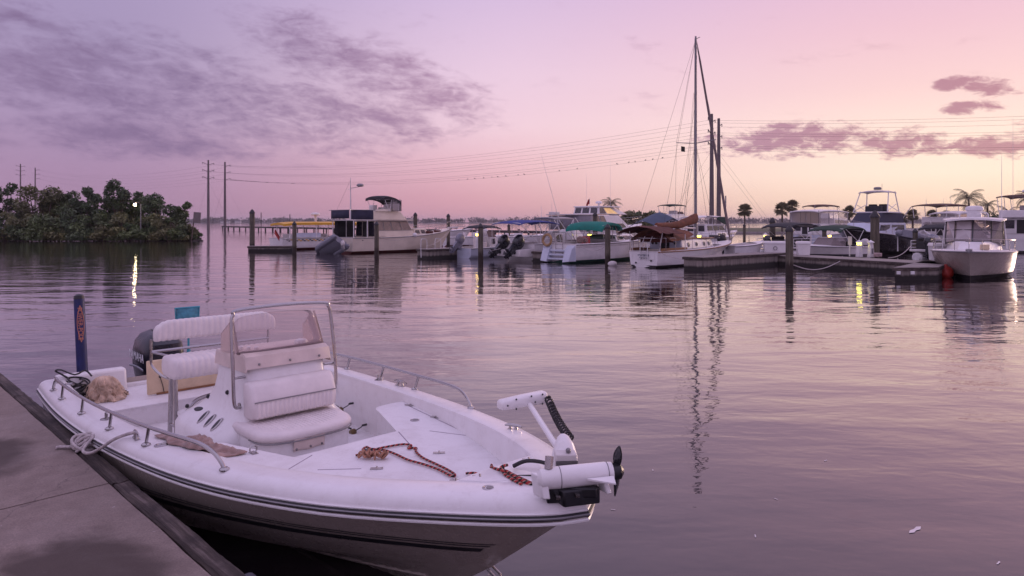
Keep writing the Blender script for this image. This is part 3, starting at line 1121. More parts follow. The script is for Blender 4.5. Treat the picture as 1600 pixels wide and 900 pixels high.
cleat(2.99, -1.085, gz(2.99) + 0.003, -0.1)
cleat(0.25, -1.05, gz(0.25) + 0.003, 0)
cleat(2.99, 1.085, gz(2.99) + 0.003, 0.1)
cleat(4.9, 0.66, gz(4.9) + 0.003, 0.4, s=0.7)
for f, y in ((2.25, -1.09), (2.62, 1.10), (3.3, -1.02), (0.45, -0.98)):
    h = MB()
    h.lathe((f, y, gz(f) + 0.002), [(0.042, 0), (0.042, 0.006), (0.030, 0.008), (0.026, 0.002)], 16)
    h.build('rod_holder', steel, boat)
    if f < 3 and f > 1:
        h = MB()
        h.tube([(f + .02, y, gz(f)), (f + .02, y, gz(f) + 0.05)], 0.008, 6)
        h.tube([(f - .02, y, gz(f)), (f - .02, y, gz(f) + 0.05)], 0.008, 6)
        h.build('rowlock', steel, boat)


def path(pts, n=6, closed=False):
    P = [Vector(p) for p in pts]
    o = []
    m_ = len(P)
    rng = range(m_) if closed else range(m_ - 1)
    for i in rng:
        p0 = P[(i - 1) % m_] if (i or closed) else P[0]
        p1, p2 = P[i], P[(i + 1) % m_]
        p3 = P[(i + 2) % m_] if (i + 2 < m_ or closed) else P[-1]
        for k in range(n):
            t = k / n
            o.append(0.5 * ((2 * p1) + (p2 - p0) * t + (2 * p0 - 5 * p1 + 4 * p2 - p3) * t * t + (3 * p1 - p0 - 3 * p2 + p3) * t ** 3))
    if not closed:
        o.append(P[-1])
    return [tuple(x) for x in o]


# side rails -------------------------------------------------------
for side in (-1, 1):
    top = [(0.66, 0.0), (0.70, 0.05), (0.80, 0.105), (0.95, 0.125)] + [(f, 0.13) for f in (1.4, 2.0, 2.6, 3.2, 3.6)] + [(3.90, 0.122), (4.04, 0.09), (4.12, 0.04), (4.15, 0.0)]
    m = MB()
    m.tube(path([(f, side * (hb(f) - 0.060), gz(f) + dz) for f, dz in top], 5), 0.0125, 8)
    gr = m.build('side_rail', steel, boat)
    for f in (1.22, 1.95, 2.62, 3.26):
        m = MB()
        y = side * (hb(f) - 0.058)
        m.tube([(f - 0.05, y, gz(f)), (f + 0.01, y, gz(f) + 0.13)], 0.0105, 8)
        m.lathe((f - 0.05, y, gz(f) + 0.001), [(0.030, 0), (0.030, 0.006), (0.018, 0.016)], 12)
        m.build('stanchion', steel, gr)
    for f in (0.66, 4.15):
        m = MB()
        m.lathe((f, side * (hb(f) - 0.060), gz(f) + 0.001), [(0.030, 0), (0.030, 0.006), (0.018, 0.016)], 12)
        m.build('rail_foot', steel, gr)

# console ----------------------------------------------------------
HW = 0.37
m = MB()
rings = []
for z, x0, x1, hw in ((0.24, 1.98, 3.10, 0.57), (0.54, 1.98, 3.10, 0.565), (0.585, 2.00, 3.10, 0.54), (0.63, 2.06, 3.10, 0.485), (0.68, 2.15, 3.10, 0.43), (0.75, 2.26, 3.085, 0.385), (0.84, 2.34, 3.07, 0.358), (0.96, 2.39, 3.05, 0.345), (1.09, 2.42, 3.02, 0.338), (1.13, 2.45, 2.99, 0.320), (1.145, 2.50, 2.94, 0.28)):
    cx, hx = (x0 + x1) / 2, (x1 - x0) / 2
    rings.append([(cx + hx * math.copysign(abs(math.cos(a)) ** 0.28, math.cos(a)), hw * math.copysign(abs(math.sin(a)) ** 0.28, math.sin(a)), z) for a in [2 * PI * q / 48 for q in range(48)]])
m.loft(rings)
console = m.build('console', gel, boat, smooth=60)
# canvas-like cover band on the console top with snaps
m = MB()
cov = [(2.44, 1.10), (2.46, 1.165), (2.98, 1.195), (3.035, 1.175), (3.06, 1.085)]
rows = []
for yy in (-0.352, -0.345, -0.2, 0, 0.2, 0.345, 0.352):
    e = 0.02 if abs(yy) > 0.35 else 0
    rows.append([(x, yy, z - e) for x, z in cov])
m.grid(rows)
m.add([(x, -0.352, z - 0.02) for x, z in cov] + [(2.44, -0.354, 1.05), (3.06, -0.354, 1.06)], [(0, 1, 2, 3, 4, 6, 5)])
m.add([(x, 0.352, z - 0.02) for x, z in cov] + [(2.44, 0.354, 1.05), (3.06, 0.354, 1.06)], [(0, 1, 2, 3, 4, 6, 5)])
m.build('console_cover', vinyl2, boat, smooth=50)
for yy in (-0.25, 0.0, 0.25):
    m = MB()
    m.ball((3.056, yy, 1.115), 0.010, 8)
    m.build('snap', dull, console)
m = MB()
m.lathe((2.80, 0.22, 1.183), [(0.055, 0), (0.055, 0.02), (0.045, 0.035), (0.02, 0.042)], 14)
m.build('compass', gel, console)
for k in range(3):
    m = MB()
    m.lathe((2.72 + 0.05 * k, -0.25 + 0.04 * k, 1.18), [(0.018, 0), (0.018, 0.025), (0.01, 0.03)], 8)
    m.build('switch_knob', gel, console)
m = MB()
m.tube([(2.40 - 0.03 * math.sin(a * PI / 12 * 1) * 0 + 0.07 * math.sin(a * 2 * PI / 24) * 0.35, 0.19 * math.cos(a * 2 * PI / 24), 0.92 + 0.19 * math.sin(a * 2 * PI / 24)) for a in range(24)], 0.013, 6, closed=True)
for a in (0.5, 2.6, 4.7):
    m.tube([(2.44, 0, 0.92), (2.40, 0.18 * math.cos(a), 0.92 + 0.18 * math.sin(a))], 0.009, 6)
m.build('steering_wheel', black, boat)
# windscreen
m = MB()
rows = []
for yy in [i / 12 for i in range(-12, 13)]:
    c = abs(yy)
    bx = 2.985 - 0.05 * c ** 4 - (0.02 if c > 0.92 else 0); tx = 2.86 - 0.06 * c ** 4
    zt = 1.48 - 0.025 * c ** 2 - 0.05 * c ** 12
    r_ = []
    for q in range(6):
        u = q / 5
        r_.append((bx + (tx - bx) * u, yy * (0.365 - 0.015 * u), 1.185 + (zt - 1.185) * u))
    rows.append(r_)
m.grid(rows)
ws = m.build('windscreen', shield, boat, smooth=60)
sm = ws.modifiers.new('solid', 'SOLIDIFY'); sm.thickness = 0.006
for sd in (-1, 1):
    m = MB()
    y = sd * 0.355
    m.plate([(2.93, y, 1.185), (2.56, y, 1.17), (2.56, y * 0.99, 1.30), (2.79, y * 0.975, 1.45)], 0.004)
    m.build('windscreen_side', shield2, boat, smooth=0)
# grab rail round the windscreen
gr = [(2.96, 0.33, 0.80), (3.00, 0.40, 0.80), (3.01, 0.425, 0.86), (2.99, 0.425, 1.1), (2.94, 0.415, 1.42), (2.93, 0.40, 1.49), (2.925, 0.36, 1.525)]
m = MB()
pp = path([(x, -y, z) for x, y, z in gr] + [(2.925, 0, 1.54)] + [(x, y, z) for x, y, z in reversed(gr)], 6)
m.tube(pp, 0.0135, 8)
for sd in (-1, 1):
    m.tube([(2.98, sd * 0.425, 1.02), (2.98, sd * 0.33, 1.02)], 0.010, 8)
    m.lathe((0, 0, 0), [(0.026, 0), (0.026, 0.008)], 10, mx=Matrix.Translation((2.96, sd * 0.36, 0.80)) @ Matrix.Rotation(R(90) * -sd, 4, 'X'))
m.build('grab_rail', steel, boat)
# rod holders let into the flare of the console, starboard side
for k, x in enumerate((2.52, 2.66, 2.80)):
    mx = frame((x, -0.472, 0.645), (0.12, 0.70, 0.70), (0, -0.70, 0.72))
    m = MB()
    m.lathe((0, 0, 0), [(0.036, -0.004), (0.036, 0.006), (0.028, 0.010), (0.026, 0.006)], 16, mx=mx @ Matrix.Diagonal((1.75, 0.80, 1, 1)))
    o_ = m.build('rod_tube_ring', steel, console)
    m = MB()
    m.lathe((0, 0, 0.003), [(0.027, 0), (0.027, 0.006)], 16, mx=mx @ Matrix.Diagonal((1.8, 0.84, 1, 1)))
    m.build('rod_tube_hole', black, o_)
m = MB()
mx = frame((2.34, -0.44, 0.668), (1, 0.25, 0.1), (0, -0.70, 0.72))
m.lathe((0, 0, 0), [(0.04, -0.004), (0.04, 0.006), (0.03, 0.009)], 14, mx=mx @ Matrix.Diagonal((1.6, 0.5, 1, 1)))
m.build('flush_plate', black, console)
for (x, y, z) in ((2.12, -0.46, 0.655), (2.36, -0.375, 0.765), (2.72, -0.36, 0.86)):
    m = MB()
    m.ball((x, y, z), 0.018, 8)
    m.build('drain_plug', rubber, console)
# seat pod in front of the console (D-shaped plan)
def dshape(x0, x1, hw, n=16, p=3.2):
    pts = [(x0, -hw), ]
    for i in range(n + 1):
        a = -PI / 2 + PI * i / n
        c, s = math.cos(a), math.sin(a)
        pts.append((x1 - (x1 - x0) * 0.55 + (x1 - x0) * 0.55 * abs(c) ** (2 / p), hw * math.copysign(abs(s) ** (2 / p), s)))
    pts.append((x0, hw))
    return pts


m = MB()
rings = []
for z, g in ((0.24, 0.0), (0.58, 0.0), (0.622, 0.008)):
    rings.append([(x - g, y * (1 - g), z) for x, y in dshape(3.0, 3.52, 0.372)])
m.loft(rings)
pod = m.build('seat_pod', gel, boat, smooth=50, loc=(0, -0.045, 0))
m = MB()
rings = []
for z, g in ((0.622, 0.012), (0.628, -0.012), (0.645, -0.026), (0.672, -0.028), (0.692, -0.012), (0.700, 0.02)):
    rings.append([(x - (g if x > 3.1 else 0), y * (1 - g * 1.6), z) for x, y in dshape(3.0, 3.52, 0.372, 24)])
m.loft(rings)
cush = m.build('seat_cushion', vinyl, boat, smooth=60, loc=(0, -0.045, 0))
m = MB()
for i in range(23):
    y = -0.325 + 0.65 * i / 22
    x1 = 3.48 - 0.26 * abs(y / 0.365) ** 3.4
    rp = []
    for q in range(9):
        a = -PI / 2 + PI * q / 8
        rp.append(a)
    rings = []
    for x, sc in ((3.10, 0.3), (3.12, 1), ((3.12 + x1) / 2, 1.05), (x1 - 0.03, 1), (x1, 0.25)):
        rings.append([(x, y + 0.0158 * math.sin(a), 0.698 + 0.0085 * math.cos(a) * sc) for a in [k * PI / 4 - PI / 2 for k in range(5)]] + [(x, y, 0.690)])
    m.loft(rings)
m.build('quilting', vinyl, cush, smooth=60)
m = MB()
m.tube([(x + 0.026, y * 1.03, 0.628) for x, y in dshape(3.04, 3.52, 0.372, 20)[1:-1]], 0.006, 5)
m.build('cushion_welt', dull, cush)
m = MB()
m.grid([[(3.527 + 0.012 * (1 if z > 0.57 else 0.4), y, z + 0.004 * math.sin(y * 40)) for z in (0.635, 0.60, 0.565, 0.55)] for y in [-0.16 + 0.02 * i for i in range(13)]])
fl_ = m.build('cushion_flap', vinyl2, cush)
fl_.modifiers.new('solid', 'SOLIDIFY').thickness = 0.006
for y in (-0.14, -0.03, 0.06):
    m = MB()
    m.ball((3.535, y, 0.565), 0.009, 8)
    m.build('snap', dull, cush)
# backrest cushion on the console front
m = MB()
rings = []
for yy, e in ((-0.345, 0.5), (-0.335, 0.15), (-0.31, 0.0), (0.31, 0.0), (0.335, 0.15), (0.345, 0.5)):
    d_ = 0.035 * e
    rings.append([(3.05, yy, 0.725 + d_), (3.15 - d_, yy, 0.725 + d_), (3.20 - d_, yy, 0.745 + d_), (3.205 - d_, yy, 0.84), (3.20 - d_, yy, 0.865), (3.165 - d_, yy, 0.962 - d_), (3.125 - d_, yy, 0.998 - d_), (3.03, yy, 0.99 - d_)])
m.loft(rings)
bc = m.build('seat_backrest', vinyl, boat, smooth=60, loc=(0, -0.02, 0))
m = MB()
for i in range(18):
    y = -0.30 + 0.60 * i / 17
    rings = []
    for z, sc in ((0.735, 0.2), (0.75, 1), (0.80, 1.1), (0.845, 1), (0.858, 0.2)):
        rings.append([(3.195 + 0.014 * math.cos(a) * sc + (z - 0.8) * 0.05, y + 0.0165 * math.sin(a), z) for a in [k * PI / 4 - PI / 2 for k in range(5)]] + [(3.18, y, z)])
    m.loft(rings)
m.build('quilting', vinyl, bc, smooth=60)
m = MB()
m.tube([(3.206, -0.33, 0.862), (3.210, -0.30, 0.864), (3.210, 0.30, 0.864), (3.206, 0.33, 0.862)], 0.005, 5)
m.build('cushion_welt', dull, bc)

# leaning post -----------------------------------------------------
lp = MB()
for sd in (-1, 1):
    y = sd * 0.44
    lp.tube([(1.62, y, 0.245), (1.66, y, 0.84)], 0.021, 8)
    lp.tube([(1.80, y, 0.245), (1.76, y, 0.84)], 0.021, 8)
    lp.tube([(1.63, y, 0.40), (1.79, y, 0.40)], 0.012, 6)
    lp.tube(path([(1.66, y, 0.80), (1.55, y * 1.1, 0.82), (1.46, y * 1.22, 0.90), (1.45, y * 1.24, 1.0), (1.45, y * 1.24, 1.14)], 5), 0.012, 6)
lp.tube([(1.70, -0.44, 0.82), (1.70, 0.44, 0.82)], 0.02, 8)
lp.tube([(1.46, -0.545, 1.03), (1.46, 0.545, 1.03)], 0.013, 8)
lp.tube([(1.50, -0.40, 0.98), (1.46, -0.545, 1.03)], 0.011, 8)
lpo = lp.build('leaning_post_frame', steel, boat)
m = MB()
m.tube(path([(1.92, -0.40, 0.245), (1.92, -0.41, 0.46), (1.92, -0.38, 0.58), (1.92, -0.27, 0.655), (1.92, 0.0, 0.67), (1.92, 0.27, 0.655), (1.92, 0.38, 0.58), (1.92, 0.41, 0.46), (1.92, 0.40, 0.245)], 6), 0.018, 8)
m.build('foot_rail', steel, lpo)


def pillow(x0, x1, y0, y1, z0, z1, name, ribs, rr=0.05, face='x', endr=0.0):
    """upholstered bar running across the boat, ribbed by stitched tubes"""
    m_ = MB()
    n = ribs * 6
    rings = []
    for i in range(n + 1):
        y = y0 + (y1 - y0) * i / n
        e = min(i, n - i) / n * abs(y1 - y0)
        k = 1.0 if e > rr else math.sqrt(max(0.0, 1 - (1 - e / rr) ** 2)) * 0.55 + 0.45
        if endr:
            ke = 1.0 if e > endr else math.sqrt(max(0.0, 1 - (1 - e / endr) ** 2))
        else:
            ke = 1
        rib = 0.007 * abs(math.sin(PI * ribs * i / n)) ** 0.6
        cx, cz = (x0 + x1) / 2, (z0 + z1) / 2
        hx, hz = ((x1 - x0) / 2) * k + rib, ((z1 - z0) / 2) * (k if not endr else 1) + rib
        ztop = z1 if not endr else z0 + (z1 - z0) * (0.35 + 0.65 * ke)
        r_ = []
        for q in range(16):
            a = 2 * PI * q / 16
            c, s = math.cos(a), math.sin(a)
            zc, hz2 = ((z0 + ztop) / 2, (ztop - z0) / 2 + rib) if endr else (cz, hz)
            r_.append((cx + hx * math.copysign(abs(c) ** 0.55, c), y, zc + hz2 * math.copysign(abs(s) ** 0.55, s)))
        rings.append(r_)
    m_.loft(rings)
    return m_.build(name, vinyl, boat, smooth=60)


pillow(1.52, 1.90, -0.50, 0.50, 0.825, 1.01, 'leaning_cushion', 19, 0.05)
pillow(1.42, 1.52, -0.53, 0.60, 1.125, 1.30, 'leaning_backrest', 22, 0.03, endr=0.16)

# tan board, livewell tube, teal net --------------------------------
m = MB()
m.hexa([(0.60, -0.34, 0.45), (0.635, -0.34, 0.45), (0.635, 0.52, 0.45), (0.60, 0.52, 0.45)], [(0.57, -0.34, 0.79), (0.605, -0.34, 0.79), (0.605, 0.52, 0.79), (0.57, 0.52, 0.79)])
sb = m.build('splash_board', tan, boat, bevel=0.012, seg=2)
m = MB()
m.ball((0.622, -0.22, 0.62), 0.014, 8)
m.tube([(0.628, -0.22, 0.61), (0.638, -0.20, 0.53), (0.645, -0.19, 0.46)], 0.004, 5)
m.build('board_latch', rubber, sb)
m = MB()
m.box((0.642, 0.10, 0.455), (0.012, 0.72, 0.018))
m.build('board_trim', teak, sb, smooth=0)
m = MB()
m.lathe((1.86, -0.345, 0.245), [(0.095, 0), (0.095, 0.27), (0.105, 0.275), (0.105, 0.30), (0.07, 0.315), (0.0001, 0.318)], 20)
m.build('baitwell_tube', gel, boat)

# outboard motor ----------------------------------------------------
ob = MB()
sec = [(-0.20, 0.40), (0.0, 0.44), (0.14, 0.46), (0.28, 0.455), (0.40, 0.43), (0.48, 0.36), (0.52, 0.20)]
rings = []
for z, L_ in sec:
    t = z
    wdt = interp(z, [(-0.20, 0.15), (0.0, 0.20), (0.15, 0.225), (0.30, 0.225), (0.42, 0.20), (0.50, 0.12), (0.52, 0.06)])
    lf = interp(z, [(-0.20, 0.24), (0.0, 0.30), (0.3, 0.33), (0.45, 0.30), (0.52, 0.12)])
    cx = -0.50 + 0.05 * z - (0.06 if z > 0.45 else 0)
    r_ = []
    for q in range(24):
        a = 2 * PI * q / 24
        c, s = math.cos(a), math.sin(a)
        r_.append((cx + lf * math.copysign(abs(c) ** 0.5, c), 0.09 + wdt * math.copysign(abs(s) ** 0.42, s), 0.47 + z))
    rings.append(r_)
ob.loft(rings)
om = ob.build('outboard_motor', navy, boat, smooth=50, loc=(0, 0, -0.06))
m = MB()
m.hexa([(-0.66, -0.09, -0.4), (-0.30, -0.09, -0.4), (-0.30, 0.09, -0.4), (-0.66, 0.09, -0.4)], [(-0.74, -0.15, 0.30), (-0.27, -0.15, 0.30), (-0.27, 0.15, 0.30), (-0.74, 0.15, 0.30)])
m.box((-0.16, 0, 0.28), (0.24, 0.30, 0.30))
m.build('motor_bracket', blackpaint, om, bevel=0.02)
m = MB()
for z, c_ in ((0.535, 1), ):
    m.grid([[(x, -0.142, z + 0.03 * math.sin((x + 0.85) * 4)) for z in (0.560, 0.585)] for x in [-0.76 + 0.02 * i for i in range(27)]])
sw = m.build('cowling_swoosh', mat('silver_graphic', (0.30, 0.31, 0.36), 0.35, var=0.0), om)
sw.modifiers.new('solid', 'SOLIDIFY').thickness = 0.006
text('YAMAHA', 0.135, print_white, om, frame((-0.50, -0.139, 0.715), (1, 0, 0), (0, -1, 0.02)), depth=0.002, sx=1.0)
m = MB()
m.box((-0.52, 0.09, 0.995), (0.16, 0.10, 0.02))
m.build('cowling_handle', blackpaint, om, bevel=0.008)

# shallow-water anchor post ------------------------------------------
ap = MB()
mxp = Matrix.Translation((-0.12, -0.775, 0.0))
top = Vector((-0.165, -0.775, 1.44)); bot = Vector((-0.10, -0.745, 0.35))
ax = (top - bot).normalized()
def pp_(s): return bot + ax * s
Lp = (top - bot).length
ap.tube([tuple(pp_(0)), tuple(pp_(0.3)), tuple(pp_(Lp - 0.06)), tuple(pp_(Lp - 0.02)), tuple(pp_(Lp))], [0.050, 0.052, 0.050, 0.044, 0.020], 16)
apo = ap.build('anchor_post', bluepad, boat)
m = MB()
m.tube([tuple(pp_(Lp - 0.045)), tuple(pp_(Lp - 0.01)), tuple(pp_(Lp + 0.006))], [0.052, 0.044, 0.018], 16)
m.build('post_cap', black, apo)
m = MB()
m.box((-0.10, -0.745, 0.42), (0.14, 0.16, 0.16))
m.build('post_bracket', black, apo, bevel=0.01)
toc = (Vector((8.14, -2.48, 0)) - Vector((-0.13, -0.76, 0))).normalized()
# lens-shaped emblem wrapped on the post with the vertical word
def wrap(s, a, r=0.0525):
    side = Vector((0, 0, 1)).cross(toc).normalized()
    nrm_ = (toc - ax * toc.dot(ax)).normalized()
    sd_ = ax.cross(nrm_).normalized()
    return tuple(pp_(s) + nrm_ * math.cos(a) * r + sd_ * math.sin(a) * r)
m = MB()
for sgn in (-1, 1):
    pts = [wrap(0.60 + 0.38 * u / 16, 0.1 + sgn * 0.62 * math.sin(PI * u / 16), 0.0528) for u in range(17)]
    m.tube(pts, 0.0028, 5)
m.build('emblem', print_red, apo)
nrm_ = (toc - ax * toc.dot(ax)).normalized()
text('POWER-POLE', 0.060, print_red, apo, frame(pp_(0.79) + nrm_ * 0.0525, -ax, nrm_), depth=0.0015, sx=0.92)

# trolling motor at the bow ------------------------------------------
tm = MB()
tm.box((5.99, -0.03, 0.945), (0.26, 0.17, 0.05), rz=0.75)
tmo = tm.build('trolling_motor', black, boat, bevel=0.01)
m = MB()
m.hexa([(5.94, -0.12, 0.905), (6.05, -0.13, 0.885), (6.135, 0.03, 0.885), (6.02, 0.07, 0.905)], [(5.94, -0.13, 0.975), (6.05, -0.13, 0.962), (6.135, 0.03, 0.962), (6.02, 0.07, 0.975)])
m.box((6.02, -0.10, 0.94), (0.16, 0.03, 0.09), rz=0.9)
m.build('mount_channel', black, tmo, bevel=0.008)
m = MB()
m.hexa([(5.92, -0.20, 0.93), (5.99, -0.21, 0.93), (6.02, -0.185, 0.93), (5.95, -0.175, 0.93)], [(5.90, -0.20, 1.03), (5.965, -0.205, 1.03), (5.99, -0.18, 1.03), (5.93, -0.175, 1.03)])
m.build('mount_cheek', gel, tmo, bevel=0.006)
m = MB()
m.hexa([(6.10, 0.06, 0.93), (6.16, 0.05, 0.93), (6.17, 0.075, 0.93), (6.11, 0.085, 0.93)], [(6.08, 0.06, 1.0), (6.13, 0.05, 1.0), (6.14, 0.075, 1.0), (6.09, 0.085, 1.0)])
m.build('mount_cheek', gel, tmo, bevel=0.006)
a_, b_ = Vector((5.955, -0.175, 1.005)), Vector((6.145, 0.095, 1.02))
dd = (b_ - a_).normalized()
m = MB()
sl_ = [(-0.030, 0.012), (-0.022, 0.030), (-0.008, 0.045), (0.02, 0.048), (0.08, 0.0505), (0.30, 0.049), (0.335, 0.045)]
m.tube([tuple(a_ + dd * s_) for s_, r in sl_], [r for s_, r in sl_], 20)
m.build('motor_pod', gel, tmo)
m = MB()
q = a_ + dd * 0.33
m.tube([tuple(a_ + dd * s_) for s_ in (0.335, 0.345, 0.375, 0.39)], [0.044, 0.042, 0.036, 0.016], 16)
m.build('pod_hub', black, tmo)
hc = a_ + dd * 0.362
e1 = Vector((0, 0, 1)); e2 = dd.cross(e1)
for sg in (1, -1):
    m = MB()
    rows = []
    for u in range(8):
        t = u / 7
        tw_ = R(58 - 30 * t)
        w_ = 0.023 * math.sin(PI * (0.18 + 0.78 * t)) ** 0.7
        c0 = hc + (e1 * math.cos(0.25 * t) + e2 * math.sin(0.25 * t)) * sg * (0.03 + 0.105 * t)
        chord = (e2 * math.cos(tw_) * sg + dd * math.sin(tw_))
        rows.append([tuple(c0 - chord * w_), tuple(c0 - chord * w_ * 0.3 + dd * 0.003), tuple(c0 + chord * w_ * 0.3 + dd * 0.003), tuple(c0 + chord * w_)])
    m.grid(rows)
    po = m.build('propeller_blade', blackpaint, tmo)
    po.modifiers.new('solid', 'SOLIDIFY').thickness = 0.005
m = MB()
c0 = a_ + dd * 0.28 + Vector((0.045, -0.035, -0.005))
m.add([tuple(c0 - dd * 0.08), tuple(c0 + dd * 0.05), tuple(c0 + dd * 0.045 + Vector((0.045, -0.035, -0.012))), tuple(c0 - dd * 0.08 + Vector((0, 0, 0.008))), tuple(c0 + dd * 0.05 + Vector((0, 0, 0.008))), tuple(c0 + dd * 0.045 + Vector((0.045, -0.035, -0.006)))], [(0, 1, 2), (3, 5, 4), (0, 3, 4, 1), (1, 4, 5, 2), (2, 5, 3, 0)])
m.build('pod_fin', gel, tmo)
for s_, r_ in ((0.082, 0.0512), (0.31, 0.0496)):
    m = MB()
    m.tube([tuple(a_ + dd * (s_ - 0.002)), tuple(a_ + dd * (s_ + 0.002))], r_, 20)
    m.build('pod_seam', dull, tmo)
m = MB()
m.tube([tuple(a_ + dd * 0.03 + Vector((0, 0, 0.045))), tuple(a_ + dd * 0.02 + Vector((0, 0.02, 0.10)))], 0.020, 10)
m.build('lower_shaft', steel, tmo)
for s_ in (0.06, 0.15):
    m = MB()
    c_ = a_ + dd * s_ + Vector((0, 0, -0.065))
    m.box(tuple(c_), (0.02, 0.16, 0.012), rz=math.atan2(dd.y, dd.x))
    m.build('bracket_bar', steel, tmo)
# mount body (egg-shaped) and clamp
cen = Vector((5.845, 0.105, 1.02))
m = MB()
m.tube([tuple(cen + Vector((0.02, -0.03, -0.085))), tuple(cen + Vector((0.01, -0.015, -0.05))), tuple(cen), tuple(cen + Vector((-0.015, 0.012, 0.05))), tuple(cen + Vector((-0.03, 0.02, 0.085))), tuple(cen + Vector((-0.035, 0.024, 0.097)))], [0.055, 0.068, 0.066, 0.050, 0.030, 0.012], 16)
m.build('mount_body', gel, tmo)
m = MB()
m.hexa([tuple(cen + Vector(p)) for p in ((0.03, -0.10, -0.03), (0.10, -0.02, -0.03), (0.075, 0.0, -0.03), (0.005, -0.08, -0.03))], [tuple(cen + Vector(p)) for p in ((0.03, -0.10, 0.035), (0.10, -0.02, 0.035), (0.06, 0.01, 0.045), (-0.01, -0.07, 0.045))])
m.build('clamp_plate', offwhite, tmo, bevel=0.006)
m = MB()
m.hexa([tuple(cen + Vector(p)) for p in ((0.035, -0.102, -0.02), (0.104, -0.022, -0.02), (0.104, -0.018, -0.02), (0.035, -0.098, -0.02))], [tuple(cen + Vector(p)) for p in ((0.035, -0.104, 0.006), (0.104, -0.024, 0.006), (0.104, -0.018, 0.006), (0.035, -0.098, 0.006))])
m.ball(tuple(cen + Vector((0.06, -0.04, 0.05))), 0.014, 8)
m.build('clamp_bolt', dull, tmo)
hA, hB = Vector((5.135, 0.31, 1.10)), Vector((5.225, 0.625, 1.115))
sh0, sh1 = Vector((5.20, 0.50, 1.09)), Vector((5.79, 0.125, 1.03))
m = MB()
m.tube([tuple(sh0), tuple(sh1)], 0.0165, 10)
m.build('shaft', gel, tmo)
m = MB()
hd = (hB - hA).normalized()
hw_ = (sh1 - sh0).normalized()
hw_ = (hw_ - hd * hw_.dot(hd)).normalized()
hz_ = hd.cross(hw_)
rings = []
for u, s1 in ((0.0, 0.55), (0.02, 0.85), (0.06, 1.0), (0.5, 1.0), (0.94, 1.0), (0.98, 0.85), (1.0, 0.6)):
    c = hA.lerp(hB, u)
    k = 0.75 + 0.25 * min(1, u * 1.6)
    r_ = []
    for q in range(16):
        a = 2 * PI * q / 16
        cc_, ss = math.cos(a), math.sin(a)
        r_.append(tuple(c + Vector((0, 0, 1)) * 0.038 * k * s1 * math.copysign(abs(cc_) ** 0.6, cc_) + Vector((hd.y, -hd.x, 0)) * 0.042 * s1 * math.copysign(abs(ss) ** 0.6, ss)))
    rings.append(r_)
m.loft(rings)
hdo = m.build('motor_head', gel, tmo, smooth=50)
fn = Vector((hd.y, -hd.x, 0)) * 0.042
for u, dz in ((0.12, 0.0), (0.30, 0.028), (0.30, -0.03), (0.62, 0.03), (0.70, -0.01), (0.86, 0.028), (0.86, -0.03)):
    m = MB()
    m.ball(tuple(hA.lerp(hB, u) + fn + Vector((0, 0, dz))), 0.006, 6)
    m.build('head_screw', black, hdo)
m = MB()
c0, c1 = hB + Vector((0.06, -0.04, -0.0)), cen + Vector((-0.03, 0.07, 0.07))
hel = [tuple(hB + fn * 1.1 + Vector((-0.01, -0.03, 0)))]
ax2 = (c1 - c0).normalized()
u1 = ax2.orthogonal().normalized(); u2 = ax2.cross(u1)
for q in range(15 * 10 + 1):
    a = 2 * PI * q / 10
    hel.append(tuple(c0.lerp(c1, q / 150) + (u1 * math.cos(a) + u2 * math.sin(a)) * 0.020 + Vector((0, 0, -0.02 * math.sin(PI * q / 150)))))
m.tube(hel, 0.0062, 5)
m.build('coiled_cord', rubber, tmo)
m = MB()
m.tube(path([(5.56, 0.02, gz(5.56) + 0.03), (5.62, 0.06, gz(5.6) + 0.06), (5.72, 0.10, gz(5.7) + 0.055), (5.84, 0.08, gz(5.8) + 0.03)], 6), 0.011, 6)
m.tube(path([(5.66, -0.04, gz(5.66) + 0.012), (5.74, 0.0, gz(5.7) + 0.02), (5.84, 0.02, gz(5.8) + 0.02)], 6), 0.007, 6)
m.build('power_cable', rubber, tmo)


# ------------------------------------------------------------------ loose things lying in the boat
def boatpt(x, y, z):
    c, s = math.cos(TH), math.sin(TH)
    return (-3.87 + x * c - y * s, 7.58 + x * s + y * c, z)


def rope(name, pts, r, m_, n=8, sub_=8):
    P = path(pts, sub_)
    mb = MB()
    mb.tube(P, r, n)
    o = mb.build(name, m_, smooth=60)
    me = o.data
    s = [0.0]
    for a, b in zip(P, P[1:]):
        s.append(s[-1] + (Vector(b) - Vector(a)).length)
    uv = me.uv_layers.new(name='rope')
    for poly in me.polygons:
        idx = list(poly.vertices)
        js = [i % n for i in idx]
        wrapj = (0 in js and n - 1 in js)
        for li, vi in zip(poly.loop_indices, idx):
            j = vi % n
            jj = n if (wrapj and j == 0) else j
            uv.data[li].uv = (s[min(vi // n, len(s) - 1)], jj / n)
    return o


rd = random.Random(11)
rp = [(4.21, -0.11), (4.24, -0.02), (4.20, 0.05), (4.21, 0.14), (4.24, 0.24), (4.30, 0.27), (4.33, 0.22), (4.37, 0.26), (4.42, 0.22), (4.55, 0.18), (4.70, 0.17), (4.84, 0.16), (4.93, 0.14)]
rp2 = [(4.93, 0.11), (4.80, 0.12), (4.66, 0.11), (4.52, 0.085), (4.38, 0.09), (4.26, 0.08), (4.17, 0.03), (4.12, 0.03), (4.15, -0.02), (4.23, -0.03), (4.28, -0.05)]
A1 = [boatpt(x, y, CD + 0.012) for x, y in rp] + [boatpt(x, y, CD + 0.013) for x, y in rp2]
bun = []
for q in range(36):
    t = q / 35
    bun.append(boatpt(4.26 + 0.13 * t + 0.022 * math.sin(q * 1.9), -0.10 + 0.11 * t + 0.024 * math.cos(q * 1.35), CD + 0.022 + 0.022 * math.sin(q * 2.3) + 0.010))
tag(rope('red_rope', A1, 0.0074, braid), 'red and black braided rope looped across the white casting deck', 'rope')
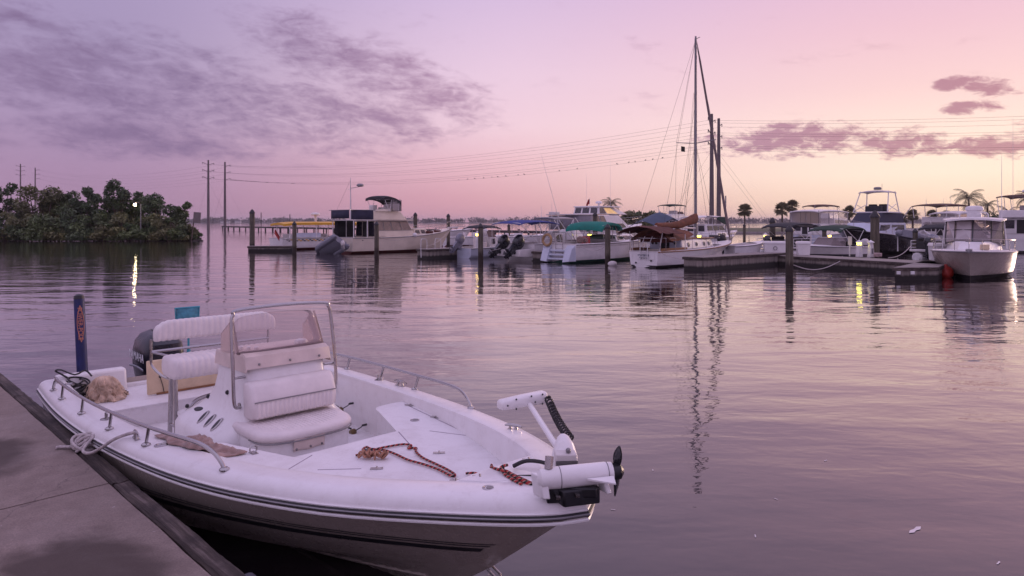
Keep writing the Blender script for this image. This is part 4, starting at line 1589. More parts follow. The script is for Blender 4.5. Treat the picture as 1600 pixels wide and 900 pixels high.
rb_ = rope('rope_bundle', bun, 0.0075, mat('tan_red_rope', (0.34, 0.17, 0.11), 0.9, var=0.5, scale=45), sub_=4)
tag(rb_, 'tangled tan rope bundle lying on the casting deck beside the red rope', 'rope')
A2 = [(4.96, 0.20, CD + 0.012), (5.01, 0.23, CD + 0.02), (5.10, 0.21, CD + 0.022), (5.22, 0.14, CD + 0.03), (5.33, 0.06, CD + 0.10), (5.41, 0.0, gz(5.40) + 0.012), (5.46, -0.035, gz(5.44) + 0.020), (5.53, -0.05, gz(5.53) + 0.024), (5.60, -0.055, gz(5.6) + 0.024), (5.70, -0.075, gz(5.7) + 0.022), (5.80, -0.085, gz(5.80) + 0.014)]
b3 = [(5.79, -0.10, gz(5.8) + 0.016), (5.70, -0.095, gz(5.7) + 0.026), (5.62, -0.07, gz(5.6) + 0.034), (5.555, -0.065, gz(5.55) + 0.036), (5.54, -0.035, gz(5.54) + 0.042), (5.565, -0.030, gz(5.55) + 0.050), (5.575, -0.065, gz(5.57) + 0.052), (5.60, -0.085, gz(5.6) + 0.028), (5.68, -0.11, gz(5.7) + 0.020), (5.77, -0.125, gz(5.78) + 0.014)]
o = rope('bow_rope', [boatpt(*p) for p in A2 + b3], 0.0074, braid)
tag(o, 'knotted red and black rope leading over the bow deck to the trolling motor', 'rope')

# brown towel crumpled on the starboard wing
m = MB()
rows = []
for i in range(46):
    r_ = []
    for j in range(26):
        u, v = i / 45, j / 25
        x = 3.05 + 0.60 * u + 0.014 * math.sin(v * 9)
        y = -1.00 + 0.30 * v + 0.08 * u + 0.016 * math.sin(u * 7 + 1) - 0.010 * math.sin(u * 17)
        edge = min(u, 1 - u, v, 1 - v)
        h = 0.016 * abs(math.sin(u * 23 + 2.2 * mnoise.noise((u * 3, v * 3, 4)) + v * 4)) ** 2 + 0.010 * (0.6 + mnoise.noise((u * 5, v * 4, 1.2))) + 0.020 * abs(mnoise.noise((u * 13, v * 8, 5))) + 0.016 * mnoise.noise((u * 4, v * 9, 9.0))
        lip = hb(x) - 0.22
        bz = CD + (gz(x) + 0.004 - CD) * smooth01((-y - lip + 0.10) / 0.11)
        r_.append(boatpt(x, y, bz + 0.012 + max(0.0, h) * min(1, edge * 9 + 0.25)))
    rows.append(r_)
m.sheet(rows, 0.008)
tag(m.build('towel', towelm, smooth=70), 'crumpled brown towel on the starboard deck beside the chrome side rail', 'towel')

# cast net heap and black cord on the aft deck
m = MB()
rings = []
for k in range(25):
    t = k / 24
    rad = 0.122 * (1 - t ** 2.2) ** 0.5 * (1.0 + 0.45 * (1 - t) ** 4) + 0.004
    r_ = []
    for j in range(96):
        a = 2 * PI * j / 96
        q = 1 + (0.42 - 0.2 * t) * mnoise.noise((math.cos(a) * 1.3 + 4, math.sin(a) * 1.3, t * 2.6)) + 0.20 * mnoise.noise((math.cos(a) * 3.1, math.sin(a) * 3.1, t * 5.0 + 2)) + 0.13 * mnoise.noise((math.cos(a) * 9, math.sin(a) * 9, t * 12.0)) + (0.05 * math.sin(a * 13 + t * 5) + 0.05 * math.sin(a * 29 - t * 9) + 0.10 * mnoise.noise((math.cos(a) * 6, math.sin(a) * 6, t * 7))) * (1 - 0.4 * t)
        r_.append(boatpt(0.42 + 0.10 * t + rad * q * math.cos(a) * 1.0, -0.66 - 0.05 * t + rad * q * math.sin(a), AD + 0.004 + (0.245 + 0.09 * mnoise.noise((math.cos(a) * 1.1, math.sin(a) * 1.1, 6.0)) * (1 - t)) * t))
    rings.append(r_)
m.loft(rings)
cn = m.build('cast_net', net, smooth=60)
tag(cn, 'heap of tan cast net piled on the aft deck', 'fishing net')
m = MB()
for j in range(260):
    a = rd.random() * 6.28
    a2 = a + rd.uniform(-1.2, 1.2)
    h0, h1 = rd.random() ** 1.5 * 0.10, 0.08 + 0.15 * rd.random()
    r0 = 0.115 + 0.06 * rd.random(); r1 = 0.122 * math.sqrt(max(0.02, 1 - (h1 / 0.25) ** 2.2)) + 0.010
    ps = []
    for q in range(5):
        u = q / 4
        rr_, aa, hh = r0 + (r1 - r0) * u + 0.02 * math.sin(u * PI) * rd.random(), a + (a2 - a) * u, h0 + (h1 - h0) * u + 0.015 * math.sin(u * PI)
        ps.append(boatpt(0.42 + 0.10 * hh / 0.31 + rr_ * math.cos(aa), -0.66 - 0.05 * hh / 0.31 + rr_ * math.sin(aa), AD + 0.006 + hh))
    m.tube(ps, 0.0022, 3)
ns = m.build('net_strands', mat('pale_mesh', (0.62, 0.48, 0.36), 0.85, var=0.3), cn)
ns['kind'] = 'stuff'
m = MB()
for j in range(90):
    a = rd.random() * 6.28
    r_ = 0.135 + rd.random() * 0.06
    p = boatpt(0.42 + r_ * math.cos(a), -0.66 + r_ * math.sin(a), AD + 0.012 + rd.random() * 0.035)
    m.ball(p, 0.009, 6)
wt = m.build('net_weight', mat('lead_weights', (0.16, 0.11, 0.06), 0.7, var=0.3), None)
wt.parent = cn
wt['kind'] = 'stuff'
co = []
for q in range(150):
    t = q / 149
    a = q * 0.52
    co.append(boatpt(0.20 + (0.10 + 0.03 * math.sin(q * 0.31)) * math.cos(a) + 0.03 * math.sin(q * .11), -0.86 + (0.07 + 0.03 * math.cos(q * 0.23)) * math.sin(a), AD + 0.03 + 0.13 * t + 0.05 * math.sin(q * 0.37)))
co += [boatpt(0.14, -0.98, AD + 0.24), boatpt(0.1, -1.03, AD + 0.28), boatpt(0.2, -1.0, AD + 0.30), boatpt(0.28, -0.9, AD + 0.25), boatpt(0.22, -0.80, AD + 0.27), boatpt(0.30, -0.76, AD + 0.22)]
tag(rope('cord_coil', co, 0.0085, rubber, 6, 3), 'tangled coil of black cord beside the tan net at the stern', 'cord')

# landing net frame (teal) behind the leaning post
t = thing('landing_net', 'teal rectangular landing net standing upright behind the white seat back', 'landing net', boatpt(0.10, 0.10, AD), TH)
m = MB()
fr_ = [(0, -0.0, 0.66), (0, -0.01, 0.80), (0, 0.25, 0.80), (0, 0.24, 0.66)]
m.tube(fr_, 0.012, 6, closed=True)
m.build('hoop', tealdark, t)
m = MB()
m.grid([[(0.02 * math.sin(PI * i / 8) * math.sin(PI * j / 8), 0.0 + 0.25 * i / 8, 0.64 + 0.16 * j / 8) for j in range(9)] for i in range(9)])
nb = m.build('mesh_bag', teal, t)
nb.modifiers.new('solid', 'SOLIDIFY').thickness = 0.004
m = MB()
m.tube([(0, 0.13, 0.66), (0.01, 0.13, 0.30), (0.02, 0.13, 0.0)], 0.012, 6)
m.build('handle', tealdark, t)
m = MB()
m.tube([(0.014, 0.13, 0.20), (0.010, 0.13, 0.36)], 0.020, 8)
m.build('grip', tealdark, t)

# spinning rods and reels lying on the port side of the cockpit
def rod(x, y, z, x2, y2, z2, label):
    t = thing('fishing_rod', label, 'fishing rod', boatpt(x, y, z), TH, 'fishing rods on the cockpit floor')
    m = MB()
    m.tube([(0, 0, 0), ((x2 - x), (y2 - y), z2 - z)], [0.009, 0.003], 6)
    m.build('blank', black, t)
    m = MB()
    m.lathe((0, 0, 0), [(0.022, -0.03), (0.030, -0.02), (0.026, 0.0), (0.030, 0.02), (0.020, 0.03)], 12, mx=Matrix.Translation((0.05, -0.01, -0.02)) @ Matrix.Rotation(1.2, 4, 'Y'))
    m.tube([(0.05, -0.01, -0.02), (0.03, 0.0, 0.0)], 0.008, 6)
    m.build('reel', mat('reel_gold', (0.16, 0.11, 0.05), 0.35, 0.5, var=0.4), t)
    m = MB()
    m.tube([(0.05, -0.01, -0.02), (0.09, 0.05, 0.02), (0.09, 0.075, 0.035)], 0.005, 5)
    m.tube([(0.09, 0.065, 0.035), (0.09, 0.115, 0.035)], 0.010, 6)
    m.build('crank', black, t)


rod(2.25, 0.88, 0.42, 1.0, 0.92, 0.52, 'black fishing rod with gold reel held up along the port side behind the seat')
rod(2.52, 0.86, 0.275, 1.3, 0.78, 0.27, 'black fishing rod and dark reel lying flat on the cockpit floor')

# mooring line from the boat cleat to a knot on the dock edge
kn = boatpt(2.41, -1.27, DZ + 0.05)
ca = boatpt(2.99, -1.085, gz(2.99) + 0.045)
pts = [ca, boatpt(2.93, -1.12, gz(2.95) + 0.03), boatpt(2.86, -1.19, 0.705), boatpt(2.78, -1.25, 0.64), boatpt(2.66, -1.29, 0.585), boatpt(2.52, -1.30, 0.575)]
for q in range(44):
    a = q * 0.83
    pts.append((kn[0] + 0.085 * math.cos(a) * (0.7 + 0.3 * math.sin(q * 0.31)), kn[1] + 0.075 * math.sin(a) * math.cos(q * 0.21), kn[2] - 0.012 + 0.055 * math.sin(a * 0.63 + 1)))
pts += [boatpt(2.34, -1.34, DZ + 0.015), boatpt(2.31, -1.37, DZ + 0.014), boatpt(2.28, -1.40, DZ + 0.014), boatpt(2.28, -1.42, DZ + 0.014)]
tag(rope('mooring_line', pts, 0.0115, ropewhite, 7, 5), 'off-white mooring line knotted on the dock edge and led to the boat cleat', 'rope')

# ================================================================== MARINA: boat kit
class Hull:
    def __init__(s, T, L, B, zs, zb, m_h, boot=None, stripe=None, over=0.13, tw=0.88, pw=2.4, fore=0.45, floor=0.35, m_d=None, gun=0.16, rub=None, chine=0.16, step=1.8):
        s.T, s.L, s.B, s.zs, s.zb = T, L, B, zs, zb
        s.tw, s.pw, s.over, s.step = tw, pw, over, step
        m_d = m_d or white
        N = 26
        ts = [1 - (1 - i / N) ** 1.35 for i in range(N + 1)]
        ws = [0, 0.06, 0.35, 0.7, 0.92, 1.0, 1.2]

        def pt(t, k, side, off=0.0):
            z1 = s.sheer(t * L)
            w_ = ws[k]
            z = [z1, z1 - 0.06, z1 - (z1 - chine) * 0.38, z1 - (z1 - chine) * 0.72, chine * 0.9 + 0.02, chine * 0.55, -0.45][k]
            rise = max(0.0, (t - 0.45) / 0.55)
            sc = [1, 0.995, 0.97 - 0.10 * rise, 0.94 - 0.24 * rise, 0.90 - 0.36 * rise, 0.85 - 0.40 * rise, 0.02][k]
            lf = 1 - over * min(1.3, (z1 - z) / max(0.3, z1)) ** 0.9
            return (t * L * lf + (0.04 if t == 0 else 0) * w_, side * (s.hb(t * L) * sc + off), z)
        s.pt = pt
        m = MB()
        for side in (-1, 1):
            m.grid([[pt(t, k, side) for k in range(7)] for t in ts])
        tr = [pt(0, k, -1) for k in range(7)] + [pt(0, k, 1) for k in range(6, -1, -1)]
        m.add(tr, [tuple(range(len(tr)))])
        s.o = m.build('hull', m_h, T, smooth=30)
        if boot:
            for side in (-1, 1):
                b = MB()
                b.grid([[pt(t, k, side, 0.006) for k in (4, 5, 6)] for t in ts])
                b.build('boot_stripe', boot, s.o, smooth=40)
            b = MB()
            q = [pt(0, 4, -1), pt(0, 5, -1), pt(0, 6, -1), pt(0, 6, 1), pt(0, 5, 1), pt(0, 4, 1)]
            b.add([(x - 0.006, y * 1.005, z) for x, y, z in q], [tuple(range(6))])
            b.build('boot_stripe', boot, s.o, smooth=0)
        if stripe:
            mm, v0, v1 = stripe
            for side in (-1, 1):
                b = MB()
                b.grid([[tuple(Vector(pt(t, 1, side, 0.006)).lerp(Vector(pt(t, 3, side, 0.006)), v)) for v in (v0, (v0 + v1) / 2, v1)] for t in ts[:-1]])
                b.build('hull_stripe', mm, s.o, smooth=40)
        # gunwale strip, inner wall, floor, foredeck
        m = MB()
        xf = L * (1 - fore)
        for side in (-1, 1):
            m.grid([[(t * L, side * s.hb(t * L), s.sheer(t * L)), (t * L, side * max(0, s.hb(t * L) - gun * 0.5), s.sheer(t * L) + 0.025), (t * L, side * max(0, s.hb(t * L) - gun), s.sheer(t * L) + 0.02)] for t in ts])
        xs = [x for x in [t * L for t in ts] if x > xf]
        m.grid([[(x, -max(0, s.hb(x) - gun) + 2 * max(0, s.hb(x) - gun) * j / 6, s.sheer(x) + 0.02 + 0.05 * (1 - (j / 3 - 1) ** 2)) for j in range(7)] for x in [xf] + xs])
        m.build('deck', m_d, T, smooth=40)
        m = MB()
        xi = [0.0] + [x for x in [t * L for t in ts] if 0 < x < xf] + [xf]
        for side in (-1, 1):
            m.grid([[(x, side * (s.hb(x) - gun), s.sheer(x) + 0.02), (x, side * (s.hb(x) - gun - 0.02), floor)] for x in xi])
        m.grid([[(x, -(s.hb(x) - gun - 0.02) + 2 * (s.hb(x) - gun - 0.02) * j / 2, floor) for j in range(3)] for x in xi])
        for x in (0.06, xf):
            h = s.hb(x) - gun
            m.add([(x, -h, floor), (x, h, floor), (x, h, s.sheer(x) + 0.022), (x, -h, s.sheer(x) + 0.022)], [(0, 1, 2, 3)])
        m.box((0.05, 0, s.sheer(0)), (0.12, 2 * s.hb(0) - 0.05, 0.04))
        m.build('cockpit', offwhite, T, smooth=30)
        b = MB()
        ring = [(t * L + 0.004, -s.hb(t * L) - 0.008, s.sheer(t * L) - 0.03) for t in ts] + [(t * L + 0.004, s.hb(t * L) + 0.008, s.sheer(t * L) - 0.03) for t in reversed(ts[:-1])]
        b.tube(ring, 0.028, 6)
        b.build('rub_rail', rub or dull, s.o)

    def hb(s, x):
        t = min(1, max(0, x / s.L))
        if t < 0.4:
            return s.B / 2 * (s.tw + (1 - s.tw) * math.sin(t / 0.4 * PI / 2))
        return s.B / 2 * max(0.0, 1 - ((t - 0.4) / 0.6) ** s.pw)

    def sheer(s, x):
        t = min(1, max(0, x / s.L))
        return s.zs + (s.zb - s.zs) * t ** s.step


def cabin(T, name, m, x0, x1, hw0, hw1, z0, z1, rf=0.3, ra=0.0, tuck=0.08, bevel=0.04, rise=0.0):
    """deckhouse block: x0 aft, x1 forward; returns its side quads (bl, br, tr, tl seen from outside)"""
    A, B_, C, D_ = (x0, -hw0, z0), (x1, -hw1, z0), (x1, hw1, z0), (x0, hw0, z0)
    a, b, c, d = (x0 + ra, -hw0 + tuck, z1), (x1 - rf, -hw1 + tuck, z1 + rise), (x1 - rf, hw1 - tuck, z1 + rise), (x0 + ra, hw0 - tuck, z1)
    mb = MB()
    mb.hexa([A, B_, C, D_], [a, b, c, d])
    o = mb.build(name, m, T, bevel=bevel)
    return o, dict(stbd=(A, B_, b, a), front=(B_, C, c, b), port=(C, D_, d, c), aft=(D_, A, a, d))


def panes(parent, quad, cells, m, name='window', th=0.012, frame_m=None):
    for u0, u1, v0, v1 in cells:
        b = MB()
        b.plate(sub(quad, u0, u1, v0, v1), th)
        o = b.build(name, m, parent, smooth=0)
        if frame_m:
            q = sub(quad, u0, u1, v0, v1)
            q = [tuple(p + (q[1] - q[0]).cross(q[3] - q[0]).normalized() * th) for p in q]
            f = MB()
            f.tube(q, 0.018, 4, closed=True)
            f.build('window_frame', frame_m, o)


def bimini(T, x0, x1, hw, z, m, rise=0.10, droop=0.08, legs=(), zf=0.9, hwf=None, name='bimini_top', th=0.03, tilt=0.0, lm=None, r=0.018):
    b = MB()
    rows = []
    for i in range(13):
        u = i / 12
        rows.append([(x0 + (x1 - x0) * u, hw * (j / 5 - 1), z + tilt * (u - 0.5) + rise * (1 - (2 * u - 1) ** 2) - droop * abs(2 * u - 1) ** 6 - 0.10 * abs(j / 5 - 1) ** 3 + 0.012 * math.sin(u * 19) * (1 - abs(j / 5 - 1))) for j in range(11)])
    b.sheet(rows, th)
    o = b.build(name, m, T, smooth=60)
    if legs:
        for xt, xb in legs:
            f = MB()
            u = (xt - x0) / (x1 - x0)
            zt = z + tilt * (u - 0.5) + rise * (1 - (2 * u - 1) ** 2) - 0.10
            f.tube([(xb, -(hwf or hw), zf), (xt, -hw * 0.98, zt - 0.02), (xt, -hw * 0.80, zt + 0.045 - th), (xt, hw * 0.80, zt + 0.045 - th), (xt, hw * 0.98, zt - 0.02), (xb, (hwf or hw), zf)], r, 6)
            f.build('frame_bow', lm or alu, T)
    return o


def rail(T, pts, h, posts, name='rail', r=0.014, lean=0.0):
    """pts along the deck edge; a tube h above it on stanchions"""
    P = path(pts, 6)
    m = MB()
    top = [(x, y, z + h) for x, y, z in P]
    m.tube([P[0]] + top + [P[-1]], r, 6)
    o = m.build(name, steel, T)
    for k in range(1, posts):
        i = int(k / posts * (len(P) - 1))
        m = MB()
        m.tube([P[i], top[i]], r * 0.8, 5)
        m.build('stanchion', steel, o)
    return o


def bowrail(T, H, x0, h=0.42, posts=5, inset_=0.07):
    L = H.L
    xs = [x0 + (L * 0.985 - x0) * k / 7 for k in range(8)]
    side = [(x, -max(0.05, H.hb(x) - inset_), H.sheer(x) + 0.03) for x in xs]
    pts = side + [(x, -y, z) for x, y, z in reversed(side)]
    return rail(T, pts, h, posts * 2, 'bow_rail')


def antenna(T, x, y, z, l, rake=0.0, r=0.010, name='antenna'):
    m = MB()
    m.tube([(x, y, z), (x - l * rake, y, z + l)], [r * 1.5, r * 0.6], 5)
    m.lathe((x, y, z - 0.05), [(0.03, 0), (0.03, 0.08)], 6)
    return m.build(name, alu, T)


def radar(T, x, y, z, r=0.28, name='radar_dome', mast=0.0):
    m = MB()
    m.lathe((x, y, z), [(r * 0.8, 0), (r, 0.04), (r, 0.13), (r * 0.86, 0.20), (r * 0.4, 0.235)], 16)
    if mast:
        m.hexa([(x - 0.02, y - 0.06, z - mast), (x + 0.12, y - 0.06, z - mast), (x + 0.12, y + 0.06, z - mast), (x - 0.02, y + 0.06, z - mast)], [(x - 0.08, y - 0.06, z + 0.01), (x + 0.08, y - 0.06, z + 0.01), (x + 0.08, y + 0.06, z + 0.01), (x - 0.08, y + 0.06, z + 0.01)])
    return m.build(name, white, T)


def outboard(T, x, y, z, s=1.0, tilt=0.0, cm=None, lm=None):
    """outboard engine hung on a transom: cowling > midsection, propeller"""
    mx = Matrix.Translation((x, y, z)) @ Matrix.Rotation(tilt, 4, 'Y') @ Matrix.Scale(s, 4)
    b = MB()
    rings = []
    for zz, lf, wf, cx in ((0.02, 0.20, 0.13, -0.30), (0.10, 0.27, 0.18, -0.30), (0.30, 0.30, 0.20, -0.32), (0.48, 0.27, 0.18, -0.34), (0.58, 0.18, 0.12, -0.37), (0.61, 0.06, 0.05, -0.38)):
        rings.append([(cx + lf * math.copysign(abs(math.cos(a)) ** 0.65, math.cos(a)), wf * math.copysign(abs(math.sin(a)) ** 0.65, math.sin(a)), zz) for a in [2 * PI * q / 14 for q in range(14)]])
    b.loft(rings, mx=mx)
    o = b.build('outboard_motor', cm or blackpaint, T, smooth=50)
    b = MB()
    b.hexa([(-0.42, -0.06, -0.62), (-0.20, -0.05, -0.62), (-0.20, 0.05, -0.62), (-0.42, 0.06, -0.62)], [(-0.46, -0.10, 0.05), (-0.10, -0.10, 0.05), (-0.10, 0.10, 0.05), (-0.46, 0.10, 0.05)], mx=mx)
    b.box((-0.06, 0, -0.10), (0.20, 0.22, 0.34), mx=mx)
    b.box((-0.36, 0, -0.50), (0.42, 0.20, 0.02), mx=mx)
    b.tube([tuple(mx @ Vector(p)) for p in ((-0.12, 0, -0.66), (-0.20, 0, -0.66), (-0.46, 0, -0.66), (-0.52, 0, -0.66))], [0.01 * s, 0.05 * s, 0.055 * s, 0.03 * s], 8)
    b.hexa([(-0.42, -0.012, -0.86), (-0.24, -0.012, -0.80), (-0.24, 0.012, -0.80), (-0.42, 0.012, -0.86)], [(-0.40, -0.02, -0.62), (-0.20, -0.02, -0.62), (-0.20, 0.02, -0.62), (-0.40, 0.02, -0.62)], mx=mx)
    b.build('midsection', lm or cm or blackpaint, o, smooth=40)
    b = MB()
    for k in range(3):
        a = k * 2 * PI / 3 + 0.3
        c, s2 = math.cos(a), math.sin(a)
        b.hexa([tuple(mx @ Vector((-0.50, 0.03 * c - 0.03 * s2, -0.66 + 0.03 * s2 + 0.03 * c))), tuple(mx @ Vector((-0.48, 0.03 * c + 0.03 * s2, -0.66 + 0.03 * s2 - 0.03 * c))), tuple(mx @ Vector((-0.475, 0.03 * c + 0.03 * s2, -0.66 + 0.03 * s2 - 0.03 * c))), tuple(mx @ Vector((-0.495, 0.03 * c - 0.03 * s2, -0.66 + 0.03 * s2 + 0.03 * c)))],
               [tuple(mx @ Vector((-0.53, 0.15 * c - 0.06 * s2, -0.66 + 0.15 * s2 + 0.06 * c))), tuple(mx @ Vector((-0.45, 0.15 * c + 0.06 * s2, -0.66 + 0.15 * s2 - 0.06 * c))), tuple(mx @ Vector((-0.445, 0.15 * c + 0.06 * s2, -0.66 + 0.15 * s2 - 0.06 * c))), tuple(mx @ Vector((-0.525, 0.15 * c - 0.06 * s2, -0.66 + 0.15 * s2 + 0.06 * c)))])
    b.build('propeller', black, o, smooth=0)
    return o


class Place:
    """a boat's spot: heading phi (degrees from +X), corner or centre on the water; reads photo points on a plane y=const of the boat"""
    def __init__(s, px, Y, phi, side=0.0):
        s.c, s.s = math.cos(R(phi)), math.sin(R(phi))
        p = at(px, Y)
        s.o = Vector((p.x + side * s.s * 1.0, p.y - side * s.c * 1.0, 0)) if side else p
        s.rz = R(phi)

    def rd(s, px, py, y=0.0):
        u = (px - 800) / FPX
        ox, oy = s.o.x - s.s * y, s.o.y + s.c * y
        x = (u * oy - ox) / (s.c - u * s.s)
        Y = oy + x * s.s
        return x, EYE - (py - HZ) * Y / FPX


def spot(px, Y, phi, B):
    """Place whose starboard stern corner (beam B) is at photo column px, Y metres away"""
    return Place(px, Y, phi, side=-B / 2)


# ------------------------------------------------------------------ 1 water taxi
B = 2.5
P = spot(443, 53, 45, B)
T = thing('water_taxi', 'white water taxi with long yellow roof and checkered side band', 'boat', P.o, P.rz)
H = Hull(T, 9.2, B, 0.92, 1.15, white, boot=bottomred, fore=0.22, floor=0.45, over=0.1, tw=0.95, pw=3)
z0 = P.rd(440, 352, -B / 2)[1]
roof = MB()
rows = []
for i in range(15):
    u = i / 14
    rows.append([(0.1 + 8.0 * u, 1.2 * (j / 4 - 1), 2.14 + 0.10 * (1 - (j / 4 - 1) ** 2) - 0.10 * abs(2 * u - 1) ** 8) for j in range(9)])
roof.sheet(rows, 0.17)
roof.build('roof', yellow, T, smooth=50)
for x in (0.6, 2.9, 5.2, 7.4):
    for sd in (-1, 1):
        m = MB()
        m.tube([(x, sd * 1.08, 0.9), (x, sd * 1.08, 2.0)], 0.035, 8)
        m.build('roof_post', white, T)
for row in range(2):
    for k in range(34):
        if (k + row) % 2 == 0:
            b = MB()
            b.box((0, 0, 0), (0.15, 0.012, 0.075))
            xx = 0.35 + 0.16 * k
            o = b.build('checker', black if k % 4 < 2 else yellow, T, smooth=0)
            o.location = (xx, -H.hb(xx) - 0.012 + 0.0, 0.80 - 0.077 * row)
            o.rotation_euler = (0, 0, -0.012)
b = MB()
b.box((2.2, -1.06, 1.17), (2.2, 0.02, 0.34))
b.build('side_banner', bluewhite, T, smooth=0)
for k in range(4):
    b = MB()
    b.box((1.2 + 1.5 * k, 0, 0.78), (0.5, 1.7, 0.10))
    b.box((1.0 + 1.5 * k, 0, 1.02), (0.08, 1.7, 0.45))
    b.build('bench', offwhite, T, bevel=0.02)
b = MB()
b.hexa([(4.6, -1.0, 0.95), (5.5, -1.0, 0.95), (5.5, -0.5, 0.95), (4.6, -0.5, 0.95)], [(5.2, -0.95, 1.38), (5.42, -0.95, 1.38), (5.42, -0.6, 1.38), (5.2, -0.6, 1.38)])
b.build('orange_cover', mat('orange_canvas', (0.42, 0.19, 0.05), 0.85, var=0.3), T, bevel=0.03)
b = MB()
b.box((6.3, 0, 1.1), (0.8, 0.7, 0.9))
b.box((6.0, -0.6, 1.05), (0.4, 0.35, 0.7))
b.build('helm_console', dull, T, bevel=0.04)
radar(T, 3.4, 0.0, 2.75, 0.36, mast=0.52)
b = MB()
b.tube([(0.0, -0.9, 0.9), (-0.55, -0.9, 1.75)], 0.016, 5)
b.build('flag_pole', alu, T)
b = MB()
b.sheet([[(-0.10 - 0.10 * u - 0.40 * v, -0.9 + 0.05 * math.sin(u * 5), 1.05 + 0.60 * v - 0.32 * u) for v in (0, 0.33, 0.66, 1)] for u in (0, 0.25, 0.5, 0.75, 1)], 0.01)
b.build('flag', flagred, T)

railcanvas = mat('rail_canvas_cloth', (0.030, 0.030, 0.062), 0.85, var=0.3, scale=3)
# ------------------------------------------------------------------ 2 trawler
B = 3.3
P = spot(553, 47, 45, B)
T = thing('trawler', 'cream motor trawler with tan side windows and a dark bimini on its flybridge', 'boat', P.o, P.rz)
Lh = P.rd(706, 372, 0)[0]
H = Hull(T, Lh, B, 1.10, 1.72, cream, boot=bottomred, over=0.12, tw=0.93, pw=2.6, fore=0.72, floor=0.7, m_d=cream, step=3.0)
xa = P.rd(591, 0, -B / 2)[0]; xb = P.rd(657, 0, -B / 2)[0]
o, q = cabin(T, 'deckhouse', cream, xa, xb, 1.28, 1.12, 1.12, 2.30, rf=0.75, tuck=0.10)
panes(o, q['stbd'], [(0.04, 0.235, 0.40, 0.95), (0.25, 0.45, 0.40, 0.95), (0.465, 0.71, 0.40, 0.95), (0.725, 0.97, 0.40, 0.95)], tanglass, frame_m=dull)
panes(o, q['port'], [(0.04, 0.28, 0.40, 0.95), (0.30, 0.53, 0.40, 0.95), (0.55, 0.95, 0.40, 0.95)], tanglass, frame_m=dull)
panes(o, q['front'], [(0.05, 0.34, 0.45, 0.92), (0.36, 0.64, 0.45, 0.92), (0.66, 0.95, 0.45, 0.92)], darkglass, frame_m=dull)
panes(o, q['aft'], [(0.36, 0.64, 0.02, 0.94)], darkgap, name='cabin_door')
panes(o, q['aft'], [(0.03, 0.33, 0.05, 0.94), (0.67, 0.97, 0.05, 0.94)], darkglass)  # dark panes fill the bulkhead, putting the cockpit's shade into their colour
b = MB(); b.grid([[(0.3 + (xa - 0.3) * i / 6, 1.40 + 0.012 * (i % 2), z) for z in (1.12, 1.7, 2.30)] for i in range(7)]); so = b.build('cockpit_shade_sheet', darkcanvas, T); so.modifiers.new('solid', 'SOLIDIFY').thickness = 0.012  # added dark sheet standing for the shade inside the aft cockpit
b = MB(); b.box(((xa + xb) / 2 - 0.25, 0, 2.345), (xb - xa - 0.2, 2.5, 0.08)); b.build('house_roof', cream, T, bevel=0.03)
b = MB(); b.hexa([(0.0, -1.42, 2.30), (xa + 0.1, -1.35, 2.30), (xa + 0.1, 1.35, 2.30), (0.0, 1.42, 2.30)], [(0.0, -1.42, 2.37), (xa + 0.1, -1.35, 2.37), (xa + 0.1, 1.35, 2.37), (0.0, 1.42, 2.37)]); b.build('cockpit_hardtop', offwhite, T, bevel=0.02)
for sd in (-1, 1):
    for x in (0.15, 1.25):
        b = MB(); b.tube([(x, sd * 1.38, 1.1), (x, sd * 1.38, 2.31)], 0.035, 6); b.build('hardtop_post', alu, T)
# flybridge
fx0 = xa - 0.5; fx1 = P.rd(640, 0, -1.2)[0]
o, q = cabin(T, 'flybridge', cream, fx0 + 0.3, fx1, 1.20, 0.85, 2.385, 3.00, rf=0.55, tuck=0.06)
for sd in (-1, 1):
    b = MB(); b.plate([(fx0 + 0.6, sd * 1.17, 2.98), (fx1 - 1.2, sd * 1.05, 2.98), (fx1 - 1.35, sd * 1.03, 3.18), (fx0 + 0.6, sd * 1.15, 3.1)], 0.03); b.build('flybridge_coaming', cream, T, smooth=0)
b = MB()
b.tube(path([(fx0, -1.35, 3.05), (-0.0, -1.35, 3.05), (-0.1, -1.2, 3.05), (-0.1, 1.2, 3.05), (0.0, 1.35, 3.05), (fx0, 1.35, 3.05)], 4), 0.02, 6)
for x in (0.0, 0.8, 1.6):
    for sd in (-1, 1):
        b.tube([(x, sd * 1.35, 2.37), (x, sd * 1.35, 3.05)], 0.016, 5)
b.build('boat_deck_rail', steel, T)
for (x0_, x1_, y0_, y1_, mm) in ((-0.04, fx0 + 0.28, -1.36, -1.36, railcanvas),):
    b = MB(); b.sheet([[(x, y0_ + 0.02 * math.sin(x * 7), z) for z in (3.05, 2.75, 2.40)] for x in [x0_ + (x1_ - x0_) * i / 12 for i in range(13)]], 0.01)
    so = b.build('rail_canvas', mm, T); so.modifiers.new('solid', 'SOLIDIFY').thickness = 0.012
b = MB()
b.grid([[(-0.10, y, z) for z in (3.04, 2.45)] for y in (-1.2, -0.4, 0.4, 1.2)])
so = b.build('rail_canvas', railcanvas, T); so.modifiers.new('solid', 'SOLIDIFY').thickness = 0.012
bx0 = P.rd(574, 0, 0.9)[0]; bx1 = P.rd(626, 0, -1.15)[0]
bimini(T, bx0, bx1, 1.15, 3.98, darkcanvas, rise=0.14, droop=0.06, legs=((bx0 + 0.1, bx0 + 0.5), (bx1 - 0.1, bx1 - 0.2), ((bx0 + bx1) / 2, bx0 + 0.6)), zf=3.0, hwf=1.12, th=0.20, tilt=-0.25)
b = MB()
mx_ = (bx0 + bx1) / 2
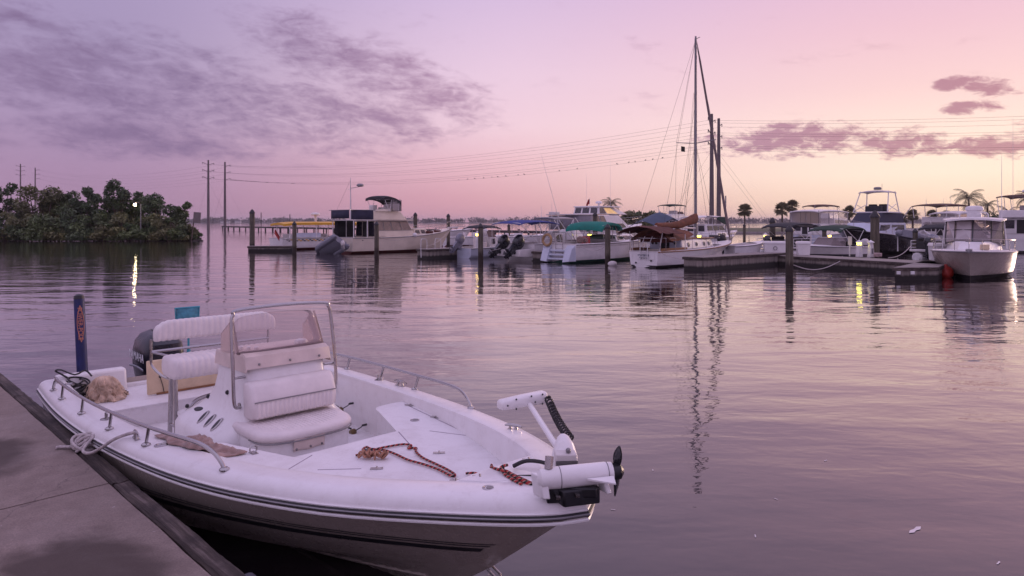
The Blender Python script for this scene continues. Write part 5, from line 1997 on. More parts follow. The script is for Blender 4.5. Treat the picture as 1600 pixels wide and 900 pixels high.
b.grid([[(mx_ + (bx1 - mx_ + 0.05) * i / 8, -1.14 - 0.02 * math.sin(i * 2.1), z0_ + (3.93 - 0.10 * i / 8 - z0_) * j / 4) for j, z0_ in [(jj, 3.02) for jj in range(5)]] for i in range(9)])
b.grid([[(bx1 + 0.05, -1.14 + 2.28 * i / 8, 3.02 + (3.80 - 3.02) * j / 3) for j in range(4)] for i in range(9)])
b.build('side_curtain', clearvinyl, T)
b = MB()
b.tube([(mx_, -1.15, 3.9), (mx_, -1.15, 3.02), (bx1 + 0.05, -1.15, 3.02), (bx1 + 0.05, -1.15, 3.82)], 0.025, 5)
b.tube([(mx_ + 0.7, -1.15, 3.9), (mx_ + 0.7, -1.15, 3.02)], 0.018, 5)
b.build('curtain_binding', darkcanvas, T)
b = MB(); b.box((fx1 - 1.5, 0, 3.05), (0.5, 0.7, 0.5)); b.box((fx1 - 2.2, 0.3, 3.1), (0.4, 0.5, 0.7)); b.build('helm_seat', offwhite, T, bevel=0.04)
b = MB(); b.tube([(0.75, 0, 2.37), (0.75, 0, 5.35)], [0.045, 0.022], 8); b.tube([(0.75, -0.45, 4.55), (0.75, 0.45, 4.55)], 0.014, 5); b.build('mast', alu, T)
b = MB(); b.tube([(0.75, -0.05, 4.62), (1.2, -0.45, 4.72)], 0.018, 5); b.lathe((1.25, -0.48, 4.72), [(0.12, 0), (0.26, 0.05), (0.26, 0.14), (0.16, 0.22)], 12); b.build('mast_radar', dull, T)
for y in (-0.8, 0.9):
    b = MB(); b.tube([(0.75, 0, 5.2), (0.1, y * 1.5, 2.4)], 0.006, 4); b.build('stay', wirem, T)
bowrail(T, H, Lh * 0.52, 0.55, 5)
o, q = cabin(T, 'trunk_cabin', cream, xb - 0.05, xb + 1.7, 0.95, 0.6, 1.22, 1.72, rf=0.35, tuck=0.08)
panes(o, q['stbd'], [(0.10, 0.40, 0.25, 0.75), (0.52, 0.80, 0.25, 0.75)], darkglass)
b = MB(); b.box((Lh + 0.1, 0, 1.75), (0.9, 0.34, 0.10)); b.tube([(Lh + 0.2, 0, 1.72), (Lh + 0.58, 0, 1.68)], 0.05, 6); b.build('bow_pulpit', offwhite, T, bevel=0.02)
b = MB(); b.ball((xa + 3.25, -H.hb(xa + 3.25) + 0.02, 1.24), 0.17, 10, (1.2, 1, 1)); b.build('fender', white, T)
for k in range(2):
    b = MB(); b.box((xa + 5.1 + 0.95 * k, -0.98 + 0.24 * k, 1.42 + 0.05 * k), (0.55, 0.28, 0.20)); b.build('deck_box', marooncanvas, T, bevel=0.04)
b = MB(); b.lathe((0, 0, 0), [(0.035, 0), (0.035, 0.02)], 10, mx=Matrix.Translation((0.75, -B / 2 * 0.955, 0.92)) @ Matrix.Rotation(R(90), 4, 'X')); b.build('exhaust_port', black, T)
trawler_P = P

# inflatable tender hanging at the trawler's stern
t_ = P
dpos = Vector((P.o.x - 1.0 * P.c + 0.35 * P.s, P.o.y - 1.0 * P.s - 0.35 * P.c, 0.42))
T = thing('inflatable_dinghy', 'grey inflatable dinghy tipped up behind the cream trawler', 'dinghy', dpos, P.rz + R(95))
tl = Matrix.Rotation(R(22), 4, 'Y') @ Matrix.Rotation(R(40), 4, 'X')
m = MB()
sh = path([(-1.2, -0.55, 0), (0.6, -0.55, 0), (1.2, -0.35, 0.1), (1.45, 0, 0.18), (1.2, 0.35, 0.1), (0.6, 0.55, 0), (-1.2, 0.55, 0)], 6)
m.tube([tuple(tl @ Vector(p)) for p in [(-1.4, -0.55, 0)] + sh + [(-1.4, 0.55, 0)]], [0.06] + [0.20] * len(sh) + [0.06], 10)
m.build('tube', greytube, T)
m = MB()
m.add([tuple(tl @ Vector(p)) for p in ((-1.2, -0.5, -0.1), (1.0, -0.4, -0.1), (1.3, 0, -0.05), (1.0, 0.4, -0.1), (-1.2, 0.5, -0.1), (-1.2, 0, -0.22), (1.0, 0, -0.2))], [(0, 1, 6, 5), (1, 2, 6), (2, 3, 6), (5, 6, 3, 4)])
m.box((-1.15, 0, 0.05), (0.06, 0.8, 0.4), mx=tl)
m.build('floor', greytube, T)
outboard(T, -1.2, 0, 0.15, 0.55, R(18), cm=offwhite, lm=dull)

# ------------------------------------------------------------------ small skiffs and centre consoles
def console_boat(px, Y, phi, L, B, zs, zb, label, hm=white, top=None, topz=2.05, tx=(1.6, 3.4), motors=1, mm=None, boot=None, tilt=0.0, bow_rail=False, console_=True, name='skiff'):
    P = spot(px, Y, phi, B)
    T = thing(name, label, 'boat', P.o, P.rz)
    H = Hull(T, L, B, zs, zb, hm, boot=boot, fore=0.34, floor=0.28, over=0.16, tw=0.9)
    if console_:
        o, q = cabin(T, 'console', white, L * 0.38, L * 0.38 + 0.75, 0.38, 0.36, 0.30, 1.25, rf=0.2, tuck=0.03)
        panes(o, q['stbd'], [(0.2, 0.7, 0.55, 0.9)], darkglass)
        b = MB(); b.plate([(L * 0.38 + 0.50, -0.36, 1.25), (L * 0.38 + 0.50, 0.36, 1.25), (L * 0.38 + 0.30, 0.30, 1.62), (L * 0.38 + 0.30, -0.30, 1.62)], 0.01); b.build('windscreen', screenglass, T, smooth=0)
        b = MB(); b.box((L * 0.38 - 0.55, 0, 0.62), (0.45, 0.8, 0.66)); b.box((L * 0.38 - 0.75, 0, 1.1), (0.10, 0.8, 0.32)); b.build('helm_seat', vinyl, T, bevel=0.04)
    if top:
        bimini(T, tx[0], tx[1], B * 0.44, topz, top, legs=((tx[0] + 0.1, (tx[0] + tx[1]) / 2 - 0.15), (tx[1] - 0.1, (tx[0] + tx[1]) / 2 + 0.15), ((tx[0] + tx[1]) / 2, (tx[0] + tx[1]) / 2)), zf=zs + 0.02, hwf=B * 0.45)
    ys = [0] if motors == 1 else ([-0.36, 0.36] if motors == 2 else [])
    for y in ys:
        outboard(T, -0.02, y, zs + 0.12, 1.0, tilt, cm=mm, lm=mm)
    if bow_rail:
        bowrail(T, H, L * 0.45, 0.30, 4)
    return P, T, H


P, T, H = console_boat(738, 41, 45, 5.6, 2.1, 0.62, 0.85, 'small white skiff with black folded bimini and one grey outboard tilted up', bluewhite, darkcanvas, 1.92, (0.9, 2.6), 1, mat('grey_cowling', (0.16, 0.16, 0.20), 0.3, var=0.2, coat=0.3), tilt=R(42))
P, T, H = console_boat(838, 38.5, 45, 7.4, 2.6, 0.95, 1.2, 'white fishing boat with blue bimini and two black outboards', white, bluecanvas, 2.22, (-1.2, 2.2), 0, None, boot=None)
# twin outboards on a bracket well aft of the fishing boat's transom
for y in (0.75, -0.45):
    outboard(T, -0.60, y, 0.52, 1.25, R(52), cm=blackpaint)
b = MB(); b.hexa([(-0.95, -0.9, 0.25), (0.05, -1.1, 0.2), (0.05, 1.1, 0.2), (-0.95, 1.1, 0.25)], [(-0.9, -0.9, 0.62), (0.05, -1.1, 0.72), (0.05, 1.1, 0.72), (-0.9, 1.1, 0.62)]); b.build('motor_bracket', offwhite, T, bevel=0.03)
bimini(T, 2.0, 3.9, 0.95, 2.50, dull, rise=0.02, droop=0.03, legs=((2.2, 2.6), (3.7, 3.5), (3.7, 2.6)), zf=0.7, hwf=0.9, name='hard_top', th=0.05, r=0.028)
b = MB()
for sd in (-1, 1):
    b.tube([(2.3, sd * 0.92, 2.4), (3.4, sd * 1.05, 1.2)], 0.025, 6)
    b.tube([(1.2, sd * 1.1, 1.25), (2.3, sd * 0.98, 0.98)], 0.022, 6); b.tube([(2.3, sd * 1.0, 1.55), (1.2, sd * 1.1, 0.95)], 0.022, 6)
    b.tube([(3.9, sd * 0.9, 2.45), (5.2, sd * 1.0, 1.1)], 0.03, 6)
b.build('tower_brace', alu, T)
o, q = cabin(T, 'console', white, 2.5, 3.6, 0.55, 0.5, 0.45, 1.55, rf=0.35)
panes(o, q['stbd'], [(0.15, 0.8, 0.5, 0.9)], darkglass)
b = MB(); b.box((3.0, 0, 2.72), (0.45, 0.5, 0.20)); b.build('electronics_box', offwhite, T, bevel=0.03)
antenna(T, 2.9, -0.4, 2.55, 3.6, 0.42, 0.012)
antenna(T, 2.1, -0.6, 2.5, 0.9, 0); antenna(T, 2.5, 0.6, 2.5, 0.7, 0)
b = MB(); b.hexa([(3.7, -0.75, 1.1), (5.4, -0.55, 1.1), (5.4, 0.55, 1.1), (3.7, 0.75, 1.1)], [(4.3, -0.6, 1.75), (4.7, -0.5, 1.75), (4.7, 0.5, 1.75), (4.3, 0.6, 1.75)]); b.build('bow_tent', white, T, bevel=0.05)
# low white runabouts behind
console_boat(700, 60, 22, 7.0, 2.3, 0.85, 1.05, 'white open boat with maroon boot stripe moored beyond the trawler bow', white, None, boot=bottomred, motors=0)
console_boat(770, 56, 20, 6.2, 2.2, 0.95, 1.2, 'white open boat with side console moored beyond the blue bimini boat', white, None, boot=None, motors=1, mm=offwhite)
console_boat(640, 66, 18, 6.5, 2.2, 1.25, 1.5, 'white open boat with low rails half hidden beyond the trawler foredeck', white, None, boot=bottomdark, motors=0, bow_rail=True)

# ------------------------------------------------------------------ 7 green bimini cruiser
B = 2.9
P = spot(907, 36, 46, B)
T = thing('cruising_sloop', 'white sailing cruiser with green bimini and green waterline stripe', 'boat', P.o, P.rz)
H = Hull(T, 9.0, B, 1.02, 1.28, white, boot=bottomgreen, stripe=(offwhite, 0.1, 0.25), over=0.12, tw=0.80, pw=2.3, fore=0.55, floor=0.55)
b = MB()
for sd in (-1, 1):
    b.hexa([(-0.45, sd * 0.55, 0.05), (0.05, sd * 0.55, 0.05), (0.05, sd * 1.12, 0.10), (-0.45, sd * 1.0, 0.10)], [(-0.20, sd * 0.55, 0.75), (0.05, sd * 0.55, 1.0), (0.05, sd * 1.12, 1.0), (-0.20, sd * 1.02, 0.75)])
for k in range(3):
    b.box((-0.20 + 0.10 * k, 0, 0.22 + 0.22 * k), (0.3, 1.1, 0.10))
b.build('stern_steps', bluewhite, T, bevel=0.02)
b = MB(); b.tube([(-0.15 + 0.02 * math.sin(a * PI / 8), 0.75 + 0.30 * math.cos(a * PI / 8), 1.22 + 0.30 * math.sin(a * PI / 8)) for a in range(16)], 0.07, 8, closed=True); b.build('life_ring', mat('faded_orange', (0.36, 0.22, 0.11), 0.8, var=0.3), T)
for y in (-0.25, 0.25):
    b = MB(); b.tube([(-0.02, y, 0.45), (-0.02, y, 1.5)], 0.016, 5)
    if y < 0:
        for k in range(4):
            b.tube([(-0.02, -0.25, 0.55 + 0.22 * k), (-0.02, 0.25, 0.55 + 0.22 * k)], 0.014, 5)
    b.build('boarding_ladder', steel, T)
rail(T, [(2.2, -1.35, 1.06), (0.8, -1.32, 1.06), (0.1, -1.1, 1.06), (0.05, -0.4, 1.06)], 0.55, 3, 'stern_rail')
rail(T, [(2.2, 1.35, 1.06), (0.8, 1.32, 1.06), (0.1, 1.1, 1.06), (0.05, 0.4, 1.06)], 0.55, 3, 'stern_rail')
bx0, bx1 = P.rd(903, 0, 0.4)[0], P.rd(971, 0, -1.2)[0]
bimini(T, bx0, bx1, 1.30, 2.08, greencanvas, rise=0.16, droop=0.22, legs=((bx0 + 0.2, bx0 + 0.9), (bx1 - 0.1, bx1 - 0.5), ((bx0 + bx1) / 2, (bx0 + bx1) / 2)), zf=1.05, hwf=1.28, th=0.12, lm=steel)
b = MB(); b.sheet([[(bx0 + 0.6 + 2.0 * i / 8, -0.9 + 1.8 * j / 6, 1.35 + 0.16 * math.sin(PI * i / 8) * math.sin(PI * j / 6)) for j in range(7)] for i in range(9)], 0.1); b.build('cockpit_cover', olivecanvas, T)
o, q = cabin(T, 'coachroof', white, bx1 - 0.2, 6.9, 1.02, 0.55, 1.08, 1.48, rf=0.7, tuck=0.12)
panes(o, q['stbd'], [(0.06, 0.34, 0.25, 0.8), (0.40, 0.66, 0.25, 0.8), (0.70, 0.9, 0.25, 0.75)], darkglass)
b = MB(); b.plate([(bx1 - 0.15, -0.98, 1.45), (bx1 + 0.5, -0.9, 1.48), (bx1 - 0.25, -1.0, 2.02), (bx1 - 0.35, -1.0, 2.02)], 0.02); b.build('dodger_wing', clearvinyl, T, smooth=0)
b = MB(); b.ball((0.6, -0.95, 1.25), 0.20, 8, (1.3, 0.8, 1)); b.ball((1.05, -0.9, 1.22), 0.16, 8); b.build('stowed_gear', mat('faded_gear', (0.22, 0.15, 0.13), 0.9, var=0.6, scale=14), T)
b = MB(); b.box((1.5, -0.6, 1.2), (0.5, 0.35, 0.4)); b.build('red_fuel_can', flagred, T, bevel=0.04)
bowrail(T, H, 5.5, 0.55, 4)

# ------------------------------------------------------------------ 8 tall white motor yacht behind
B = 3.9
P = spot(905, 60, 45, B)
T = thing('flybridge_yacht', 'tall white flybridge yacht with orange lit upper windows', 'boat', P.o, P.rz)
H = Hull(T, 12.5, B, 1.4, 2.0, white, boot=bottomdark, over=0.13, tw=0.92, pw=2.5, fore=0.62, floor=0.9)
def Z(py, px=940, y=-1.9): return P.rd(px, py, y)[1]
xa, xb = P.rd(926, 0, -1.7)[0], P.rd(992, 0, -1.7)[0]
o, q = cabin(T, 'saloon', white, xa, xb, 1.7, 1.45, 1.42, Z(336), rf=2.2, tuck=0.1)
panes(o, q['stbd'], [(0.06, 0.24, 0.35, 0.95), (0.27, 0.42, 0.35, 0.95)], tanglass, frame_m=dull)
panes(o, q['stbd'], [(0.50, 0.90, 0.10, 0.45)], darkglass)
panes(o, q['front'], [(0.05, 0.48, 0.3, 0.85), (0.52, 0.95, 0.3, 0.85)], darkglass)
b = MB(); b.hexa([(-0.2, -1.8, Z(336) - 0.02), (xa + 0.4, -1.7, Z(336) - 0.02), (xa + 0.4, 1.7, Z(336) - 0.02), (-0.2, 1.8, Z(336) - 0.02)], [(-0.2, -1.8, Z(336) + 0.08), (xa + 0.4, -1.7, Z(336) + 0.08), (xa + 0.4, 1.7, Z(336) + 0.08), (-0.2, 1.8, Z(336) + 0.08)]); b.build('aft_hardtop', offwhite, T, bevel=0.02)
b = MB()
b.grid([[(0.1 + (xa - 0.1) * i / 6, -1.72 + 0.01 * (i % 2), z) for z in (1.5, 2.1, Z(337))] for i in range(7)])
b.grid([[(0.1, -1.72 + 3.44 * i / 6, z) for z in (1.5, 2.1, Z(337))] for i in range(7)])
so = b.build('cockpit_enclosure', mat('grey_canvas', (0.20, 0.19, 0.22), 0.8, var=0.2), T); so.modifiers.new('solid', 'SOLIDIFY').thickness = 0.02
fx0, fx1 = P.rd(915, 0, 0)[0], P.rd(984, 0, -1.4)[0]
o, q = cabin(T, 'flybridge', white, fx0, fx1, 1.55, 1.15, Z(336) + 0.09, Z(323), rf=2.2, tuck=0.12, ra=0.15)
panes(o, q['stbd'], [(0.30, 0.46, 0.10, 0.85), (0.48, 0.68, 0.10, 0.85)], litglass, name='lit_window')
panes(o, q['aft'], [(0.06, 0.30, 0.15, 0.88), (0.36, 0.62, 0.15, 0.88), (0.68, 0.94, 0.15, 0.88)], darkglass)
panes(o, q['stbd'], [(0.04, 0.26, 0.1, 0.88)], darkglass)
b = MB(); b.box(((fx0 + fx1) / 2 - 0.8, 0, Z(323) + 0.04), (fx1 - fx0 - 1.5, 2.9, 0.10)); b.build('flybridge_roof', white, T, bevel=0.03)
radar(T, fx0 + 1.6, -0.3, Z(323) + 0.35, 0.32, mast=0.3)
b = MB(); b.tube([(fx0 + 0.6, 0, Z(322)), (fx0 + 0.6, 0, Z(308))], 0.02, 5); b.build('flag_pole', alu, T)
b = MB(); b.sheet([[(fx0 + 0.58 - 0.5 * u, 0.03 * math.sin(u * 6), Z(310) - 0.5 * u * u - 0.45 * v) for v in (0, 0.5, 1)] for u in (0, 0.25, 0.5, 0.75, 1)], 0.01); b.build('flag', flagred, T)
antenna(T, fx0 + 1.2, 0.8, Z(322), 3.2, 0.03); antenna(T, fx0 + 2.6, -0.9, Z(322), 4.5, 0.0)
bowrail(T, H, 6.6, 0.75, 6)

# ------------------------------------------------------------------ 9 sailboat with brown covers
B = 2.7
P = spot(1028, 32.6, 51, 1.55)
T = thing('sailboat', 'white sailboat with rust brown sail covers and a tall mast', 'boat', P.o, P.rz)
Lh = P.rd(1142, 386, 0)[0]
H = Hull(T, Lh, B, 0.78, 1.06, white, boot=bottomdark, over=0.20, tw=0.575, pw=2.2, fore=0.34, floor=0.40, rub=teak, chine=0.10)
q = [P.rd(1070, 0, -0.95)[0], P.rd(1120, 0, -0.7)[0]]
o, qq = cabin(T, 'coachroof', white, q[0] - 0.2, q[1], 0.92, 0.55, 0.80, 1.30, rf=0.35, tuck=0.07, rise=-0.02)
for u in (0.20, 0.45, 0.70, 0.86):
    c = sub(qq['stbd'], u, u + 0.01, 0.48, 0.5)[0]
    n_ = (Vector(qq['stbd'][1]) - Vector(qq['stbd'][0])).cross(Vector(qq['stbd'][3]) - Vector(qq['stbd'][0])).normalized()
    fr_ = frame(c, (Vector(qq['stbd'][1]) - Vector(qq['stbd'][0])), n_)
    b = MB(); b.lathe((0, 0, 0), [(0.125, -0.01), (0.125, 0.02), (0.085, 0.025)], 14, mx=fr_ @ Matrix.Diagonal((1.25, 1, 1, 1))); oo = b.build('porthole', dull, o)
    b = MB(); b.lathe((0, 0, 0), [(0.084, 0), (0.084, 0.030)], 12, mx=fr_ @ Matrix.Diagonal((1.25, 1, 1, 1))); b.build('porthole_glass', darkglass, oo)
b = MB(); b.box(((q[0] + q[1]) / 2 - 0.1, 0, 1.325), (q[1] - q[0] - 0.3, 1.3, 0.05)); b.build('cabin_top', teak, T, bevel=0.02)
b = MB(); b.box((q[0] - 0.24, -0.55, 1.06), (0.06, 0.62, 0.5)); b.build('bulkhead', bluewhite, T, bevel=0.01)
b = MB(); b.box((q[0] - 0.24, 0.55, 1.06), (0.06, 0.62, 0.5)); b.build('bulkhead', bluewhite, T, bevel=0.01)
for y in (-0.55, 0.5, 0.7):
    b = MB(); b.lathe((0, 0, 0), [(0.07, 0), (0.07, 0.02)], 12, mx=Matrix.Translation((q[0] - 0.27, y, 1.12)) @ Matrix.Rotation(R(-90), 4, 'Y')); b.build('instrument_dial', black, T)
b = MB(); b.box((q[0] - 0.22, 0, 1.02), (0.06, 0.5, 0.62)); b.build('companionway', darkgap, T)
b = MB()
for sd in (-1, 1):
    b.box((1.5, sd * 0.90, 0.86), (q[0] - 0.2, 0.10, 0.14), rz=sd * 0.09)
b.build('cockpit_coaming', teak, T, bevel=0.02)
mxx = P.rd(1087, 0, 0)[0]
ztop = P.rd(1087, 60, 0)[1]
b = MB(); b.tube([(mxx, 0, 1.0), (mxx, 0, ztop * 0.6), (mxx, 0, ztop)], [0.085, 0.08, 0.06], 10); b.build('mast', dull, T)
b = MB(); b.tube([(mxx + 0.25, 0, ztop + 0.06), (mxx - 0.05, 0, ztop + 0.02)], 0.015, 5); b.lathe((mxx, 0, ztop), [(0.05, 0), (0.05, 0.12)], 8); b.tube([(mxx + 0.3, 0.1, ztop + 0.05), (mxx + 0.3, -0.12, ztop + 0.12)], 0.02, 4); b.build('masthead', dull, T)
zsp = P.rd(1087, 224, 0)[1]
b = MB(); b.tube([(mxx, -1.15, zsp + 0.12), (mxx, 0, zsp), (mxx, 1.15, zsp + 0.12)], 0.022, 6); b.build('spreader', dull, T)
b = MB(); b.box((mxx + 0.1, -0.02, zsp - 0.3), (0.02, 0.02, 0.3)); b.sheet([[(mxx - 0.25 + 0.5 * u, 0.75, zsp - 0.12 - 0.28 * v) for v in (0, 1)] for u in (0, 0.5, 1)], 0.01); b.build('burgee', darkcanvas, T)
def stay(p, q_, r=0.007, name='shroud'):
    b = MB(); b.tube([p, q_], r, 4); return b.build(name, wirem, T)
for sd in (-1, 1):
    stay((mxx, sd * 1.15, zsp + 0.12), (mxx, 0.02, ztop - 0.1)); stay((mxx, sd * 1.15, zsp + 0.12), (mxx - 0.1, sd * 1.2, 0.85)); stay((mxx, 0, zsp), (mxx + 0.4, sd * 1.15, 0.85)); stay((mxx, 0, zsp), (mxx - 0.6, sd * 1.15, 0.85))
    stay((mxx, 0, ztop - 0.05), (0.1, sd * 0.8, 0.85), 0.006, 'backstay')
stay((mxx - 0.06, 0.0, ztop - 0.05), (mxx - 0.15, 0.1, 1.6), 0.006, 'halyard')
stay((mxx - 0.06, -0.1, ztop - 1.0), (mxx - 1.6, -0.1, 1.75), 0.006, 'topping_lift')
stay((mxx - 0.06, -0.1, ztop - 3.0), (mxx - 2.6, -0.1, 1.80), 0.006, 'lazy_jack')
stay((mxx - 0.06, 0.1, ztop - 3.0), (mxx - 1.4, 0.1, 1.80), 0.006, 'lazy_jack')
b = MB()
fp0, fp1 = Vector((mxx + 0.1, 0, ztop - 0.05)), Vector((Lh - 0.12, 0, 1.12))
b.tube([tuple(fp0.lerp(fp1, u)) for u in (0, 0.04, 0.10, 0.5, 0.9, 0.96, 1.0)], [0.012, 0.03, 0.055, 0.075, 0.085, 0.07, 0.03], 8); b.build('furled_jib', mat('furled_sail', (0.22, 0.17, 0.17), 0.8, var=0.2), T)
def drape(P0, P1, h0, h1, w0, w1, m_, name, n=16, seed=0.0, sag=0.1):
    """canvas laid over a boom from P0 to P1, hanging h below and w wide"""
    b = MB()
    rings = []
    for i in range(n + 1):
        u = i / n
        c = Vector(P0).lerp(Vector(P1), u) - Vector((0, 0, sag * math.sin(PI * u)))
        h, w_ = h0 + (h1 - h0) * u, w0 + (w1 - w0) * u
        r_ = []
        for k in range(12):
            a = 2 * PI * k / 12
            j = 1 + 0.22 * mnoise.noise((u * 6 + seed, math.cos(a) * 1.5, math.sin(a) * 1.5))
            r_.append((c.x, c.y + w_ * math.sin(a) * j, c.z - h * 0.5 + h * 0.5 * math.cos(a) * j))
        rings.append(r_)
    b.loft(rings)
    return b.build(name, m_, T, smooth=60)
bx = P.rd(984, 350, 0)
drape((mxx - 0.05, 0, P.rd(1087, 333, 0)[1]), (P.rd(1026, 0, 0)[0], 0, 2.16), 0.56, 0.24, 0.19, 0.12, rustcanvas, 'mainsail_cover', 20, 3.0, 0.16)
b = MB(); b.tube([(mxx, 0, 1.86), (P.rd(1022, 0, 0)[0], 0, 1.98)], 0.05, 8); b.build('boom', alu, T)
ax0 = P.rd(1000, 0, 0)[0]
b = MB(); b.sheet([[(-0.5 + 2.7 * i / 12, 1.15 * (j / 5 - 1), 2.02 - 0.05 * i / 12 - 0.34 * abs(j / 5 - 1) ** 1.5 + 0.03 * math.sin(i * 1.3 + j)) for j in range(11)] for i in range(13)], 0.02); b.build('stern_awning', marooncanvas, T, smooth=60)
b = MB(); b.sheet([[(q[0] - 1.9 + 3.2 * i / 14, 1.12 * (j / 6 - 1) * (1 - 0.25 * i / 14), 1.86 - 0.10 * math.sin(PI * i / 14) - (0.55 - 0.25 * i / 14) * abs(j / 6 - 1) ** 1.7 + 0.05 * mnoise.noise((i * 0.6, j * 0.7, 2))) for j in range(13)] for i in range(15)], 0.02); b.build('spray_dodger', rustcanvas, T, smooth=60)
b = MB(); b.sheet([[(q[0] - 1.2, -0.9 + 1.8 * j / 8, 1.75 - 0.55 * i / 5 + 0.02 * math.sin(j * 2)) for j in range(9)] for i in range(6)], 0.02); so = b.build('dodger_curtain', marooncanvas, T, smooth=60); so.modifiers.new('solid', 'SOLIDIFY').thickness = 0.02
for sd in (-1, 1):
    b = MB(); b.tube([(0.25, sd * 0.72, 0.8), (0.25, sd * 0.9, 1.75)], 0.02, 6); b.build('awning_post', alu, T)
    b = MB(); b.tube([(2.3, sd * 1.1, 0.85), (2.3, sd * 1.1, 1.6)], 0.02, 6); b.build('awning_post', alu, T)
rail(T, [(1.4, -1.02, 0.80), (0.5, -0.85, 0.80), (0.06, -0.68, 0.80), (0.05, 0.68, 0.80), (0.5, 0.85, 0.80), (1.4, 1.02, 0.80)], 0.62, 6, 'pushpit')
b = MB()
for y in (-0.25, 0.15):
    b.tube([(-0.05, y, 0.35), (-0.05, y, 0.95), (0.45, y, 1.5)], 0.02, 6)
for k in range(4):
    b.tube([(-0.05 + (0.1 * k if k > 1 else 0), -0.25, 0.5 + 0.24 * k), (-0.05 + (0.1 * k if k > 1 else 0), 0.15, 0.5 + 0.24 * k)], 0.018, 6)
b.build('boarding_ladder', alu, T)
rail(T, [(Lh - 1.5, -0.62, 1.0), (Lh - 0.6, -0.30, 1.05), (Lh - 0.05, 0, 1.08), (Lh - 0.6, 0.30, 1.05), (Lh - 1.5, 0.62, 1.0)], 0.58, 4, 'pulpit')
for sd in (-1, 1):
    b = MB(); b.tube([(1.4, sd * 1.02, 1.4), (Lh * 0.5, sd * 1.3, 1.45), (Lh - 1.5, sd * 0.62, 1.56)], 0.006, 4); oo = b.build('lifeline', wirem, T)
    for x in (2.9, 4.4, 5.6):
        if x < Lh - 1:
            b = MB(); b.tube([(x, sd * (H.hb(x) - 0.05), 0.85), (x, sd * (H.hb(x) - 0.05), 1.46)], 0.012, 5); b.build('stanchion', steel, oo)
b = MB()
for k, (w_, z) in enumerate(((0.55, 0.60), (0.40, 0.49))):
    for j in range(9):
        y = w_ / 2 - w_ * j / 8
        b.box((-0.012, y, z + 0.01 * math.sin(j * 2.2)), (0.008, 0.035, 0.055 + 0.02 * (j % 3)))
nm = b.build('stern_name', slatecanvas, T, smooth=0)
nm['kind'] = 'stuff'
for (y, z) in ((0.40, 0.22), (-0.42, 0.34)):
    b = MB(); b.lathe((0, 0, 0), [(0.045, 0), (0.045, 0.03)], 10, mx=Matrix.Translation((0.0, y, z)) @ Matrix.Rotation(R(-90), 4, 'Y')); b.build('drain', black, T)
b = MB(); b.box((Lh - 2.5, 0.0, 1.36), (0.5, 0.5, 0.18)); b.build('hatch', darkglass, T, bevel=0.03)

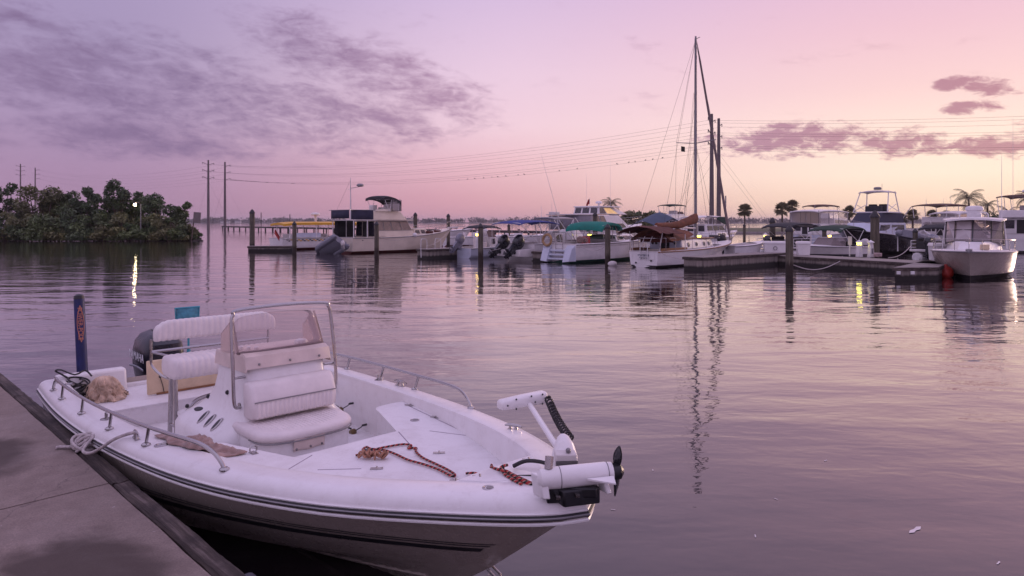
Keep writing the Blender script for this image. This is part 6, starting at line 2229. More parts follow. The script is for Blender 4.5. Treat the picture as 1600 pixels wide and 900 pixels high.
# ------------------------------------------------------------------ boats behind the sailboat
def cruiser(px, Y, phi, L, B, zs, zb, label, hm=white, boot=None, house=(0.22, 0.72, 1.0), hz=None, rf=0.9, win=darkglass, top=None, topm=white, topz=None, tx=(0.2, 0.6), radar_=False, ants=(), rails=True, curtain=False, fly=None, name='motor_cruiser', stripe=None, over=0.14):
    """generic cabin cruiser; house=(x0, x1, half width) as shares of the length"""
    P = spot(px, Y, phi, B)
    T = thing(name, label, 'boat', P.o, P.rz)
    H = Hull(T, L, B, zs, zb, hm, boot=boot, stripe=stripe, over=over, tw=0.92, pw=2.5, fore=1 - house[0], floor=zs - 0.45)
    hz = hz or zs + 1.0
    o, q = cabin(T, 'deckhouse', white, L * house[0], L * house[1], B / 2 * 0.82 * house[2], B / 2 * 0.62 * house[2], zs, hz, rf=rf, tuck=0.10)
    for s_ in ('stbd', 'port'):
        panes(o, q[s_], [(0.06, 0.30, 0.45, 0.88), (0.34, 0.58, 0.45, 0.88), (0.62, 0.86, 0.45, 0.85)], win, frame_m=dull)
    panes(o, q['front'], [(0.04, 0.34, 0.35, 0.92), (0.36, 0.64, 0.35, 0.92), (0.66, 0.96, 0.35, 0.92)], win)
    panes(o, q['aft'], [(0.08, 0.38, 0.35, 0.9), (0.62, 0.92, 0.35, 0.9)], win)
    panes(o, q['aft'], [(0.42, 0.58, 0.03, 0.92)], darkgap, name='cabin_door')
    b = MB(); b.box((L * (house[0] + house[1]) / 2 - rf / 2, 0, hz + 0.03), (L * (house[1] - house[0]) - rf + 0.3, B * 0.72 * house[2], 0.07)); b.build('house_roof', white, T, bevel=0.03)
    if fly:
        f0, f1, fz = fly
        oo, q2 = cabin(T, 'flybridge', white, L * f0, L * f1, B / 2 * 0.62, B / 2 * 0.48, hz + 0.07, fz, rf=0.5, tuck=0.05)
        b = MB(); b.plate([(L * f1 - 0.55, -B / 2 * 0.44, fz - 0.02), (L * f1 - 0.55, B / 2 * 0.44, fz - 0.02), (L * f1 - 0.75, B / 2 * 0.40, fz + 0.28), (L * f1 - 0.75, -B / 2 * 0.40, fz + 0.28)], 0.015); b.build('fly_windscreen', screenglass, T, smooth=0)
        b = MB(); b.box((L * (f0 + f1) / 2, 0, fz + 0.15), (0.45, B * 0.3, 0.5)); b.build('helm_seat', offwhite, T, bevel=0.04)
    if top:
        z_ = topz
        zf = (fly[2] if fly else hz + 0.05)
        bimini(T, L * tx[0], L * tx[1], B / 2 * 0.72, z_, topm, rise=0.07, droop=0.05, legs=((L * tx[0] + 0.15, L * tx[0] + 0.25), (L * tx[1] - 0.2, L * tx[1] - 0.1), (L * (tx[0] + tx[1]) / 2, L * (tx[0] + tx[1]) / 2)), zf=zf - 0.1, hwf=B / 2 * 0.66, name=top, th=0.07, r=0.024)
        if curtain:
            b = MB()
            for sd in (-1, 1):
                b.grid([[(L * tx[0] + 0.1 + (L * (tx[1] - tx[0]) - 0.2) * i / 6, sd * B / 2 * 0.70, zf + (z_ - 0.08 - zf) * j / 2) for j in range(3)] for i in range(7)])
            b.grid([[(L * tx[1] - 0.08, -B / 2 * 0.7 + B * 0.7 * i / 6, zf + (z_ - 0.08 - zf) * j / 2) for j in range(3)] for i in range(7)])
            b.build('side_curtain', clearvinyl, T)
            for sd in (-1, 1):
                for i in (0, 2, 4, 6):
                    b = MB(); x = L * tx[0] + 0.1 + (L * (tx[1] - tx[0]) - 0.2) * i / 6
                    b.tube([(x, sd * B / 2 * 0.705, zf), (x, sd * B / 2 * 0.705, z_ - 0.06)], 0.02, 5); b.build('curtain_seam', darkcanvas, T)
    if radar_:
        radar(T, L * (tx[0] + tx[1]) / 2 if top else L * house[0] + 0.8, 0, (topz if top else hz) + 0.22, 0.30, mast=0.2)
    for (xa_, ya_, za_, la_, ra_) in ants:
        antenna(T, L * xa_, ya_, za_, la_, ra_)
    if rails:
        bowrail(T, H, L * 0.55, 0.5, 5)
    for u in (0.22, 0.48):
        for sd in (-1, 1):
            x = L * u
            y = sd * (H.hb(x) + 0.10)
            b = MB(); b.tube([(x, y, 0.32), (x, y, 0.38), (x, y, 0.78), (x, y, 0.84)], [0.04, 0.11, 0.11, 0.03], 8); fo = b.build('fender', white if u < 0.3 else bluewhite, T)
            b = MB(); b.tube([(x, y, 0.84), (x, y - sd * 0.06, H.sheer(x) + 0.02)], 0.012, 4); b.build('fender_line', ropewhite, fo)
    return P, T, H


cruiser(1046, 74, 45, 9, 3.0, 1.3, 1.7, 'distant white cruiser with green bimini seen above the brown sail cover', top='bimini_top', topm=olivecanvas, topz=4.15, tx=(0.18, 0.46), hz=2.5, fly=(0.15, 0.55, 3.1), ants=((0.3, 0.4, 3.2, 2.2, 0.1),))
# blue covered boom behind the brown awning
P = spot(1000, 44, 50, 2.6)
T = thing('daysailer', 'small white yacht under a blue peaked boom tent', 'boat', P.o, P.rz)
H = Hull(T, 7.5, 2.5, 0.9, 1.15, white, boot=bottomdark, fore=0.6, floor=0.5)
p0, p1, pk = P.rd(1004, 346, 0), P.rd(1050, 343, 0), P.rd(1030, 331, 0)
b = MB()
rows = []
for i in range(15):
    x = p0[0] + (p1[0] - p0[0]) * i / 14
    zc = interp(x, [(p0[0], p0[1] + 0.05), (pk[0], pk[1]), (p1[0], p1[1] + 0.02)])
    rows.append([(x, 1.1 * (j / 5 - 1), zc - 0.42 * abs(j / 5 - 1) ** 1.3 + 0.015 * math.sin(i * 1.9 + j)) for j in range(11)])
b.sheet(rows, 0.03); b.build('boom_tent', slatecanvas, T, smooth=60)
b = MB(); b.tube([(pk[0], 0, 0.9), (pk[0], 0, pk[1] + 0.1)], 0.05, 8); b.tube([(p0[0], 0, p0[1]), (p1[0], 0, p1[1])], 0.04, 6); b.build('boom', alu, T)
o, q = cabin(T, 'coachroof', white, 3.2, 6.0, 0.9, 0.5, 0.95, 1.35, rf=0.5)
panes(o, q['stbd'], [(0.1, 0.4, 0.3, 0.8), (0.5, 0.8, 0.3, 0.8)], darkglass)
# white cruiser with furled green canvas right of the mast
cruiser(1088, 62, 38, 8.5, 2.9, 1.0, 1.35, 'white cruiser with long white radar arch just right of the tall mast', top='radar_arch', topm=white, topz=2.75, tx=(0.1, 0.62), hz=1.95, ants=())
P = spot(1100, 58, 40, 2.4)
T = thing('catboat', 'low white sailboat with dark green furled sail on its boom', 'boat', P.o, P.rz)
H = Hull(T, 6.5, 2.3, 0.8, 1.0, white, boot=bottomdark, fore=0.6, floor=0.4)
p0, p1 = P.rd(1105, 338, 0), P.rd(1134, 341, 0)
b = MB(); b.tube([(p0[0], 0, p0[1]), (p1[0] - 0.3, 0, p1[1])], 0.05, 6); b.tube([(p1[0], 0, 0.9), (p1[0], 0, 4.6)], 0.06, 8); b.build('spar', dull, T)
b = MB(); b.hexa([(p1[0] - 1.3, -0.12, p1[1] - 0.10), (p1[0] - 0.1, -0.14, p1[1] - 0.55), (p1[0] - 0.1, 0.14, p1[1] - 0.55), (p1[0] - 1.3, 0.12, p1[1] - 0.10)], [(p1[0] - 1.3, -0.05, p1[1] + 0.14), (p1[0] - 0.05, -0.05, p1[1] + 0.12), (p1[0] - 0.05, 0.05, p1[1] + 0.12), (p1[0] - 1.3, 0.05, p1[1] + 0.14)]); b.build('furled_sail', olivecanvas, T, bevel=0.04)
o, q = cabin(T, 'coachroof', white, 2.6, 5.0, 0.8, 0.45, 0.85, 1.3, rf=0.4)
panes(o, q['stbd'], [(0.1, 0.4, 0.3, 0.8), (0.5, 0.8, 0.3, 0.8)], darkglass)
# small white tender beyond the sailboat bow
console_boat(1150, 41, 30, 3.4, 1.6, 0.75, 1.0, 'small white tender tied up just beyond the sailboat bow', white, None, motors=1, mm=black, console_=False, name='tender')

# ------------------------------------------------------------------ pontoon boats with dark biminis
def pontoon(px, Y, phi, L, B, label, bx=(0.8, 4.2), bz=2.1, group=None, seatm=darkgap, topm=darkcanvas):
    P = spot(px, Y, phi, B)
    T = thing('pontoon_boat', label, 'boat', P.o, P.rz)
    for sd in (-1, 1):
        b = MB(); b.tube([(0, sd * B * 0.33, 0.15), (0.1, sd * B * 0.33, 0.15), (L - 0.8, sd * B * 0.33, 0.15), (L, sd * B * 0.33, 0.38)], [0.2, 0.3, 0.3, 0.05], 12); b.build('pontoon', alu, T)
    b = MB(); b.box((L / 2, 0, 0.55), (L, B, 0.12)); b.build('deck', offwhite, T, bevel=0.02)
    for sd in (-1, 1):
        b = MB()
        for z in (0.72, 0.92, 1.12):
            b.tube([(0.1, sd * B * 0.48, z), (L - 0.4, sd * B * 0.48, z)], 0.022, 6)
        oo = b.build('side_rail', alu, T)
        for k in range(7):
            b = MB(); x = 0.1 + (L - 0.5) * k / 6
            b.tube([(x, sd * B * 0.48, 0.6), (x, sd * B * 0.48, 1.14)], 0.02, 6); b.build('rail_post', alu, oo)
        b = MB(); b.box((L * 0.30, sd * B * 0.36, 0.84), (L * 0.38, 0.5, 0.42)); b.box((L * 0.30, sd * B * 0.44, 1.10), (L * 0.38, 0.12, 0.30)); b.build('bench', seatm, T, bevel=0.05)
    b = MB(); b.box((L * 0.55, -0.4, 0.95), (0.6, 0.6, 0.75)); b.build('helm', offwhite, T, bevel=0.04)
    bimini(T, bx[0], bx[1], B * 0.47, bz, topm, rise=0.16, droop=0.10, legs=((bx[0] + 0.2, (bx[0] + bx[1]) / 2), (bx[1] - 0.2, (bx[0] + bx[1]) / 2), (bx[1] - 0.4, bx[1] + 0.3)), zf=1.1, th=0.08)
    outboard(T, 0, 0, 0.75, 0.9, R(10), cm=blackpaint)
    return P, T


pontoon(1226, 43, 32, 5.6, 2.2, 'pontoon boat with curved black bimini behind the left dock boxes', (0.5, 3.9), 2.03)
pontoon(1488, 38, 34, 5.6, 2.3, 'pontoon boat with dark seats and black bimini beside the right dock box', (0.9, 4.0), 1.98)

# ------------------------------------------------------------------ right-hand boats
cruiser(1288, 54, 40, 10.5, 3.4, 1.2, 1.6, 'white aft cabin yacht with glazed upper deck and pale hardtop', hm=bluewhite, house=(0.02, 0.72, 1.05), hz=2.0, rf=1.1, top='hard_top', topm=white, topz=3.18, tx=(0.0, 0.52), curtain=True, ants=((0.3, 0.6, 3.2, 0.6, 0), (0.36, -0.7, 3.2, 0.4, 0)))
P = spot(1282, 58, 40, 3.2)
T = thing('sedan_cruiser', 'white sedan cruiser with dark upper bimini behind the glazed yacht', 'boat', P.o, P.rz)
H = Hull(T, 10, 3.2, 1.2, 1.6, white, boot=bottomdark, fore=0.6, floor=0.8)
o, q = cabin(T, 'deckhouse', white, 3.2, 8.0, 1.35, 1.0, 1.25, 2.5, rf=1.2)
panes(o, q['stbd'], [(0.05, 0.3, 0.4, 0.9), (0.34, 0.6, 0.4, 0.9), (0.64, 0.88, 0.4, 0.85)], darkglass)
o, q = cabin(T, 'flybridge', white, 2.6, 5.6, 1.2, 0.8, 2.5, 3.0, rf=0.6)
bimini(T, 2.2, 4.6, 1.15, 3.72, brownroof, rise=0.06, droop=0.05, legs=((2.4, 2.8), (4.4, 4.6)), zf=2.95, th=0.07)
b = MB(); b.plate([(4.3, -1.05, 2.95), (5.1, -0.9, 2.95), (4.5, -1.0, 3.62), (4.2, -1.05, 3.62)], 0.01); b.build('side_curtain', clearvinyl, T, smooth=0)
bowrail(T, H, 5.5, 0.55, 5)

# bowrider, bow toward the left
P = Place(1346, 39.0, 214)
T = thing('bowrider', 'small white bowrider with windscreen and dark folding bimini at the dock', 'boat', P.o, P.rz)
H = Hull(T, 5.6, 2.1, 0.82, 0.98, white, boot=None, stripe=(striped, 0.75, 1.2), fore=0.40, floor=0.3)
b = MB()
b.plate([(3.1, 0.85, 0.90), (3.95, 0.55, 0.95), (3.55, 0.45, 1.36), (2.85, 0.75, 1.36)], 0.012); b.plate([(3.95, -0.55, 0.95), (3.95, 0.55, 0.95), (3.55, 0.45, 1.36), (3.55, -0.45, 1.36)], 0.012); b.plate([(3.95, -0.55, 0.95), (3.1, -0.85, 0.90), (2.85, -0.75, 1.36), (3.55, -0.45, 1.36)], 0.012)
b.build('windscreen', screenglass, T, smooth=0)
b = MB(); b.tube([(2.85, 0.76, 1.37), (3.55, 0.46, 1.37), (3.55, -0.46, 1.37), (2.85, -0.76, 1.37)], 0.02, 6); b.build('windscreen_frame', alu, T)
bimini(T, 1.2, 3.7, 0.95, 1.92, olivecanvas, rise=0.12, droop=0.12, legs=((1.4, 2.3), (3.5, 2.7), (3.3, 1.5)), zf=0.85, th=0.06)
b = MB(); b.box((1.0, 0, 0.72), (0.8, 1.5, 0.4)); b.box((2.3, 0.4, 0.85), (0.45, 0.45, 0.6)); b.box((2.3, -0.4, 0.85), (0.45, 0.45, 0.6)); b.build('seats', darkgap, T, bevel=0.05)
outboard(T, -0.05, 0, 0.7, 0.9, 0, cm=offwhite)

navycover = mat('navy_cover', (0.026, 0.026, 0.052), 0.7, var=0.25)
# dark hulled sportfisher with tower, bow toward the camera left
P = Place(1410, 53, 222)
T = thing('sportfisher', 'dark hulled sportfishing boat with pale house and tall tower', 'boat', P.o, P.rz)
H = Hull(T, 11.0, 3.7, 1.05, 1.75, darkhull, boot=bottomdark, over=0.16, tw=0.93, pw=2.5, fore=0.66, floor=0.6)
o, q = cabin(T, 'deckhouse', bluewhite, 3.6, 8.6, 1.5, 1.1, 1.15, 2.15, rf=0.9)
panes(o, q['stbd'], [(0.08, 0.9, 0.45, 0.85)], darkglass); panes(o, q['port'], [(0.1, 0.42, 0.45, 0.85), (0.48, 0.92, 0.45, 0.85)], darkglass)
o, q = cabin(T, 'bridge_windscreen', navycover, 3.7, 7.4, 1.35, 0.95, 2.17, 2.85, rf=0.8, tuck=0.1)
b = MB(); b.box((5.0, 0, 2.9), (2.6, 2.3, 0.09)); b.build('bridge_deck', white, T, bevel=0.02)
b = MB(); b.box((5.7, 0, 3.15), (0.35, 1.1, 0.42)); b.box((4.9, 0.35, 3.2), (0.4, 0.5, 0.6)); b.box((4.9, -0.35, 3.2), (0.4, 0.5, 0.6)); b.build('helm_seat', darkcanvas, T, bevel=0.05)
zt = P.rd(1382, 300, 0)[1]
b = MB()
for sd in (-1, 1):
    b.tube([(3.9, sd * 1.2, 2.2), (4.4, sd * 0.95, zt)], 0.035, 6); b.tube([(6.4, sd * 1.15, 2.9), (5.6, sd * 0.95, zt)], 0.035, 6); b.tube([(4.15, sd * 1.07, 3.0), (6.0, sd * 1.05, 3.45)], 0.025, 6); b.tube([(4.3, sd * 1.0, 3.5), (6.3, sd * 1.15, 3.0)], 0.025, 6)
b.build('tower_frame', alu, T)
bimini(T, 4.2, 5.9, 1.0, zt + 0.03, offwhite, rise=0.03, droop=0.03, name='tower_top', th=0.06)
b = MB(); b.lathe((5.0, 0, zt + 0.12), [(0.24, 0), (0.26, 0.05), (0.26, 0.15), (0.18, 0.2)], 12); b.tube([(5.0, 0.3, zt), (5.0, 0.3, zt + 0.55)], 0.012, 5); b.build('radar_dome', dull, T)
b = MB(); b.tube([(3.6, 1.1, 2.3), (2.2, 1.3, 3.3)], 0.035, 6); b.build('outrigger', dull, T)
rail(T, [(6.5, 1.5, 1.35), (8.5, 1.2, 1.5), (10.6, 0.3, 1.75), (10.6, -0.3, 1.75), (8.5, -1.2, 1.5), (6.5, -1.5, 1.35)], 0.55, 8, 'bow_rail')
b = MB(); b.box((1.9, 1.68, 1.42), (2.6, 0.05, 0.62)); b.box((0.08, 0, 1.4), (0.05, 3.2, 0.6)); b.build('cockpit_cloth', offwhite, T, bevel=0.01)

# cruiser with hardtop and radar arch, and its inflatable
cruiser(1490, 50, 36, 10.5, 3.4, 1.15, 1.5, 'white convertible cruiser with cream hardtop between the inflatable and the palms', house=(0.18, 0.70, 1.0), hz=2.1, rf=0.9, top='hard_top', topm=brownroof, topz=3.55, tx=(0.0, 0.42), fly=(0.12, 0.55, 2.6), ants=((0.1, 0.6, 3.6, 0.5, 0), (0.2, -0.7, 3.6, 0.7, 0), (0.34, 0.4, 3.6, 0.5, 0)))
T = thing('inflatable_tender', 'grey inflatable tender slung behind the short grey piling near the right pontoon boat', 'dinghy', at(1437, 44.5, 1.18), R(28))
m = MB()
sh = path([(-1.3, -0.6, 0), (0.5, -0.6, 0), (1.15, -0.4, 0.12), (1.45, 0, 0.25), (1.15, 0.4, 0.12), (0.5, 0.6, 0), (-1.3, 0.6, 0)], 6)
tl = Matrix.Rotation(R(10), 4, 'Y') @ Matrix.Rotation(R(8), 4, 'X')
m.tube([tuple(tl @ Vector(p)) for p in [(-1.5, -0.6, 0)] + sh + [(-1.5, 0.6, 0)]], [0.07] + [0.24] * len(sh) + [0.07], 10)
m.build('tube', greytube, T)
m = MB(); m.box((-0.1, 0, -0.12), (2.3, 1.0, 0.06), mx=tl); m.box((-1.25, 0, 0.05), (0.06, 0.9, 0.45), mx=tl); m.build('floor', greytube, T)
m = MB()
for x in (-0.9, 0.8):
    m.tube([(x, 0.9, -0.9), (x, 0.9, 0.2), (x, 0.2, 0.45), (x, -0.2, 0.2)], 0.04, 6)
m.build('davit', alu, T)
# low white cruiser with portholes under the tender
cruiser(1512, 46, 33, 7.5, 2.7, 1.05, 1.3, 'white cruiser with three dark portholes behind the right pontoon boat', house=(0.25, 0.75, 0.9), hz=1.55, rf=0.9, rails=False, top='soft_top', topm=offwhite, topz=2.9, tx=(-0.05, 0.5))

# yacht at the right edge
cruiser(1648, 47, 42, 13, 4.0, 1.35, 1.9, 'large white motor yacht with brown bimini cut by the right edge', house=(0.05, 0.75, 1.08), hz=2.45, rf=1.4, top='bimini_top', topm=brownroof, topz=4.15, tx=(0.02, 0.34), fly=(0.0, 0.5, 3.05), boot=bottomdark, ants=((0.05, 0.5, 3.2, 6.5, 0.0), (0.3, -0.6, 4.1, 2.0, 0.05)), radar_=True)

# ------------------------------------------------------------------ 23 walkaround boat in front right
B = 2.95
bow = at(1515, 25.6)
PH = 234.0
L = 7.4
P = Place(0, 1, PH)
P.o = Vector((bow.x - math.cos(R(PH)) * L * 0.93, bow.y - math.sin(R(PH)) * L * 0.93, 0))
T = thing('walkaround_boat', 'white walkaround fishing boat with hardtop and clear enclosure facing the camera', 'boat', P.o, P.rz)
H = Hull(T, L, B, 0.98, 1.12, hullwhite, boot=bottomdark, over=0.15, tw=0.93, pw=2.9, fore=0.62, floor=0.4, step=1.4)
o, q = cabin(T, 'cuddy_cabin', white, 2.9, 6.4, 1.0, 0.45, 1.02, 1.42, rf=0.9, tuck=0.10)
b = MB(); b.box((5.0, 0.1, 1.425), (0.6, 0.6, 0.04)); b.build('cabin_hatch', darkglass, T, bevel=0.02)
zt = 2.30
pw_ = dict(a=(4.55, 0.0, 1.42), b=(4.25, -0.62, 1.42), c=(3.2, -1.0, 1.30), d=(2.6, -1.02, 1.25))
tp_ = dict(a=(3.70, 0.0, zt), b=(3.55, -0.62, zt), c=(2.95, -0.98, zt), d=(2.4, -0.98, zt))
for sd in (-1, 1):
    for k1, k2 in (('a', 'b'), ('b', 'c'), ('c', 'd')):
        f_ = lambda p: (p[0], -p[1] * sd if True else 0, p[2])
        quad = [f_(pw_[k1]), f_(pw_[k2]), f_(tp_[k2]), f_(tp_[k1])]
        b = MB(); b.plate(quad, 0.008); b.build('enclosure_pane', screenglass, T, smooth=0)
        b = MB(); b.tube([quad[0], quad[1]], 0.022, 5); b.tube([quad[1], quad[2]], 0.024, 5)
        mid = [tuple(Vector(quad[0]).lerp(Vector(quad[3]), 0.52)), tuple(Vector(quad[1]).lerp(Vector(quad[2]), 0.52))]
        b.tube(mid, 0.022, 5)
        b.build('pane_frame', black, T)
b = MB(); b.tube([(4.55, 0, 1.42), (3.70, 0, zt)], 0.028, 5); b.build('centre_post', black, T)
b = MB()
rows = [[(1.55 + 2.55 * i / 12, 1.12 * (j / 5 - 1) * (1 - 0.16 * (i / 12) ** 4), zt + 0.05 + 0.07 * (1 - (j / 5 - 1) ** 2) - 0.06 * (i / 12) ** 3) for j in range(11)] for i in range(13)]
b.sheet(rows, 0.07); b.build('hard_top', white, T, smooth=45)
for sd in (-1, 1):
    b = MB(); b.tube([(1.75, sd * 1.0, zt + 0.02), (1.55, sd * 1.14, 1.05)], 0.03, 6); b.tube([(2.3, sd * 1.02, zt + 0.02), (3.0, sd * 1.12, 1.08)], 0.03, 6); b.build('hardtop_leg', alu, T)
    b = MB(); b.sheet([[(1.75 + 0.5 * i / 5, sd * (1.03 + 0.03 * math.sin(i * 2.2)), zt - 0.1 - 1.0 * j / 4) for j in range(5)] for i in range(6)], 0.01); b.build('rolled_curtain', mat('faded_curtain', (0.22, 0.18, 0.15), 0.7, var=0.4) if sd < 0 else MATS['faded_curtain'], T)
radar(T, 2.6, 0.0, zt + 0.36, 0.33)
b = MB(); b.tube(path([(3.1, -0.5, zt + 0.08), (3.15, -0.4, zt + 0.30), (3.15, 0.4, zt + 0.30), (3.1, 0.5, zt + 0.08)], 5), 0.025, 6); b.box((2.6, 0, zt + 0.2), (0.5, 0.5, 0.28)); b.build('hardtop_rail', alu, T)
antenna(T, 2.3, 0.95, zt + 0.1, 2.6, 0.0)
bowrail(T, H, 2.6, 0.42, 6)
b = MB(); b.box((L - 0.05, 0, 1.17), (0.55, 0.20, 0.07)); b.tube([(L + 0.28, 0, 1.12), (L + 0.05, 0, 1.10)], 0.06, 6); b.build('anchor_roller', dull, T, bevel=0.015)
b = MB(); b.box((L - 1.2, 0.45, 1.25), (0.25, 0.3, 0.20)); b.build('windlass', tan, T, bevel=0.03)
b = MB(); b.tube(path([(3.6, 1.32, 1.10), (3.9, 1.32, 0.80), (4.4, 1.28, 0.68), (4.9, 1.15, 0.72)], 5), 0.012, 5); b.build('hanging_line', ropewhite, T)
outboard(T, -0.05, 0.4, 0.85, 1.0, 0); outboard(T, -0.05, -0.4, 0.85, 1.0, 0)
b = MB(); b.box((2.0, 0, 0.8), (0.5, 1.6, 0.8)); b.box((2.5, 0.5, 1.15), (0.35, 0.5, 0.7)); b.box((2.5, -0.5, 1.15), (0.35, 0.5, 0.7)); b.build('helm_seat', offwhite, T, bevel=0.05)

# ================================================================== FLOATING DOCKS
def float_dock(name, label, pts, ztop, wales=True, boards=0):
    """floating dock from its plan outline (world XY, anticlockwise): float sides, timber wale, concrete top"""
    c = sum((Vector((p[0], p[1], 0)) for p in pts), Vector()) / len(pts)
    T = thing(name, label, 'floating dock', (c.x, c.y, 0))
    lp_ = [(p[0] - c.x, p[1] - c.y) for p in pts]
    ins = []
    n = len(lp_)
    for i in range(n):
        a, b_, d = Vector(lp_[i - 1]), Vector(lp_[i]), Vector(lp_[(i + 1) % n])
        e1, e2 = (b_ - a).normalized(), (d - b_).normalized()
        n1, n2 = Vector((-e1.y, e1.x)), Vector((-e2.y, e2.x))
        k = (n1 + n2) / (1 + n1.dot(n2))
        ins.append((b_, k))
    off = lambda o: [tuple(p + k * o) for p, k in ins]
    b = MB(); b.prism(off(0.06), -0.3, ztop - 0.10); b.build('float', floatside, T, smooth=0)
    b = MB(); b.prism(off(0.0), ztop - 0.14, ztop - 0.02); b.build('wale', timber, T, smooth=0, bevel=0.012)
    b = MB(); b.prism(off(0.035), ztop - 0.10, ztop); b.build('deck_slab', dockdeck, T, smooth=0, bevel=0.012)
    return T


def finger(px, Y, phi, L, W, ztop, label):
    o = at(px, Y)
    c, s = math.cos(R(phi)), math.sin(R(phi))
    return float_dock('finger_dock', label, [(o.x, o.y), (o.x + c * L, o.y + s * L), (o.x + c * L - s * W, o.y + s * L + c * W), (o.x - s * W, o.y + c * W)], ztop)


T = finger(1099, 30.6, 40, 7.6, 1.15, 0.62, 'long concrete finger dock beside the sailboat')
# end face bracket posts of the big finger
M0, M1 = at(1216, 34.9), at(1500, 26.9)
dv = (M1 - M0).normalized(); nv = Vector((-dv.y, dv.x, 0))
q0, q1 = M0 - dv * 3.0, M1 - dv * 0.2
float_dock('main_dock', 'main concrete walkway dock carrying the dock boxes and lights', [tuple(q0)[:2], tuple(q1)[:2], tuple(q1 + nv * 1.9)[:2], tuple(q0 + nv * 1.9)[:2]], 0.50)
T = float_dock('finger_dock', 'short wedge-ended finger dock by the red ball fender', [tuple(at(1394, 25.6))[:2], tuple(at(1468, 25.9))[:2], tuple(at(1492, 29.6))[:2], tuple(at(1440, 29.9))[:2]], 0.50)
for px in (1404, 1426):
    b = MB(); p = at(px, 25.58) - Vector(T.location); b.box((p.x, p.y + 0.0, 0.30), (0.14, 0.05, 0.12)); b.build('cleat_plate', alu, T, bevel=0.01)
T = finger(668, 40.3, 46, 6.5, 1.1, 0.60, 'weathered finger dock with ladder beside the trawler')
b = MB()
for k in (0.35, 1.1):
    b.tube(path([(-2.6 + k, -3.0 + k, 0.1), (-2.6 + k, -3.0 + k, 1.1), (-2.45 + k, -2.85 + k, 1.2), (-2.3 + k, -2.7 + k, 1.1), (-2.3 + k, -2.7 + k, 0.6)], 4), 0.02, 5)
b.build('ladder', alu, T)
finger(853, 37.4, 46, 6.5, 1.1, 0.58, 'weathered finger dock under the white fishing boat with twin outboards')
finger(386, 50.5, 8, 3.4, 1.0, 0.42, 'dark low finger dock at the stern of the water taxi')
finger(790, 58, 46, 8, 1.2, 0.5, 'distant finger dock between the white open boats')

# pilings -----------------------------------------------------------
def piling(px, Y, ytop, label, r=0.14, cap=True, lean=0.0):
    z = EYE - (ytop - HZ) * Y / FPX
    T = thing('piling', label, 'piling', at(px, Y), rnd.random() * 6, 'mooring pilings')
    m = MB()
    m.tube([(lean * -0.5, 0, -1.2), (0, 0, 0), (lean, 0, z - 0.22 * (r / 0.14))], [r * 1.04, r * 1.02, r * 0.97], 14)
    m.build('post', pilewood, T)
    m = MB()
    m.lathe((lean, 0, z - 0.24 * (r / 0.14)), [(r * 1.12, 0), (r * 1.14, 0.07), (r * 0.55, 0.19 * r / 0.14), (0.012, 0.25 * r / 0.14)], 14)
    m.build('cap', pilecap, T)
    return T


piling(394, 52, 327, 'tall dark piling left of the yellow-roofed water taxi', 0.19)
piling(460, 48.5, 346, 'weathered piling standing in front of the yellow-roofed water taxi', 0.145)
piling(588.5, 43.5, 346, 'weathered piling standing before the trawler cabin', 0.145)
piling(649, 60, 332, 'dark piling rising behind the trawler windows', 0.17)
piling(751, 38.2, 349, 'piling with yellow dock light glowing behind the grey outboard skiff', 0.145)
piling(949.5, 35.0, 350, 'piling in front of the green bimini cruiser', 0.14)
piling(1233.5, 28.4, 352, 'nearest grey piling standing off the walkway corner', 0.155)
piling(1367, 34.5, 329, 'thick tall piling rising through the walkway beside the white bollard lights', 0.21)
piling(1288, 42, 356, 'short dark piling between the narrow white dock box and the bowrider', 0.13)
piling(1430, 41, 357, 'short grey piling below the slung inflatable tender', 0.14)
piling(700.5, 58, 334, 'dark piling at the trawler bow with a cluster of gear', 0.15)
piling(795, 62, 350, 'small dark piling between the open boats behind the blue bimini', 0.13)
piling(930, 56, 331, 'tall dark piling in front of the flybridge yacht windows', 0.20)
piling(1207, 47, 340, 'dark capped piling left of the curved black bimini', 0.20)
piling(1163, 60, 350, 'thin dark piling between the fan palm and the tender', 0.12)
piling(877, 50, 345, 'slim brown piling behind the fishing boat hard top', 0.10)

